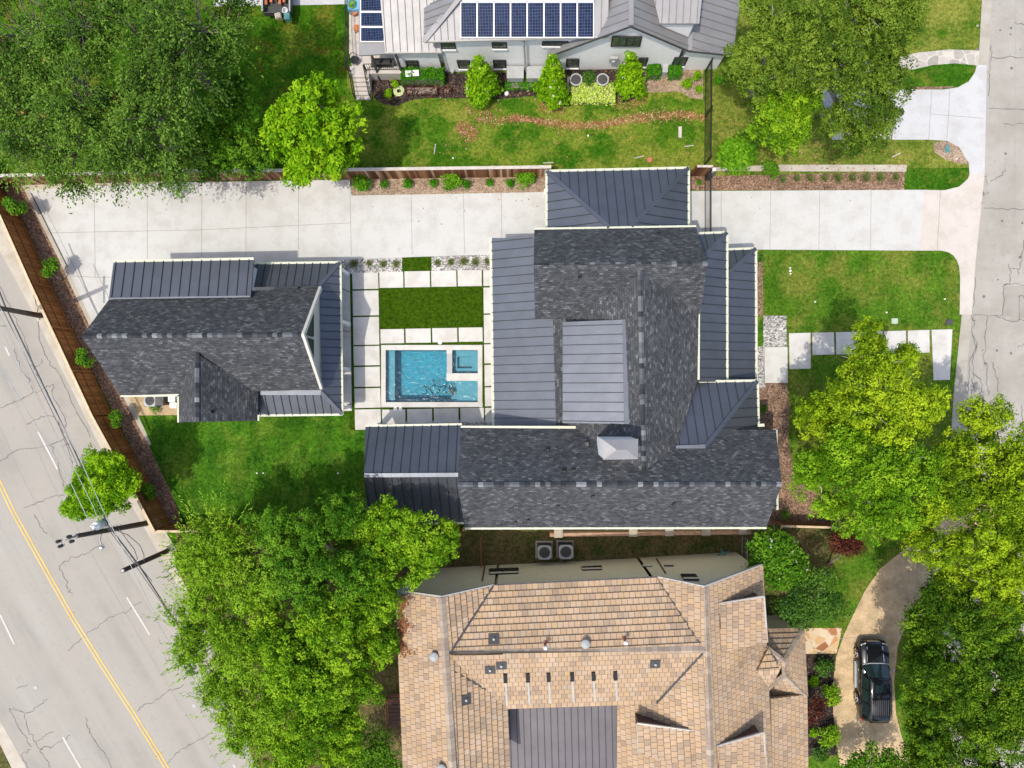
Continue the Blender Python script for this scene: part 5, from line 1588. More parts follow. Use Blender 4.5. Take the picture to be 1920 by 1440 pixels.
# pipes and vents
for x, y in ((1022, 1212), (1170, 1203)):
    p = on_plane(t_n, x, y - 6); q = MB(); q.cyl(p, .07, .75, 10); q.cyl(p, .14, .08, 10)
    o = q.build('vent_pipe', M['copper'], troof); q = MB(); q.cyl(p + Vector((0, 0, .75)), .13, .12, 12, 0, .08); q.build('vent_cap', M['white'], o)
for P, x, y in ((t_n, 1097, 1204), (l_w, 815, 1228), (l_w, 829, 1436)):
    p = on_plane(P, x, y); q = MB(); q.cyl(p, .16, .3, 14); q.tube([p + Vector((0, 0, .28 + .05 * k)) for k in range(5)], [.26, .27, .24, .16, .04], 16); q.build('mushroom_vent', M['grey'], troof)
for P, x, y in ((t_n, 926, 1198), (t_s, 919, 1254), (l_e2, 873, 1311), (t_s, 940, 1246), (t_s, 1228, 1243)):
    p = on_plane(P, x, y); n, h, s = frame(P); q = MB(); c = p + n * .09
    d = h * .3; e = s * .3
    q.add([c - d - e, c + d - e, c + d + e, c - d + e], [(0, 1, 2, 3)]); q.tube([c, c + Vector((0, 0, .16))], [.09, .06], 10, 1); q.build('flashed_vent', [M['dark_grey'], M['grey']], troof)
for k, x in enumerate((947, 989, 1028, 1072, 1112, 1153)):
    q = MB(); a = on_plane(t_s, x, 1262 - k * 1.0); b = on_plane(t_s, x + 1, 1278 - k); c = on_plane(t_s, x + 4, 1320 - k * 1.6); n, h, s = frame(t_s)
    q.bar(a + n * .12, b + n * .12, .22, .12, 0); q.build('anchor_plate', M['black'], troof)
    q = MB(); q.bar(b + n * .09, c + n * .09, .12, .05, 0); q.build('anchor_strip', M['gutter_grey'], troof)
# shed dormers with brown cheeks
def dormer(P, west, q, lift):
    """q: four photo points: hinge-north, front-north, front-south, hinge-south; the front corners are lifted off the roof"""
    a = on_plane(P, *q[0]); d = on_plane(P, *q[3])
    b = on_plane(P, *q[1]); c = on_plane(P, *q[2])
    b = G(q[1][0], q[1][1], b.z + lift); c = G(q[2][0], q[2][1], c.z + lift)
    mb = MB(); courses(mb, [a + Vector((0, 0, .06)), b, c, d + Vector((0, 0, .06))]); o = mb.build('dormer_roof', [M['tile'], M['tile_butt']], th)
    ch_ = MB()
    ins = Vector((-.15 if not west else .15, -.12, 0))
    b2 = b + ins - Vector((0, 0, .14)); c2 = c + Vector((ins.x, .12, -.14)); a2 = a + Vector((0, -.12, -.1)); d2 = d + Vector((0, .1, -.1))
    bz = Vector((b2.x, b2.y, b2.z - 2.2)); cz = Vector((c2.x, c2.y, c2.z - 2.2))
    ch_.add([a2, b2, bz, d2, c2, cz], [(0, 2, 1), (3, 4, 5), (1, 2, 5, 4)])
    ch_.build('dormer_cheek', M['brown_wall'], o)
    rb = MB(); rb.bar(a + Vector((0, 0.02, .1)), b + Vector((0, 0.02, .1)), .09, .14); rb.bar(b + Vector((0, 0, .07)), c + Vector((0, 0, .07)), .1, .12); rb.build('dormer_gutter', M['gutter_grey'], o)
dormer(r_e, False, [(1347, 1132), (1432, 1118), (1438, 1204), (1352, 1222)], 1.7)
dormer(r_e, False, [(1343, 1399), (1432, 1373), (1436, 1460), (1350, 1480)], 1.7)
dormer(r_w3, True, [(1298, 1370), (1194, 1356), (1197, 1412), (1300, 1440)], 1.6)
# entrance turret roof
en = PL((1440, 1180, 3.6), (1506, 1178, 3.6), (1470, 1240, 5.4), (1440, 1213))
ee = PL((1506, 1178, 3.6), (1513, 1306, 3.6), (1471, 1258, 5.4), (1470, 1240))
es = PL((1513, 1306, 3.6), (1430, 1308, 3.6), (1471, 1268, 5.0))
ew = PL((1470, 1240, 5.4), (1436, 1214, 5.2), (1424, 1282, 5.0), (1440, 1300))
er = roof_part('entry_roof', [en, ee, es, ew], 'tile', th, walls, body=False)
tn = PL((1420, 1258, 6.0), (1462, 1255, 6.0), (1440, 1216, 5.5))
ts = PL((1420, 1258, 6.0), (1462, 1255, 6.0), (1440, 1287, 5.3))
roof_part('entry_gablet', [tn, ts], 'tile', th, walls, body=False)
for a, b in (((1506, 1179, 3.6), (1470, 1240, 5.4)), ((1436, 1214, 5.3), (1470, 1240, 5.4)), ((1470, 1240, 5.4), (1471, 1266, 5.1)), ((1471, 1266, 5.1), (1512, 1305, 3.65)), ((1471, 1266, 5.1), (1440, 1290, 5.1))):
    cp = MB(); caps(cp, G(*a) + Vector((0, 0, .1)), G(*b) + Vector((0, 0, .1)), .3, .32, .05); cp.build('entry_cap', M['tile_cap'], er)
for a, b in (((1440, 1180, 3.63), (1506, 1178, 3.63)), ((1506, 1178, 3.63), (1513, 1306, 3.63)), ((1513, 1306, 3.63), (1478, 1308, 3.63))):
    q = MB(); gutter(q, G(*a), G(*b), .1, .1); q.build('entry_gutter', M['gutter'], er)
wb = MB(); wb.prism([tuple(G(x, y, 3.5))[:2] for x, y in ((1436, 1188), (1498, 1186), (1504, 1448), (1436, 1448))], 0, 3.4); wb.build('entry_wall', M['taupe_wall'], th)
# satellite dish
p = G(756, 1108, 6.9); dsh = thing('satellite_dish', 'grey satellite dish on the north corner of the tan tiled roof', 'satellite dish', p)
q = MB(); V = [p]; F = []
dv = Vector((0.1, 1.0, 0.75)).normalized(); ax = dv.cross(Vector((0, 0, 1))).normalized(); ay = ax.cross(dv)
rings = 4; nn = 18; V = [p - dv * .08]
for r_ in range(1, rings + 1):
    for k in range(nn):
        t = 2 * math.pi * k / nn; f = r_ / rings
        V.append(p + ax * math.cos(t) * .38 * f + ay * math.sin(t) * .34 * f + dv * (-.08 + .09 * f * f))
F = [(0, 1 + k, 1 + (k + 1) % nn) for k in range(nn)]
for r_ in range(rings - 1):
    for k in range(nn): F.append((1 + r_ * nn + k, 1 + (r_ + 1) * nn + k, 1 + (r_ + 1) * nn + (k + 1) % nn, 1 + r_ * nn + (k + 1) % nn))
q.add(V, F); q.build('reflector', M['grey'], dsh, True)
q = MB(); q.tube([p - dv * .08, p + Vector((0, -.35, -.35)), p + Vector((0, -.4, -.55))], .035, 6); q.build('mast', M['grey'], dsh)
q = MB(); q.tube([p - ay * .3, p + dv * .42], .02, 5); q.box(tuple(p + dv * .45), (.09, .12, .09)); q.build('feed_arm', M['dark_grey'], dsh)

# brown leaf debris along the west gutter of the tiled roof
nq = 700
yy = rng.beta(1.3, 1.6, nq) * 118 + 1114
xx = 746 + np.abs(rng.normal(size=nq)) * 6.5 * (1 + .6 * np.sin(yy * .13)) + (yy - 1110) * .045
Pq = np.array([np.array(on_plane(l_w, x, y)) for x, y in zip(xx, yy)]) + np.array([0, 0, .13])
nn_ = unit(np.array([-.3, 0, 1.0]) + rng.normal(size=(nq, 3)) * .4); qq = rng.normal(size=(nq, 3)); dd = unit(qq - nn_ * np.sum(qq * nn_, axis=1)[:, None]); ll = .13 * (.6 + .8 * rng.random(nq))
struct(leaf_mesh('roof_leaf_debris', Pq, nn_, dd, ll, ll * .6, rng.random(nq) * .55, M['dead_leaf'], None), 'stuff')

# ================================================================== FENCES
def board_fence(name, label, pts, h, mat, cap, thick=.03, bw=.14, cap_w=.14, seed=0):
    """boards along a polyline of photo points, with posts, rails and a cap"""
    rs = random.Random(seed)
    P = [G(*p) for p in pts]
    root = thing(name, label, 'fence', (P[0] + P[-1]) / 2)
    b = MB(); c = MB(); rl = MB()
    for i in range(len(P) - 1):
        a, e = P[i], P[i + 1]; L = (e - a).length; d = (e - a) / L; nrm = Vector((-d.y, d.x, 0))
        n = int(L / bw); rz = math.atan2(d.y, d.x)
        for k in range(n):
            p = a + d * ((k + .5) * L / n) + nrm * rs.uniform(-.006, .006)
            hh = h - .03 + rs.uniform(-.015, .01)
            b.box((p.x, p.y, hh / 2), (L / n - .006, thick, hh), 0, rz, rs.random() ** 1.3)
        c.bar(a + Vector((0, 0, h + .04)), e + Vector((0, 0, h + .04)), cap_w, .05)
        for z in (.35, h * .55, h - .2):
            rl.bar(a + nrm * .06 + Vector((0, 0, z)), e + nrm * .06 + Vector((0, 0, z)), .045, .09)
        m = max(1, int(L / 2.4))
        for k in range(m + 1):
            p = a + d * (k * L / m) + nrm * .08
            q = MB(); q.box((p.x, p.y, h / 2), (.09, .09, h - .05), 0, rz); q.build('post', M['wood_dark'], root)
    b.build('board_panel', M[mat], root); c.build('cap_rail', M[cap], root); rl.build('rail', M['wood_dark'], root)
    return root
board_fence('board_fence', 'stained brown board fence with pale cap running along the avenue', [(-30, 290), (0, 346), (46, 420), (100, 541), (210, 777), (287, 917), (322, 984)], 2.3, 'wood_dark', 'wood_cap', bw=.12, cap_w=.16, seed=1)
board_fence('board_fence', 'weathered striped board fence between driveway and neighbour back yard', [(0, 348), (340, 339), (660, 336), (1031, 331)], 2.05, 'wood', 'grey_cap', bw=.145, cap_w=.2, seed=2)
board_fence('board_fence', 'short brown board fence piece between carport roof and driveway gate', [(1293, 330), (1321, 330)], 2.05, 'wood', 'grey_cap', seed=3)
board_fence('board_fence', 'brown board fence meeting the avenue fence and running under the big trees', [(322, 984), (600, 986), (868, 990)], 2.2, 'wood_dark', 'wood_cap', seed=4)
board_fence('board_fence', 'low board fence with pale cap in front of the red leaved maple', [(1448, 978), (1560, 981), (1690, 982)], 1.6, 'wood', 'wood_cap', seed=5)
# iron fence and sliding gate
def iron(name, label, cat, pts, h, sp=.15, leaves=0):
    P = [G(*p) for p in pts]; root = thing(name, label, cat, (P[0] + P[-1]) / 2)
    bars = MB(); r = MB()
    for i in range(len(P) - 1):
        a, e = P[i], P[i + 1]; L = (e - a).length; n = int(L / sp); d = (e - a) / L; rz = math.atan2(d.y, d.x)
        for k in range(n + 1):
            p = a.lerp(e, k / n); bars.box((p.x, p.y, h / 2 + .04), (.022, .022, h - .02), 0, rz)
        for z in (.12, h - .22, h + .02):
            r.bar(a + Vector((0, 0, z)), e + Vector((0, 0, z)), .045, .045)
        m = max(1, int(L / 2.4))
        for k in range(m + 1):
            p = a.lerp(e, k / m); q = MB(); q.box((p.x, p.y, h / 2 + .04), (.075, .075, h + .08), 0, rz); q.box((p.x, p.y, h + .1), (.1, .1, .03), 0, rz); q.build('post', M['black'], root)
    bars.build('picket_panel', M['black'], root); r.build('rail', M['black'], root)
    return root
iron('iron_fence', 'tall black iron picket fence standing across the patchy side yard', 'fence', [(1322, 134), (1321.5, 220), (1320.5, 309)], 1.75)
ig = iron('iron_gate', 'black iron driveway gate beside the carport roof', 'gate', [(1321.5, 334), (1321.5, 462)], 1.6)
p = G(1326, 332); q = MB(); q.box((p.x, p.y, .55), (.35, .45, 1.1)); q.box((p.x, p.y, 1.12), (.4, .5, .06)); q.build('gate_motor', M['dark_grey'], ig)
q = MB(); q.cyl(p + Vector((.02, 0, 1.15)), .07, .5, 8); q.tube([p + Vector((.02, 0, 1.6 + .04 * k)) for k in range(4)], [.1, .13, .12, .03], 12); q.build('gate_lamp', M['white'], ig)
# brick wall with stone capped piers
bwall = thing('brick_wall', 'low red brick wall with stone capped piers under the south eaves of the dark roofed house', 'wall', G(1200, 1000))
q = MB()
a = G(1030, 998); b = G(1400, 993)
ln = Vector((b.x - a.x, b.y - a.y, 0)); n_ = Vector((-ln.y, ln.x, 0)).normalized() * .12
P = [a + n_, b + n_, b - n_, a - n_]
V = [Vector((p.x, p.y, 0)) for p in P] + [Vector((p.x, p.y, .95)) for p in P]
F = [(0, 3, 2, 1), (4, 5, 6, 7), (0, 1, 5, 4), (1, 2, 6, 5), (2, 3, 7, 6), (3, 0, 4, 7)]
q.add(V, F, 0, .5, [[(V[i].dot(ln.normalized()), V[i].z + (V[i].y - V[F[k][0]].y)) for i in f] for k, f in enumerate(F)])
q.build('wall_panel', M['brick'], bwall)
for x, y in ((1047, 1000), (1187, 998), (1255, 997), (1324, 996), (1393, 994)):
    p = G(x, y, 1.1); q = MB(); q.box((p.x, p.y, .53), (.4, .4, 1.06)); pi_ = q.build('pier', M['stone'], bwall)
    q = MB(); q.box((p.x, p.y, 1.1), (.56, .56, .1)); q.box((p.x, p.y, 1.16), (.4, .4, .05)); q.build('pier_cap', M['stone'], pi_)
pst = G(903, 1005); q = MB(); q.tube([G(903, 1003) + Vector((0, 0, 1.2)), G(904, 1056) + Vector((0, 0, 1.2))], .03, 5); q.tube([pst, pst + Vector((0, 0, 1.25))], .035, 5); q.tube([G(904, 1056), G(904, 1056) + Vector((0, 0, 1.25))], .035, 5)
for k in range(12): t = G(903.5, 1005 + k * 4.4); q.tube([t, t + Vector((0, 0, 1.2))], .012, 4)
tag(q.build('side_gate', M['copper']), 'rusty thin gate crossing the side yard by the bright leaved tree', 'gate')
q = MB(); a = G(1391, 1005); b = G(1390, 1046)
for z in (.1, 1.2): q.tube([a + Vector((0, 0, z)), b + Vector((0, 0, z))], .025, 5)
for k in range(11): t = a.lerp(b, k / 10); q.tube([t, t + Vector((0, 0, 1.25))], .012 if 0 < k < 10 else .03, 4)
tag(q.build('side_gate', M['gutter_grey']), 'pale thin gate closing the east end of the side yard', 'gate')
# small deck frame at the south
dk = thing('wooden_deck', 'dark red railed deck beside the left wall of the tan tiled house', 'deck', G(738, 1340))
q = MB()
for k in range(9):
    a = G(730, 1298 + k * 7); b = G(757, 1298 + k * 7); q.bar(a + Vector((0, 0, .5)), b + Vector((0, 0, .5)), .22, .05)
q.build('boards', M['brown_wall'], dk)
railing(dk, [Gz(755, 1298, .5), Gz(730, 1298, .5), Gz(731, 1352, .5)], .8, .16, .03, 'copper')

# ================================================================== AIR CONDITIONERS
def ac_unit(px, py, size, h, label, group, round_=False, case='grey', base_py=None):
    p = G(px, py, h); p.z = 0
    r = thing('air_conditioner', label, 'air conditioner', p, group)
    q = MB()
    if round_:
        q.tube([p + Vector((0, 0, .05)), p + Vector((0, 0, h - .06)), p + Vector((0, 0, h))], [size * .55, size * .55, size * .48], 8)
    else:
        q.box((p.x, p.y, h / 2), (size, size, h - .08))
        for k in range(9): q.box((p.x, p.y, .12 + k * (h - .25) / 8), (size + .03, size + .03, .03))
    q.build('cabinet', M['dark_grey'], r)
    q = MB(); n = 28; R = size * .40
    zt = h + .005; V = []; F = []
    for k in range(n):
        t = 2 * math.pi * k / n; c, s = math.cos(t), math.sin(t); m = max(abs(c), abs(s)); e = size * .51 / (m if not round_ else 1)
        e = min(e, size * .62)
        V += [p + Vector((c * e, s * e, zt)), p + Vector((c * R, s * R, zt)), p + Vector((c * e, s * e, zt - .07)), p + Vector((c * R, s * R, zt - .12))]
    for k in range(n):
        a = 4 * k; b = 4 * ((k + 1) % n)
        F += [(a, b, b + 1, a + 1), (a + 2, b + 2, b, a), (a + 1, b + 1, b + 3, a + 3)]
    q.add(V, F); q.build('top_cover', M[case], r)
    q = MB(); q.cyl(p + Vector((0, 0, zt - .11)), R * .28, .06, 12)
    for k in range(4):
        t = k * 1.571 + .3 + random.random()
        V = []
        for rr, dt, dz in ((.2, -.35, 0), (.95, -.28, 0), (.98, .30, .05), (.2, .35, .05)):
            V.append(p + Vector((math.cos(t + dt) * R * rr, math.sin(t + dt) * R * rr, zt - .11 + dz)))
        q.add(V, [(0, 1, 2, 3)])
    q.build('fan', M['steel'] if case != 'dark_grey' else M['grey'], r)
    q = MB()
    for k in range(1, 5): 
        rr = R * k / 4.2; q.tube([p + Vector((math.cos(2 * math.pi * j / 24) * rr, math.sin(2 * math.pi * j / 24) * rr, zt)) for j in range(25)], .006, 3, cap=False)
    for k in range(6):
        t = k * math.pi / 6; q.tube([p + Vector((math.cos(t) * R, math.sin(t) * R, zt)), p - Vector((math.cos(t) * R, math.sin(t) * R, -zt))], .006, 3)
    q.build('grille', M['dark_grey'], r)
    q = MB(); q.box((p.x, p.y, .025), (size + .25, size + .25, .05)); q.build('slab', M['kerb'], r)
    return r
ac_unit(1021, 1036, .92, .95, 'grey square air conditioner in the side yard, the left of the two', 'air conditioners in the side yard')
ac_unit(1061, 1035, .92, .95, 'grey square air conditioner in the side yard, the right of the two', 'air conditioners in the side yard')
for x, y0 in ((1040, 1056), (1058, 1056)):
    q = MB(); q.tube([G(x, y0 - 6) + Vector((0, 0, .1)), G(x, y0 + 1) + Vector((0, 0, .12)), G(x + 1, y0 + 6) + Vector((0, 0, .9))], .05, 6); q.build('line_set', M['black'], th)
ac_unit(1080, 149, .82, .8, 'round cornered air conditioner at the white house, left of the grey green shrub', 'air conditioners at the white house', True)
ac_unit(1130, 149, .82, .8, 'round cornered air conditioner at the white house, right of the grey green shrub', 'air conditioners at the white house', True)
ac_unit(281, 751, .78, .75, 'black fan air conditioner on the concrete pad behind the guest house', None, False, 'grey')
p = G(299, 751, .8); q = MB(); q.box((p.x, p.y, .4), (.5, .62, .8)); q.box((p.x, p.y, .82), (.54, .66, .05));
for k in range(5): q.box((p.x - .26, p.y, .15 + k * .13), (.03, .5, .04))
tag(q.build('pool_heater', M['dark_grey']), 'dark square equipment box beside the air conditioner on the concrete pad', 'equipment box')
for i, (x, y) in enumerate(((322, 748), (325, 760))):
    p = G(x, y, .5); q = MB(); q.box((p.x, p.y, .28), (.42, .34, .45)); q.box((p.x, p.y, .52), (.46, .38, .04)); q.cyl((p.x + .1, p.y, .54), .04, .1, 8); q.cyl((p.x - .1, p.y, .54), .05, .06, 8)
    tag(q.build('pump_box', M['white']), 'white pool pump box under the guest house gutter, %s' % ('nearer the eaves' if i == 0 else 'nearer the lawn'), 'pump', 'pool pump boxes')
p = G(1355, 1037, .6); q = MB(); q.tube([p - Vector((0, 0, .6)), p], .05, 6)
for k in range(4):
    t = k * 1.571 + .35; q.tube([p, p + Vector((math.cos(t) * .45, math.sin(t) * .35, .08))], .04, 6)
q.cyl(p, .12, .16, 10)
tag(q.build('hose_reel', M['teal']), 'blue grey hose reel standing at the wall of the tan house', 'hose reel')
# hose coil
p = G(748, 172); q = MB(); pts = [p + Vector(((.42 - .018 * k / 3) * math.cos(k * .55) * .9, (.42 - .018 * k / 3) * math.sin(k * .55) * .9, .07 + .05 * math.sin(k * .9) ** 2)) for k in range(46)]
q.tube(pts, .035, 6); pts = [p + Vector((.2 * math.cos(k * .5), .2 * math.sin(k * .5), .1)) for k in range(26)]; q.tube(pts, .035, 6)
tag(q.build('hose_coil', M['hose_green'], None, True), 'pale green coiled garden hose on the dark mulch by the white house', 'hose')
q = MB(); p = G(777, 150); q.box((p.x, p.y, 1.0), (.88, .4, .05), 0, .08); q.box((p.x, p.y, .5), (.08, .08, 1.0)); q.box((p.x - .35, p.y, .5), (.05, .05, 1.0)); q.box((p.x + .35, p.y, .5), (.05, .05, 1.0))
tag(q.build('white_board', M['white']), 'flat white board lying across the clipped hedge by the white house', 'board')
q = MB(); p = G(1243, 137); q.box((p.x, p.y, .35), (.3, .5, .7)); q.box((p.x, p.y, .72), (.36, .56, .05)); q.tube([p + Vector((.22, -.2, .1)), p + Vector((.22, .25, .9))], .03, 6)
tag(q.build('utility_cabinet', M['grey']), 'grey utility cabinet between two clipped shrubs at the white house', 'cabinet')
q = MB(); p = G(950, 177); q.tube([p, p + Vector((0, 0, .08)), p + Vector((0, 0, .22)), p + Vector((0, 0, .3))], [.08, .15, .14, .02], 14)
tag(q.build('garden_globe', M['white']), 'small white globe on the dark mulch at the foot of the flowering magnolia', 'globe')

# ================================================================== UTILITY POLES AND WIRES
def upole(name, label, base, top, h, r0=.19, r1=.13):
    b = G(*base); t = G(top[0], top[1], h)
    root = thing(name, label, 'utility pole', b)
    q = MB(); q.tube([b, b.lerp(t, .5), t], [r0, (r0 + r1) / 2, r1], 12); q.build('shaft', M['pole'], root)
    q = MB(); q.cyl(t, r1 * .7, .03, 10); q.build('pole_cap', M['grey'], root)
    return root, b, t
up1, b1, t1 = upole('utility_pole', 'tall dark utility pole carrying a white transformer and pale crossarms', (275, 981), (143, 1005), 7.6)
q = MB()
arm = [G(133, 1005, 8.9), G(113, 1014, 8.9), G(117, 1023, 8.9), G(138, 1014, 8.9)]
q.tube([t1, t1 + Vector((0, 0, 1.0))], .06, 8)
for a, b in ((t1 + Vector((0, 0, .9)), arm[0]), (arm[0], arm[1]), (arm[1], arm[2]), (arm[2], arm[3]), (t1 + Vector((0, 0, .9)), arm[3])):
    q.tube([a, b], .045, 6)
q.build('crossarm', M['kerb'], up1)
for p in arm:
    q = MB(); q.tube([p + Vector((0, 0, .03 + .06 * k)) for k in range(7)], [.09, .05, .1, .05, .1, .05, .04], 10); q.build('insulator', M['dark_grey'], up1)
p = b1.lerp(t1, .7) + Vector((.1, .45, .2))
q = MB(); q.tube([p + Vector((0, 0, -.45)), p + Vector((0, 0, .35)), p + Vector((0, 0, .45)), p + Vector((0, 0, .52))], [.27, .27, .22, .05], 18); q.cyl(p + Vector((.1, .05, .5)), .04, .22, 8); q.cyl(p + Vector((-.1, .05, .5)), .04, .22, 8); q.build('transformer', M['white'], up1)
p2 = b1.lerp(t1, .68) + Vector((-.05, -.5, .1)); q = MB(); q.tube([b1.lerp(t1, .68), p2, p2 + Vector((.15, -.45, 0))], .045, 6); q.tube([p2 + Vector((.15, -.45, -.1)), p2 + Vector((.15, -.45, .1)), p2 + Vector((.15, -.45, .18))], [.1, .14, .06], 10); q.build('lamp_bracket', M['steel'], up1)
for f in (.45, .5, .55):
    p = b1.lerp(t1, f); q = MB(); q.tube([p + Vector((.2, .3, 0)), p + Vector((-.15, -.3, .1)), p + Vector((-.1, .3, .15))], .02, 5); q.build('bracket', M['grey'], up1)
up2, b2, t2 = upole('utility_pole', 'shorter bare utility pole leaning over the avenue beside the willowy tree', (314, 1033), (230, 1070), 5.4, .17, .14)
up3, b3, t3 = upole('utility_pole', 'utility pole at the left edge of the photo by the stained fence', (76, 592), (-20, 574), 7.8)
q = MB(); q.box((t3.x, t3.y, 7.2), (.12, 1.8, .12)); q.build('crossarm', M['kerb'], up3)
def wire(label, pts, r=.022, mat='wire', sag=.0):
    P = [G(*p) for p in pts]; out = []
    for i in range(len(P) - 1):
        for k in range(8):
            t = k / 8; p = P[i].lerp(P[i + 1], t); p.z -= sag * 4 * t * (1 - t); out.append(p)
    out.append(P[-1]); q = MB(); q.tube(out, r, 5)
    tag(q.build('power_line', M[mat]), label, 'cable', 'cables along the avenue')
wire('thick dark cable bundle strung along the avenue above the fence kerb', [(-30, 470, 5.6), (8, 570, 5.6), (133, 830, 5.4), (203, 985, 5.2), (262, 1062, 5.2), (333, 1172, 5.2), (420, 1330, 5.2)], .045)
wire('thin dark cable just beside the thick bundle along the avenue', [(-30, 505, 5.9), (0, 570, 5.9), (127, 832, 5.7), (198, 985, 5.4), (258, 1066, 5.4), (345, 1190, 5.4), (470, 1390, 5.4)], .02)
wire('pale cable passing over the lone street tree, furthest left', [(-30, 640, 8.9), (100, 850, 8.9), (130, 900, 8.9), (168, 980, 7.4)], .022, 'wire_light')
wire('pale cable passing over the lone street tree, middle one', [(-30, 560, 8.6), (140, 880, 8.6), (175, 950, 8.0), (182, 968, 7.4)], .018, 'wire_light')
wire('pale cable passing over the lone street tree, nearest the fence', [(-30, 520, 7.2), (150, 860, 6.6), (190, 950, 6.2), (212, 992, 5.6)], .022, 'wire_light')
wire('pale cable running past the willowy tree down the avenue', [(212, 992, 6.0), (310, 1193, 6.0), (400, 1330, 6.0), (490, 1450, 6.0)], .02, 'wire_light')
wire('drooping black service cable hanging between the two close utility poles', [(212, 992, 5.6), (240, 1003, 4.6), (262, 1022, 4.2), (270, 1040, 4.4), (270, 1052, 4.6)], .022)
wire('looping slack cable coiled between the two close utility poles', [(222, 990, 5.2), (240, 1015, 4.9), (252, 1030, 4.8), (258, 1048, 4.8), (252, 1054, 4.8), (262, 1062, 4.8), (285, 1090, 5.0)], .022)

# ================================================================== PARKED SUV (front to the north)
cx, y_f, y_r = 652 / S, -459 / S, -603 / S
suv = thing('parked_suv', 'shiny black sport utility vehicle parked on the curved tan driveway', 'car', Vector((cx, (y_f + y_r) / 2, 0)))
Lc = y_f - y_r
def loft(mb, secs, mi=0, cap=True):
    n = len(secs[0]); V = [p for s_ in secs for p in s_]; F = []
    for i in range(len(secs) - 1):
        for k in range(n):
            F.append((i * n + k, (i + 1) * n + k, (i + 1) * n + (k + 1) % n, i * n + (k + 1) % n))
    if cap: F += [tuple(range(n)), tuple((len(secs) - 1) * n + k for k in range(n - 1, -1, -1))]
    mb.add(V, F, mi)
def sec(t, hw, zb, zt, crown, edge):
    y = y_f - t * Lc
    pr = [(-hw * .86, zb), (-hw, zb + .16), (-hw * 1.0, zb + .38), (-hw * .97, zt - .12), (-hw * edge, zt), (-hw * edge * .45, zt + crown), (hw * edge * .45, zt + crown), (hw * edge, zt), (hw * .97, zt - .12), (hw, zb + .38), (hw, zb + .16), (hw * .86, zb)]
    return [Vector((cx + x, y, z)) for x, z in pr]
q = MB()
loft(q, [sec(0, .62, .42, .62, .0, .8), sec(.012, .80, .36, .78, .01, .84), sec(.05, .91, .34, .93, .02, .86), sec(.12, .965, .33, 1.0, .03, .85), sec(.22, .975, .33, 1.04, .035, .84), sec(.31, .97, .33, 1.07, .03, .88),
         sec(.5, .965, .33, 1.08, 0, .93), sec(.75, .965, .33, 1.09, 0, .93), sec(.92, .95, .36, 1.08, 0, .92), sec(.985, .90, .42, 1.04, 0, .9), sec(1.0, .82, .5, .95, 0, .88)])
body = q.build('body', M['car_paint'], suv, True)
def csec(t, hw, z, hb=.93):
    y = y_f - t * Lc
    return [Vector((cx + x, y, zz)) for x, zz in ((-hb, 1.0), (-hb * .98, 1.08), (-hw, z - .08), (-hw * .82, z), (hw * .82, z), (hw, z - .08), (hb * .98, 1.08), (hb, 1.0))]
q = MB()
loft(q, [csec(.40, .68, 1.70), csec(.46, .70, 1.79), csec(.6, .70, 1.82), csec(.8, .69, 1.81), csec(.93, .67, 1.76), csec(.965, .64, 1.68), csec(.99, .72, 1.12, .82)])
q.build('cabin', M['car_paint'], suv, True)
def quadp(name, pts, mat, parent=suv, off=Vector((0, 0, .012))):
    q = MB(); q.add([Vector(p) + off for p in pts], [tuple(range(len(pts)))]); return q.build(name, M[mat], parent)
Y = lambda t: y_f - t * Lc
q = MB()
P0 = [Vector((cx - .80, Y(.285), 1.075)), Vector((cx - .4, Y(.27), 1.10)), Vector((cx + .4, Y(.27), 1.10)), Vector((cx + .80, Y(.285), 1.075))]
P1 = [Vector((cx - .60, Y(.408), 1.70)), Vector((cx - .3, Y(.40), 1.735)), Vector((cx + .3, Y(.40), 1.735)), Vector((cx + .60, Y(.408), 1.70))]
q.add(P0 + P1, [(0, 4, 5, 1), (1, 5, 6, 2), (2, 6, 7, 3)]); q.add([P0[0], P1[0], Vector((cx - .66, Y(.42), 1.66)), Vector((cx - .92, Y(.31), 1.06))], [(0, 1, 2, 3)]); q.add([P0[3], P1[3], Vector((cx + .66, Y(.42), 1.66)), Vector((cx + .92, Y(.31), 1.06))], [(3, 2, 1, 0)])
q.build('windshield', M['car_glass'], suv, True)
for sgn in (-1, 1):
    for t0, t1_ in ((.43, .56), (.575, .73), (.745, .90)):
        x0 = cx + sgn * .925; x1 = cx + sgn * .735
        pp = [(x0, Y(t0 - (.03 if t0 < .5 else 0)), 1.12), (x0, Y(t1_), 1.12), (x1, Y(t1_), 1.66), (x1, Y(t0), 1.66)]
        quadp('side_window', pp if sgn > 0 else pp[::-1], 'car_glass', suv, Vector((sgn * .018, 0, .012)))
quadp('rear_window', [(cx - .6, Y(.972), 1.62), (cx + .6, Y(.972), 1.62), (cx + .68, Y(.99), 1.2), (cx - .68, Y(.99), 1.2)], 'car_glass', suv, Vector((0, -.03, .01)))
quadp('sunroof', [(cx - .38, Y(.58), 1.825), (cx + .38, Y(.58), 1.825), (cx + .38, Y(.49), 1.812), (cx - .38, Y(.49), 1.812)], 'car_glass')
q = MB(); q.tube([Vector((cx - .86, Y(.275), 1.10)), Vector((cx - .4, Y(.262), 1.115)), Vector((cx + .4, Y(.262), 1.115)), Vector((cx + .86, Y(.275), 1.10))], .035, 6); q.build('cowl', M['grey'], suv)
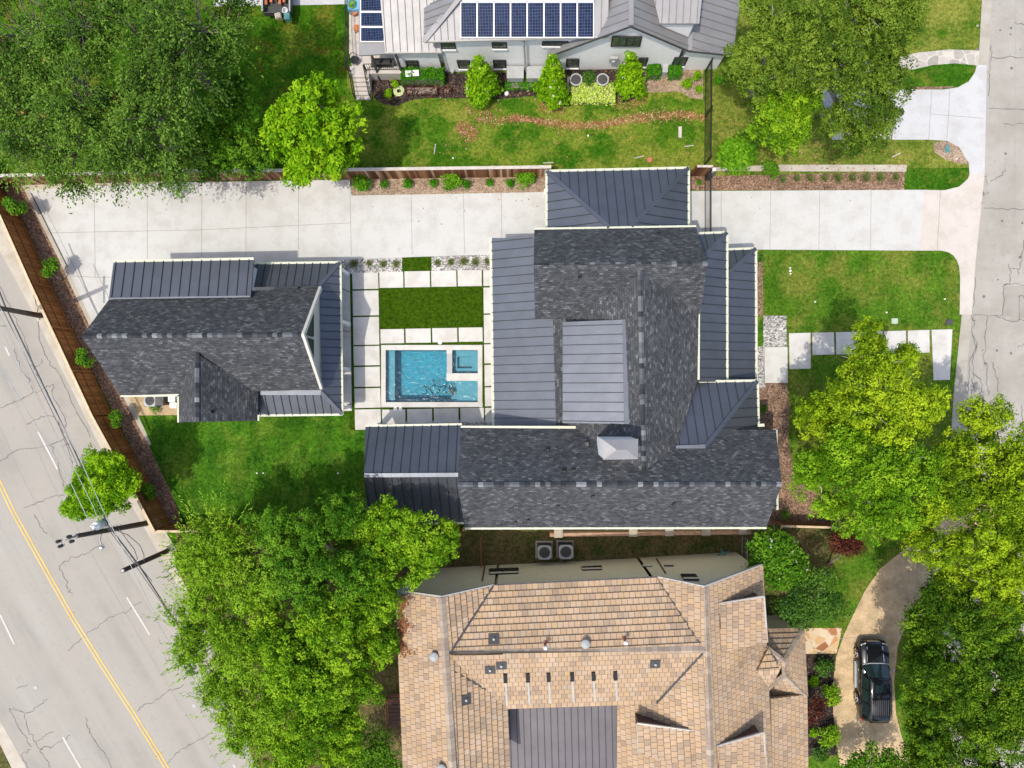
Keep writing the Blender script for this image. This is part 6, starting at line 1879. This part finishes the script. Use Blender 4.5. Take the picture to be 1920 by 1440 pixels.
for sgn in (-1, 1):
    q = MB(); q.tube([Vector((cx + sgn * .66, Y(.47), 1.84)), Vector((cx + sgn * .665, Y(.5), 1.88)), Vector((cx + sgn * .66, Y(.9), 1.87)), Vector((cx + sgn * .64, Y(.93), 1.80))], .025, 6); q.build('roof_rail', M['dark_grey'], suv)
    q = MB(); q.tube([Vector((cx + sgn * .52, Y(.06), .965)), Vector((cx + sgn * .56, Y(.25), 1.085))], .012, 5); q.build('hood_crease', M['chrome'], suv)
    q = MB(); p = Vector((cx + sgn * 1.07, Y(.345), 1.14)); q.tube([p - Vector((sgn * .14, 0, .03)), p], .03, 6); q.box(tuple(p), (.2, .12, .15), 0, sgn * .15); q.build('side_mirror', M['chrome'], suv)
    q = MB(); q.box((cx + sgn * .70, Y(.045), .80), (.34, .16, .15), 0, -sgn * .35); q.build('headlight', M['lamp_lens'], suv)
    q = MB(); q.box((cx + sgn * .82, Y(.985), .92), (.14, .1, .34)); q.build('tail_light', M['red_lens'], suv)
    q = MB(); q.box((cx + sgn * 1.0, Y(.46), .38), (.16, Lc * .34, .06)); q.build('running_board', M['grey'], suv)
    for t_ in (.50, .66):
        q = MB(); q.box((cx + sgn * .975, Y(t_), .96), (.04, .2, .045)); q.build('door_handle', M['chrome'], suv)
    for t_ in (.185, .76):
        p = Vector((cx + sgn * .86, Y(t_), .39)); ax_ = Vector((sgn * .13, 0, 0))
        q = MB(); q.tube([p - ax_, p - ax_ * .8, p + ax_ * .85, p + ax_ * 1.05], [.34, .39, .39, .33], 24); tw = q.build('wheel', M['rubber'], suv, False)
        q = MB(); V = [p + ax_ * 1.02]; n = 10
        for k in range(5):
            t = 2 * math.pi * k / 5
            for dt, rr in ((-.28, .06), (-.17, .26), (.17, .26), (.28, .06)):
                V.append(p + ax_ * 1.12 + Vector((0, math.cos(t + dt) * rr, math.sin(t + dt) * rr)))
        q.add(V, [(1 + 4 * k, 2 + 4 * k, 3 + 4 * k, 4 + 4 * k) for k in range(5)])
        q.tube([p + ax_ * .9, p + ax_ * 1.13], [.1, .08], 12)
        q.tube([p + ax_ * 1.08 + Vector((0, math.cos(k * .2618) * .28, math.sin(k * .2618) * .28)) for k in range(25)], .025, 5, cap=False); q.build('rim', M['chrome'], tw)
        q = MB(); q.tube([p + ax_ * .98 + Vector((0, math.cos(t) * .44, math.sin(t) * .44)) for t in [k * .2618 - .2 for k in range(14)]], .05, 6); q.build('wheel_arch', M['car_paint'], suv)
for t_ in (.66, .88):
    q = MB(); q.tube([Vector((cx - .66, Y(t_), 1.86)), Vector((cx + .66, Y(t_), 1.86))], .022, 6); q.build('roof_bar', M['car_paint'], suv)
q = MB()
for k in range(8): q.tube([Vector((cx - .45 + .9 * k / 7, Y(.68), 1.835)), Vector((cx - .45 + .9 * k / 7, Y(.88), 1.835))], .012, 4)
q.build('roof_rib', M['car_paint'], suv)
q = MB(); q.box((cx, Y(.012), .66), (.8, .08, .22)); q.build('grille', M['chrome'], suv)
q = MB(); q.box((cx, Y(.985) - .12, .48), (1.5, .16, .18)); q.build('rear_bumper', M['dark_grey'], suv)

# ================================================================== LOADED TRAILER (top left)
tx = G(524, 5); tr = thing('utility_trailer', 'dark utility trailer piled with orange timber at the top of the photo', 'trailer', Vector((tx.x, tx.y, 0)))
a = G(503, 38); b = G(553, -90)
q = MB(); q.box(((a.x + b.x) / 2, (a.y + b.y) / 2, .55), (b.x - a.x, b.y - a.y, .1)); q.build('bed', M['dark_grey'], tr)
for x in (a.x, b.x):
    q = MB(); q.box((x, (a.y + b.y) / 2, .85), (.06, b.y - a.y, .5)); q.build('side_panel', M['dark_grey'], tr)
    q = MB(); q.bar((x, a.y, 1.15), (x, b.y, 1.15), .09, .07); q.build('side_rail', M['grey'], tr)
q = MB(); q.box(((a.x + b.x) / 2, a.y, .8), (b.x - a.x, .06, .4)); q.build('tailgate', M['dark_grey'], tr)
for x in (a.x - .14, b.x + .14):
    q = MB(); q.tube([(x - .1, b.y - 2, .35), (x + .1, b.y - 2, .35)], .35, 18); wq = q.build('wheel', M['rubber'], tr); q = MB(); q.tube([(x - .11, b.y - 2, .35), (x + .11, b.y - 2, .35)], .17, 12); q.build('rim', M['grey'], wq)
wn_ = ['leftmost orange plank on the trailer, partly under leaves', 'orange plank second from the left on the trailer', 'orange plank in the middle of the trailer', 'orange plank just left of the white bucket', 'pale orange plank nearest the right trailer rail']
for i, x in enumerate((508, 517, 525, 533, 541)):
    q = MB(); q.bar(G(x, 22 - i % 3 * 4) * 1 + Vector((0, 0, .95)), G(x + random.uniform(-2, 5), -85) + Vector((0, 0, 1.0 + .05 * (i % 2))), .16, .12); tag(q.build('timber_plank', M['rust']), wn_[i], 'plank', 'planks on the trailer')
p = G(536, 22, .8); q = MB(); q.tube([p + Vector((0, 0, -.2)), p + Vector((0, 0, .2))], [.15, .18], 18, cap=False); q.disc(p + Vector((0, 0, -.1)), .15, 18); q.tube([p + Vector((.18 * math.cos(t * .3), .18 * math.sin(t * .3), .2)) for t in range(22)], .02, 5)
tag(q.build('bucket', M['white']), 'white round bucket at the tail of the loaded trailer', 'bucket')
p = G(540, 34, .8); q = MB(); q.box((p.x, p.y, .85), (.34, .4, .35)); q.box((p.x, p.y, 1.04), (.37, .43, .05)); tag(q.build('cooler_box', M['teal']), 'dark teal box at the tail of the loaded trailer', 'box')
p = G(523, 32, .8); q = MB(); q.box((p.x, p.y, .9), (.42, .36, .2), 0, .2); q.box((p.x, p.y, 1.03), (.34, .3, .06), 0, .2); tag(q.build('cardboard_box', M['kerb']), 'pale carton at the tail of the loaded trailer beside the white bucket', 'box')

# orange timber stack and junk beneath the feathery trees
for i, (a, b, lb) in enumerate([((15, 70), (5, 100), 'orange timber lying near the left edge under the feathery trees'), ((38, 215), (90, 219), 'orange plank beneath the feathery tree near the left edge'), ((272, 160), (288, 140), 'short orange plank beside the green ring under the trees'),
                                ((215, 182), (250, 200), 'orange plank pointing at the green ring under the trees'), ((225, 226), (250, 228), 'short orange plank under the middle of the feathery trees'), ((85, 120), (115, 114), 'orange plank under the left feathery crown'), ((0, 100), (20, 95), 'broad orange board at the left photo edge')]):
    q = MB(); q.bar(G(*a) + Vector((0, 0, .25)), G(*b) + Vector((0, 0, .28)), .4, .12); tag(q.build('timber_plank', M['rust']), lb, 'plank', 'orange timber under the trees')
p = G(262, 178); q = MB(); q.tube([p + Vector((.5 * math.cos(k * .2618), .5 * math.sin(k * .2618), .2)) for k in range(25)], .05, 6, cap=False)
for k in range(3): t = k * 1.05; q.tube([p + Vector((.5 * math.cos(t), .5 * math.sin(t), .2)), p - Vector((.5 * math.cos(t), .5 * math.sin(t), -.2))], .03, 5)
tag(q.build('garden_ring', M['teal']), 'green spoked ring on the ground under the feathery trees', 'ring')

# ================================================================== TREES
gA = 'feathery trees in the neighbour back yard'
F_ = dict(mat='feather', br=.85, dens=13, leaf=.165, wr=.5, kind='strand', bark='bark', group=gA, twig=90, cover=1.0, tone_sd=.26, scount=20, slen=1.1)
tree('feathery_tree', 'sparse grey branched feathery tree at the far top left corner', [(60, 60, 110, 10), (150, 40, 95, 11), (20, 160, 80, 9)], base_px=(90, 120), r0=.3, **F_)
tree('feathery_tree', 'sparse feathery tree over the fence corner at the left edge', [(60, 230, 95, 9), (150, 190, 95, 10), (40, 300, 45, 7), (130, 290, 70, 8)], base_px=(110, 230), r0=.28, **F_)
tree('feathery_tree', 'sparse feathery tree whose tips hang over the concrete driveway', [(230, 260, 90, 9), (300, 220, 80, 10), (320, 300, 60, 7.5), (250, 320, 45, 6.5)], base_px=(265, 250), r0=.28, **F_)
tree('feathery_tree', 'feathery tree with long pale branches left of the loaded trailer', [(270, 80, 105, 10), (370, 50, 95, 11), (340, 140, 85, 10), (440, 60, 60, 9)], base_px=(330, 100), r0=.3, **F_)
tree('dense_green_tree', 'darker dense tree between the feathery trees and the bright yellow green tree', [(430, 250, 70, 6), (400, 300, 50, 5), (470, 290, 55, 5), (430, 180, 45, 5.5)], 'deep', (430, 262), kind='clump', br=.8, rs=.28, nleaf=42, leaf=.14, r0=.2)
tree('bright_green_tree', 'bright yellow green tree leaning over the striped fence onto the driveway', [(590, 200, 58, 7.5), (550, 235, 52, 7), (635, 235, 48, 7), (590, 275, 62, 7), (620, 300, 38, 6), (570, 320, 42, 5.5), (530, 270, 34, 6), (655, 275, 26, 6)], 'bright', (598, 282), kind='clump', br=.75, rs=.3, nleaf=26, leaf=.24, wr=.45, r0=.22, cover=1.0, twig=60)
O_ = dict(mat='oak', kind='clump', br=.95, rs=.27, nleaf=44, leaf=.125, tone_sd=.2, wr=.6, bark='bark_pale', group='live oaks at the white house drive', cover=.95, squash=.7, twig=110)
tree('live_oak', 'rounded live oak in front of the white house gable, at the iron fence', [(1450, 50, 85, 8), (1410, 130, 62, 7), (1480, 130, 75, 8.5), (1440, 175, 42, 6)], base_px=(1440, 130), r0=.3, **O_)
tree('live_oak', 'broad live oak overhanging the white neighbour driveway', [(1590, 130, 70, 8.5), (1640, 170, 58, 8), (1540, 60, 80, 9), (1610, 250, 52, 7), (1570, 225, 42, 7), (1660, 130, 45, 7), (1655, 215, 35, 6.5)], base_px=(1590, 175), r0=.3, **O_)
tree('live_oak', 'live oak at the top edge beside the street', [(1640, 30, 75, 9), (1690, 60, 48, 8), (1600, -30, 80, 9), (1700, -10, 45, 8)], base_px=(1640, 60), r0=.3, **O_)
tree('live_oak', 'lighter green live oak above the round bright shrub by the iron fence', [(1465, 205, 48, 6.5), (1480, 245, 42, 6), (1440, 240, 36, 5.5), (1505, 190, 30, 6)], 'mid', (1470, 232), kind='clump', br=.8, rs=.27, nleaf=44, leaf=.13, tone_sd=.2, wr=.6, r0=.2, cover=1.1, group='live oaks at the white house drive')
S_ = dict(mat='lime', kind='clump', br=.95, rs=.29, nleaf=44, leaf=.135, tone_sd=.22, wr=.6, bark='bark_pale', group='spring oaks by the street', cover=1.0, squash=.7, twig=120)
tree('spring_oak', 'yellow green oak with a narrow tip reaching over the stepping slabs', [(1640, 640, 42, 8), (1615, 680, 45, 8.5), (1660, 700, 50, 9), (1570, 745, 58, 8), (1640, 770, 75, 9.5), (1530, 800, 50, 7.5), (1720, 770, 55, 8.5), (1700, 660, 20, 7), (1665, 790, 45, 7), (1590, 800, 45, 8)], base_px=(1615, 760), r0=.3, **S_)
tree('spring_oak', 'mid green oak crowding the east gable of the dark roofed house', [(1530, 890, 60, 8), (1600, 860, 70, 9), (1560, 950, 52, 7), (1640, 930, 75, 9.5), (1700, 870, 70, 9.5), (1690, 980, 50, 8)], base_px=(1610, 890), r0=.3, **dict(S_, mat='mid'))
tree('spring_oak', 'bright oak spreading over the street at the right edge', [(1840, 790, 55, 8), (1895, 850, 60, 9), (1900, 910, 50, 9), (1910, 960, 45, 9), (1810, 860, 55, 9), (1860, 930, 75, 10), (1780, 940, 60, 9.5), (1760, 880, 45, 9), (1785, 835, 38, 8.5)], base_px=(1810, 880), r0=.3, **S_)
tree('spring_oak', 'bright oak above the head of the curved tan driveway', [(1740, 1020, 52, 8.5), (1905, 1100, 50, 9), (1900, 990, 50, 9), (1810, 1020, 65, 9.5), (1880, 1040, 70, 9.5), (1780, 1080, 40, 8), (1850, 1100, 50, 9)], base_px=(1800, 1020), r0=.3, **S_)
D_ = dict(mat='shade', kind='clump', br=.95, rs=.3, nleaf=42, leaf=.145, wr=.5, group='dark trees beside the curved driveway', twig=80, cover=1.2, tone_sd=.26)
tree('shade_tree', 'deep green tree right of the curved driveway bend', [(1765, 1140, 66, 8), (1830, 1170, 80, 9), (1735, 1215, 52, 7), (1890, 1150, 55, 8.5), (1725, 1165, 42, 7), (1900, 1210, 45, 8)], base_px=(1790, 1165), r0=.26, **D_)
tree('shade_tree', 'deep green tree right of the parked black vehicle', [(1765, 1270, 66, 8), (1840, 1270, 80, 9), (1900, 1250, 50, 9), (1800, 1330, 62, 8), (1730, 1265, 48, 7), (1725, 1310, 42, 6.5)], base_px=(1790, 1275), r0=.26, **D_)
tree('shade_tree', 'deep green tree at the bottom right corner', [(1870, 1370, 80, 9), (1790, 1400, 70, 8), (1735, 1345, 48, 6), (1900, 1310, 50, 8), (1735, 1430, 55, 7), (1860, 1440, 60, 8), (1730, 1390, 40, 6)], base_px=(1800, 1360), r0=.26, **D_)
tree('leafy_bush', 'low leafy bush at the bottom edge across the curved driveway', [(1640, 1425, 42, 2.6), (1600, 1435, 32, 2.2), (1680, 1440, 32, 2.6)], 'deep', (1640, 1450), br=.6, dens=36, leaf=.2, r0=.1, cat='bush')
# bottom-left grove
W_ = dict(mat='willow', br=.85, rs=.27, nleaf=34, leaf=.2, tone_sd=.26, wr=.34, kind='wisp', group='wispy trees over the avenue', cover=.9, twig=60)
tree('wispy_tree', 'wispy light green tree over the avenue fence corner beside the bare pole', [(395, 1005, 58, 6), (370, 1060, 52, 5.5), (430, 1070, 62, 7), (450, 1010, 50, 6.5)], base_px=(405, 1030), r0=.16, **W_)
tree('wispy_tree', 'wispy light green tree feathering out over the avenue, middle of its row', [(385, 1140, 62, 6), (400, 1210, 62, 6), (455, 1160, 62, 7), (490, 1110, 55, 7.5), (480, 1230, 55, 7.5)], base_px=(420, 1150), r0=.16, **W_)
tree('wispy_tree', 'wispy light green tree feathering out over the avenue at the bottom edge', [(440, 1290, 62, 6), (470, 1360, 60, 6), (520, 1310, 60, 7), (520, 1410, 55, 6)], base_px=(470, 1300), r0=.16, **W_)
tree('glossy_dark_tree', 'dark glossy tree in the middle of the bottom left grove, against the sod lawn', [(560, 1005, 68, 8), (630, 985, 58, 8), (590, 1080, 72, 9), (660, 1070, 55, 8.5), (500, 1070, 50, 7.5), (500, 990, 42, 7)], 'deep', (580, 1020), kind='clump', br=.85, rs=.25, nleaf=46, leaf=.13, tone_sd=.24, wr=.55, r0=.25, twig=60, cover=1.1)
tree('bright_grove_tree', 'bright leaved tree reaching the corner of the metal patio roof', [(760, 1000, 55, 8), (820, 1030, 45, 8), (720, 960, 35, 7), (790, 1065, 38, 8), (840, 1000, 28, 7), (720, 1040, 42, 7.5), (690, 1000, 40, 7.5), (715, 1090, 45, 8)], 'mid', (760, 1005), kind='clump', br=.8, rs=.28, nleaf=42, leaf=.15, tone_sd=.24, wr=.55, r0=.2, twig=50, cover=1.1)
X_ = dict(mat='mid', kind='clump', br=.9, rs=.28, nleaf=42, leaf=.145, wr=.55, group='mixed trees of the bottom left grove', twig=110, tone_sd=.28, cover=1.15)
tree('grove_tree', 'mid green tree against the left gable of the tan tiled house', [(690, 1140, 60, 8), (640, 1190, 68, 9), (710, 1210, 45, 7), (600, 1150, 50, 8.5), (580, 1200, 50, 8)], base_px=(660, 1150), r0=.24, **X_)
tree('grove_tree', 'mid green tree with dark hollows in the heart of the grove', [(550, 1250, 68, 9), (620, 1270, 65, 9), (520, 1190, 55, 8), (590, 1340, 62, 8), (560, 1400, 55, 7)], base_px=(570, 1250), r0=.24, **X_)
tree('grove_tree', 'mid green tree beside the dark red railed deck', [(680, 1290, 42, 7), (640, 1340, 48, 7), (650, 1250, 40, 7.5), (640, 1400, 50, 6)], base_px=(655, 1290), r0=.22, **X_)
tree('grove_bush', 'dull green bush at the bottom edge next to the tan tiled house', [(700, 1400, 45, 3.5), (730, 1440, 32, 3), (680, 1440, 45, 3.5)], 'deep', (705, 1420), br=.6, dens=48, leaf=.16, r0=.12, cat='bush', vf=None)
# lone trees
tree('street_tree', 'lone bright round tree on the avenue kerb under the cables', [(210, 885, 42, 5.5), (236, 905, 30, 5), (190, 868, 30, 5), (215, 928, 34, 5), (180, 915, 36, 5), (158, 910, 30, 4.7), (165, 945, 28, 4.4), (140, 948, 22, 4), (195, 945, 28, 4.6)], 'bright', (222, 905), kind='clump', br=.6, rs=.24, nleaf=44, leaf=.14, wr=.5, r0=.12, twig=30, tone_sd=.28, cover=1.5)
tree('red_maple', 'dark red leaved maple on the grass below the low board fence', [(1582, 1010, 28, 2.6), (1600, 1020, 22, 2.4), (1564, 1018, 22, 2.4), (1582, 1030, 20, 2.2)], 'red', (1565, 1062), br=.42, dens=70, leaf=.15, wr=.45, r0=.07, twig=40, squash=.5, fork=.7)
tree('red_maple', 'dull red leaved maple in the bed beside the entry roof', [(1525, 1330, 22, 2.2), (1535, 1318, 16, 2), (1518, 1345, 16, 2)], 'red', (1524, 1332), br=.4, dens=60, leaf=.15, wr=.45, r0=.06, twig=30, squash=.5)
tree('camellia_tree', 'glossy tree dotted with white blooms at the corner of the tan tiled house', [(1445, 1030, 45, 4.5), (1475, 1060, 38, 4.2), (1425, 1060, 30, 4), (1455, 1085, 32, 4), (1420, 1015, 22, 4)], 'deep', (1447, 1045), br=.55, dens=58, leaf=.2, wr=.55, r0=.13, flowers=16, twig=20)
tree('dark_shade_tree', 'dark green layered tree next to the warm flagstone path', [(1530, 1110, 52, 4), (1490, 1130, 42, 3.8), (1560, 1140, 32, 3.5), (1520, 1155, 35, 3.5), (1500, 1090, 30, 3.8)], 'dark', (1525, 1120), br=.6, dens=52, leaf=.18, wr=.4, r0=.13, twig=30, kind='puff', squash=.4)
gm = 'flowering magnolias along the white house wall'
for i, (bx, by, ax_, ay, wd, lb) in enumerate(((905, 188, 899, 112, 37, 'cone shaped magnolia in front of the white house, left of the storage bins'), (1037, 190, 1036, 108, 36, 'cone shaped magnolia in front of the white house, right of the storage bins'), (1181, 176, 1181, 106, 34, 'cone shaped magnolia in front of the white house gable window'))):
    lb_ = []
    for k in range(6):
        t = k / 5; lb_.append((bx * (1 - t) + ax_ * t, (by - 16) * (1 - t) + ay * t, wd * (1 - .72 * t), .7 + 3.4 * t))
    tree('magnolia', lb, lb_, 'bright', (bx, by - 10), br=.4, dens=66, leaf=.22, wr=.45, r0=.09, group=gm, flowers=9, twig=10, fork=1.0, zmin=.3, bz=0)

# ---- bushes
def bush(label, px, py, rp, mat='shrub', name='round_shrub', group=None, cat='shrub', leaf=.13, dens=80, squash=.85):
    R = rp / S
    return bush_proto(name, label, cat, G(px, py, R * .6) * 1 - Vector((0, 0, R * .6)), mat, R, dens, leaf, .55, group, squash)
bush('feathery bright green round bush beside the iron fence', 1379, 290, 40, 'shrub', 'round_bush', leaf=.22, dens=60)
bush('small leafy bush right of the feathery round bush by the gate', 1440, 322, 20, 'deep', 'round_bush', leaf=.16, dens=70)
gb = 'shrubs along the striped fence'
for i, (x, y, r_, m_, lb) in enumerate(((678, 343, 20, 'shrub', 'large round shrub at the left end of the bed along the striped fence'), (846, 339, 20, 'shrub', 'large round shrub in the middle of the bed along the striped fence'), (987, 338, 20, 'shrub', 'large round shrub beside the carport roof in the bed along the striped fence'))):
    bush(lb, x, y, r_, m_, group=gb, leaf=.15, dens=75)
tiny = [(722, 347), (765, 347), (813, 346), (875, 347), (918, 346), (957, 345)]
tl = ['small grassy shrub just right of the left large shrub in the fence bed', 'small grassy shrub in the gap left of the middle of the fence bed', 'small shrub just left of the middle large shrub in the fence bed', 'small shrub touching the middle large shrub on its right side', 'small grassy shrub alone in the right half of the fence bed', 'small shrub just left of the large shrub beside the carport roof']
gt = 'small shrubs along the striped fence'
pt_ = bush(tl[0], 722, 347, 10, 'hedge', 'small_shrub', gt, leaf=.11, dens=110)
for (x, y), l in zip(tiny[1:], tl[1:]):
    dup(pt_, G(x, y), l, random.uniform(.9, 1.2), random.uniform(0, 6))
gy = 'young trees along the avenue fence'
yl = ['young leafy tree at the fence corner by the driveway', 'young leafy tree in the shaded mulch level with the guest house metal roof', 'young leafy tree at the left tip of the guest house gable', 'young leafy tree in the mulch beside the sod lawn', 'dark young tree at the lower end of the avenue mulch bed']
ys = [(28, 386, 26), (88, 518, 25), (147, 657, 22), (215, 800, 22), (282, 934, 20)]
yt = None
for (x, y, r_), l in zip(ys, yl):
    p = G(x, y, 1.6); p.z = 0
    if yt is None:
        yt = tree('young_tree', l, [(x, y, 15, 1.9, .6), (x - 9, y - 5, 12, 1.7, .6), (x + 11, y + 4, 13, 1.6, .6), (x + 2, y + 9, 10, 1.5, .6)], 'deep', (x + 2, y + 2), br=.34, dens=85, leaf=.17, wr=.5, r0=.04, group=gy, twig=16, fork=.8)
        y0 = yt.location.copy()
    else:
        dup(yt, p + Vector((.05, 0, 0)), l, r_ / 26 * random.uniform(.95, 1.1), random.uniform(0, 6))
# ornamental grasses
gq = 'grass tufts in the mulch by the driveway gate'
t0 = None
tuft_l = ['next to the small leafy bush', 'second from the small leafy bush', 'third from the small leafy bush', 'fourth from the small leafy bush', 'in the middle of the row', 'fourth from the turf end', 'third from the turf end', 'second from the turf end', 'last before the dark turf end']
for i, x in enumerate((1466, 1493, 1518, 1545, 1571, 1597, 1623, 1649, 1679)):
    l = 'spiky grass tuft in the mulch strip along the driveway, ' + tuft_l[i]
    if t0 is None: t0 = tuft_proto('grass_tuft', l, G(x, 336), .38, 150, 'tuft', gq)
    else: dup(t0, G(x, 335 - i * .3), l, random.uniform(.8, 1.1), random.uniform(0, 6))
bush('small green shrub in the mulch between short fence piece and gate', 1310, 343, 6, 'hedge', 'small_shrub', leaf=.1, dens=110)
gv = 'grass tufts in the white gravel strip'
gl_ = ['at the shaded left end of the gravel strip', 'second from the guest house end of the gravel strip', 'third from the guest house end of the gravel strip', 'just left of the turf square in the gravel strip', 'just right of the turf square in the gravel strip', 'second right of the turf square in the gravel strip', 'third right of the turf square in the gravel strip', 'fourth right of the turf square in the gravel strip', 'half under the main house gutter in the gravel strip']
t1_ = None
for i, (x, y) in enumerate(((665, 494), (693, 494), (719, 496), (743, 496), (820, 493), (846, 492), (870, 491), (892, 491), (914, 491))):
    l = 'spiky ornamental grass ' + gl_[i]
    if t1_ is None: t1_ = tuft_proto('grass_tuft', l, G(x, y), .34, 130, 'tuft', gv)
    else: dup(t1_, G(x, y), l, random.uniform(.75, 1.05), random.uniform(0, 6))
# white house planting
hedge('clipped_hedge', 'long clipped dark green hedge under the meter boxes of the white house', [(756, 139), (834, 139), (834, 161), (756, 161)], 1.0, 'hedge')
hedge('clipped_shrub', 'square clipped shrub left of the utility cabinet at the white house', [(1211, 129), (1234, 129), (1234, 152), (1211, 152)], .9, 'hedge', cat='shrub')
hedge('clipped_shrub', 'square clipped shrub right of the utility cabinet at the white house', [(1250, 129), (1273, 129), (1273, 153), (1250, 153)], .9, 'hedge', cat='shrub')
hedge('low_hedge', 'low green hedge strip in dark mulch between the first two magnolias', [(948, 158), (1000, 158), (1000, 171), (948, 171)], .4, 'hedge')
hedge('variegated_shrub', 'pale variegated low shrub in front of the air conditioners', [(1071, 165), (1151, 163), (1151, 196), (1071, 198)], .7, 'variegated', 110, .13, cat='shrub')
bush('grey green shrub between the two white house air conditioners', 1105, 150, 17, 'dark', leaf=.12, dens=100)
gs_ = 'lime coloured shrubs in the flower bed'
for x, y, r_, l in ((1307, 145, 11, 'topmost of three lime shrubs in the flower bed by the iron fence'), (1287, 158, 12, 'leftmost of three lime shrubs in the flower bed by the iron fence'), (1310, 170, 9, 'lowest of three lime shrubs in the flower bed by the iron fence')):
    bush(l, x, y, r_, 'bright', 'lime_shrub', gs_, leaf=.11, dens=120)
bush('lime shrub just above the coiled hose', 741, 158, 9, 'bright', 'lime_shrub', leaf=.11, dens=120)
bush('lime shrub left of the coiled hose on the dark mulch', 729, 177, 10, 'bright', 'lime_shrub', leaf=.11, dens=120)
bush('small dark shrub just right of the iron fence end', 1345, 152, 10, 'hedge', 'small_shrub', leaf=.12, dens=100)
hedge('red_ground_plant', 'row of low dark red plants below the clipped hedge', [(762, 165), (822, 165), (822, 180), (762, 181)], .3, 'red', 60, .12, cat='plant')
hedge('red_ground_plant', 'small clump of dark red plants left of the first magnolia', [(831, 167), (848, 167), (848, 179), (831, 179)], .3, 'red', 60, .12, cat='plant')
hedge('green_ground_plant', 'green low plants at the end of the red row between magnolias', [(985, 143), (1000, 143), (1000, 156), (985, 156)], .35, 'bright', 70, .12, cat='plant')
# tan house planting
bush('dark shrub at the corner of the driveway head and main house east porch', 1423, 482, 11, 'dark', leaf=.14, dens=90)
bush('small shrub against the front hip roof in the brown mulch', 1428, 765, 10, 'deep', 'small_shrub', leaf=.12, dens=90)
bush('small shrub in the brown mulch above the low board fence', 1470, 965, 10, 'deep', 'small_shrub', leaf=.12, dens=90)
for x, y, r_, m_, l in ((1545, 1250, 20, 'dark', 'dark shrub at the top of the bed beside the entry roof'), (1553, 1300, 22, 'mid', 'olive green shrub in the bed beside the parked vehicle'), (1550, 1375, 24, 'mid', 'olive green shrub low in the bed beside the driveway'), (1535, 1408, 18, 'dark', 'dark leathery shrub at the bottom of the bed'), (1524, 1275, 12, 'bright', 'lime green small plant in the bed beside the entry roof'), (1523, 1372, 10, 'bright', 'lime green small plant below the dull red maple')):
    bush(l, x, y, r_, m_, 'bed_shrub', 'shrubs in the bed by the entry roof', leaf=.15, dens=60)
bush('dark shrub filling the shady corner above the entry roof', 1470, 1155, 22, 'dark', 'bed_shrub', leaf=.16, dens=70)
bush('weedy green clump growing on the concrete pad', 291, 768, 11, 'shrub', 'weed_clump', leaf=.1, dens=60, squash=.4)
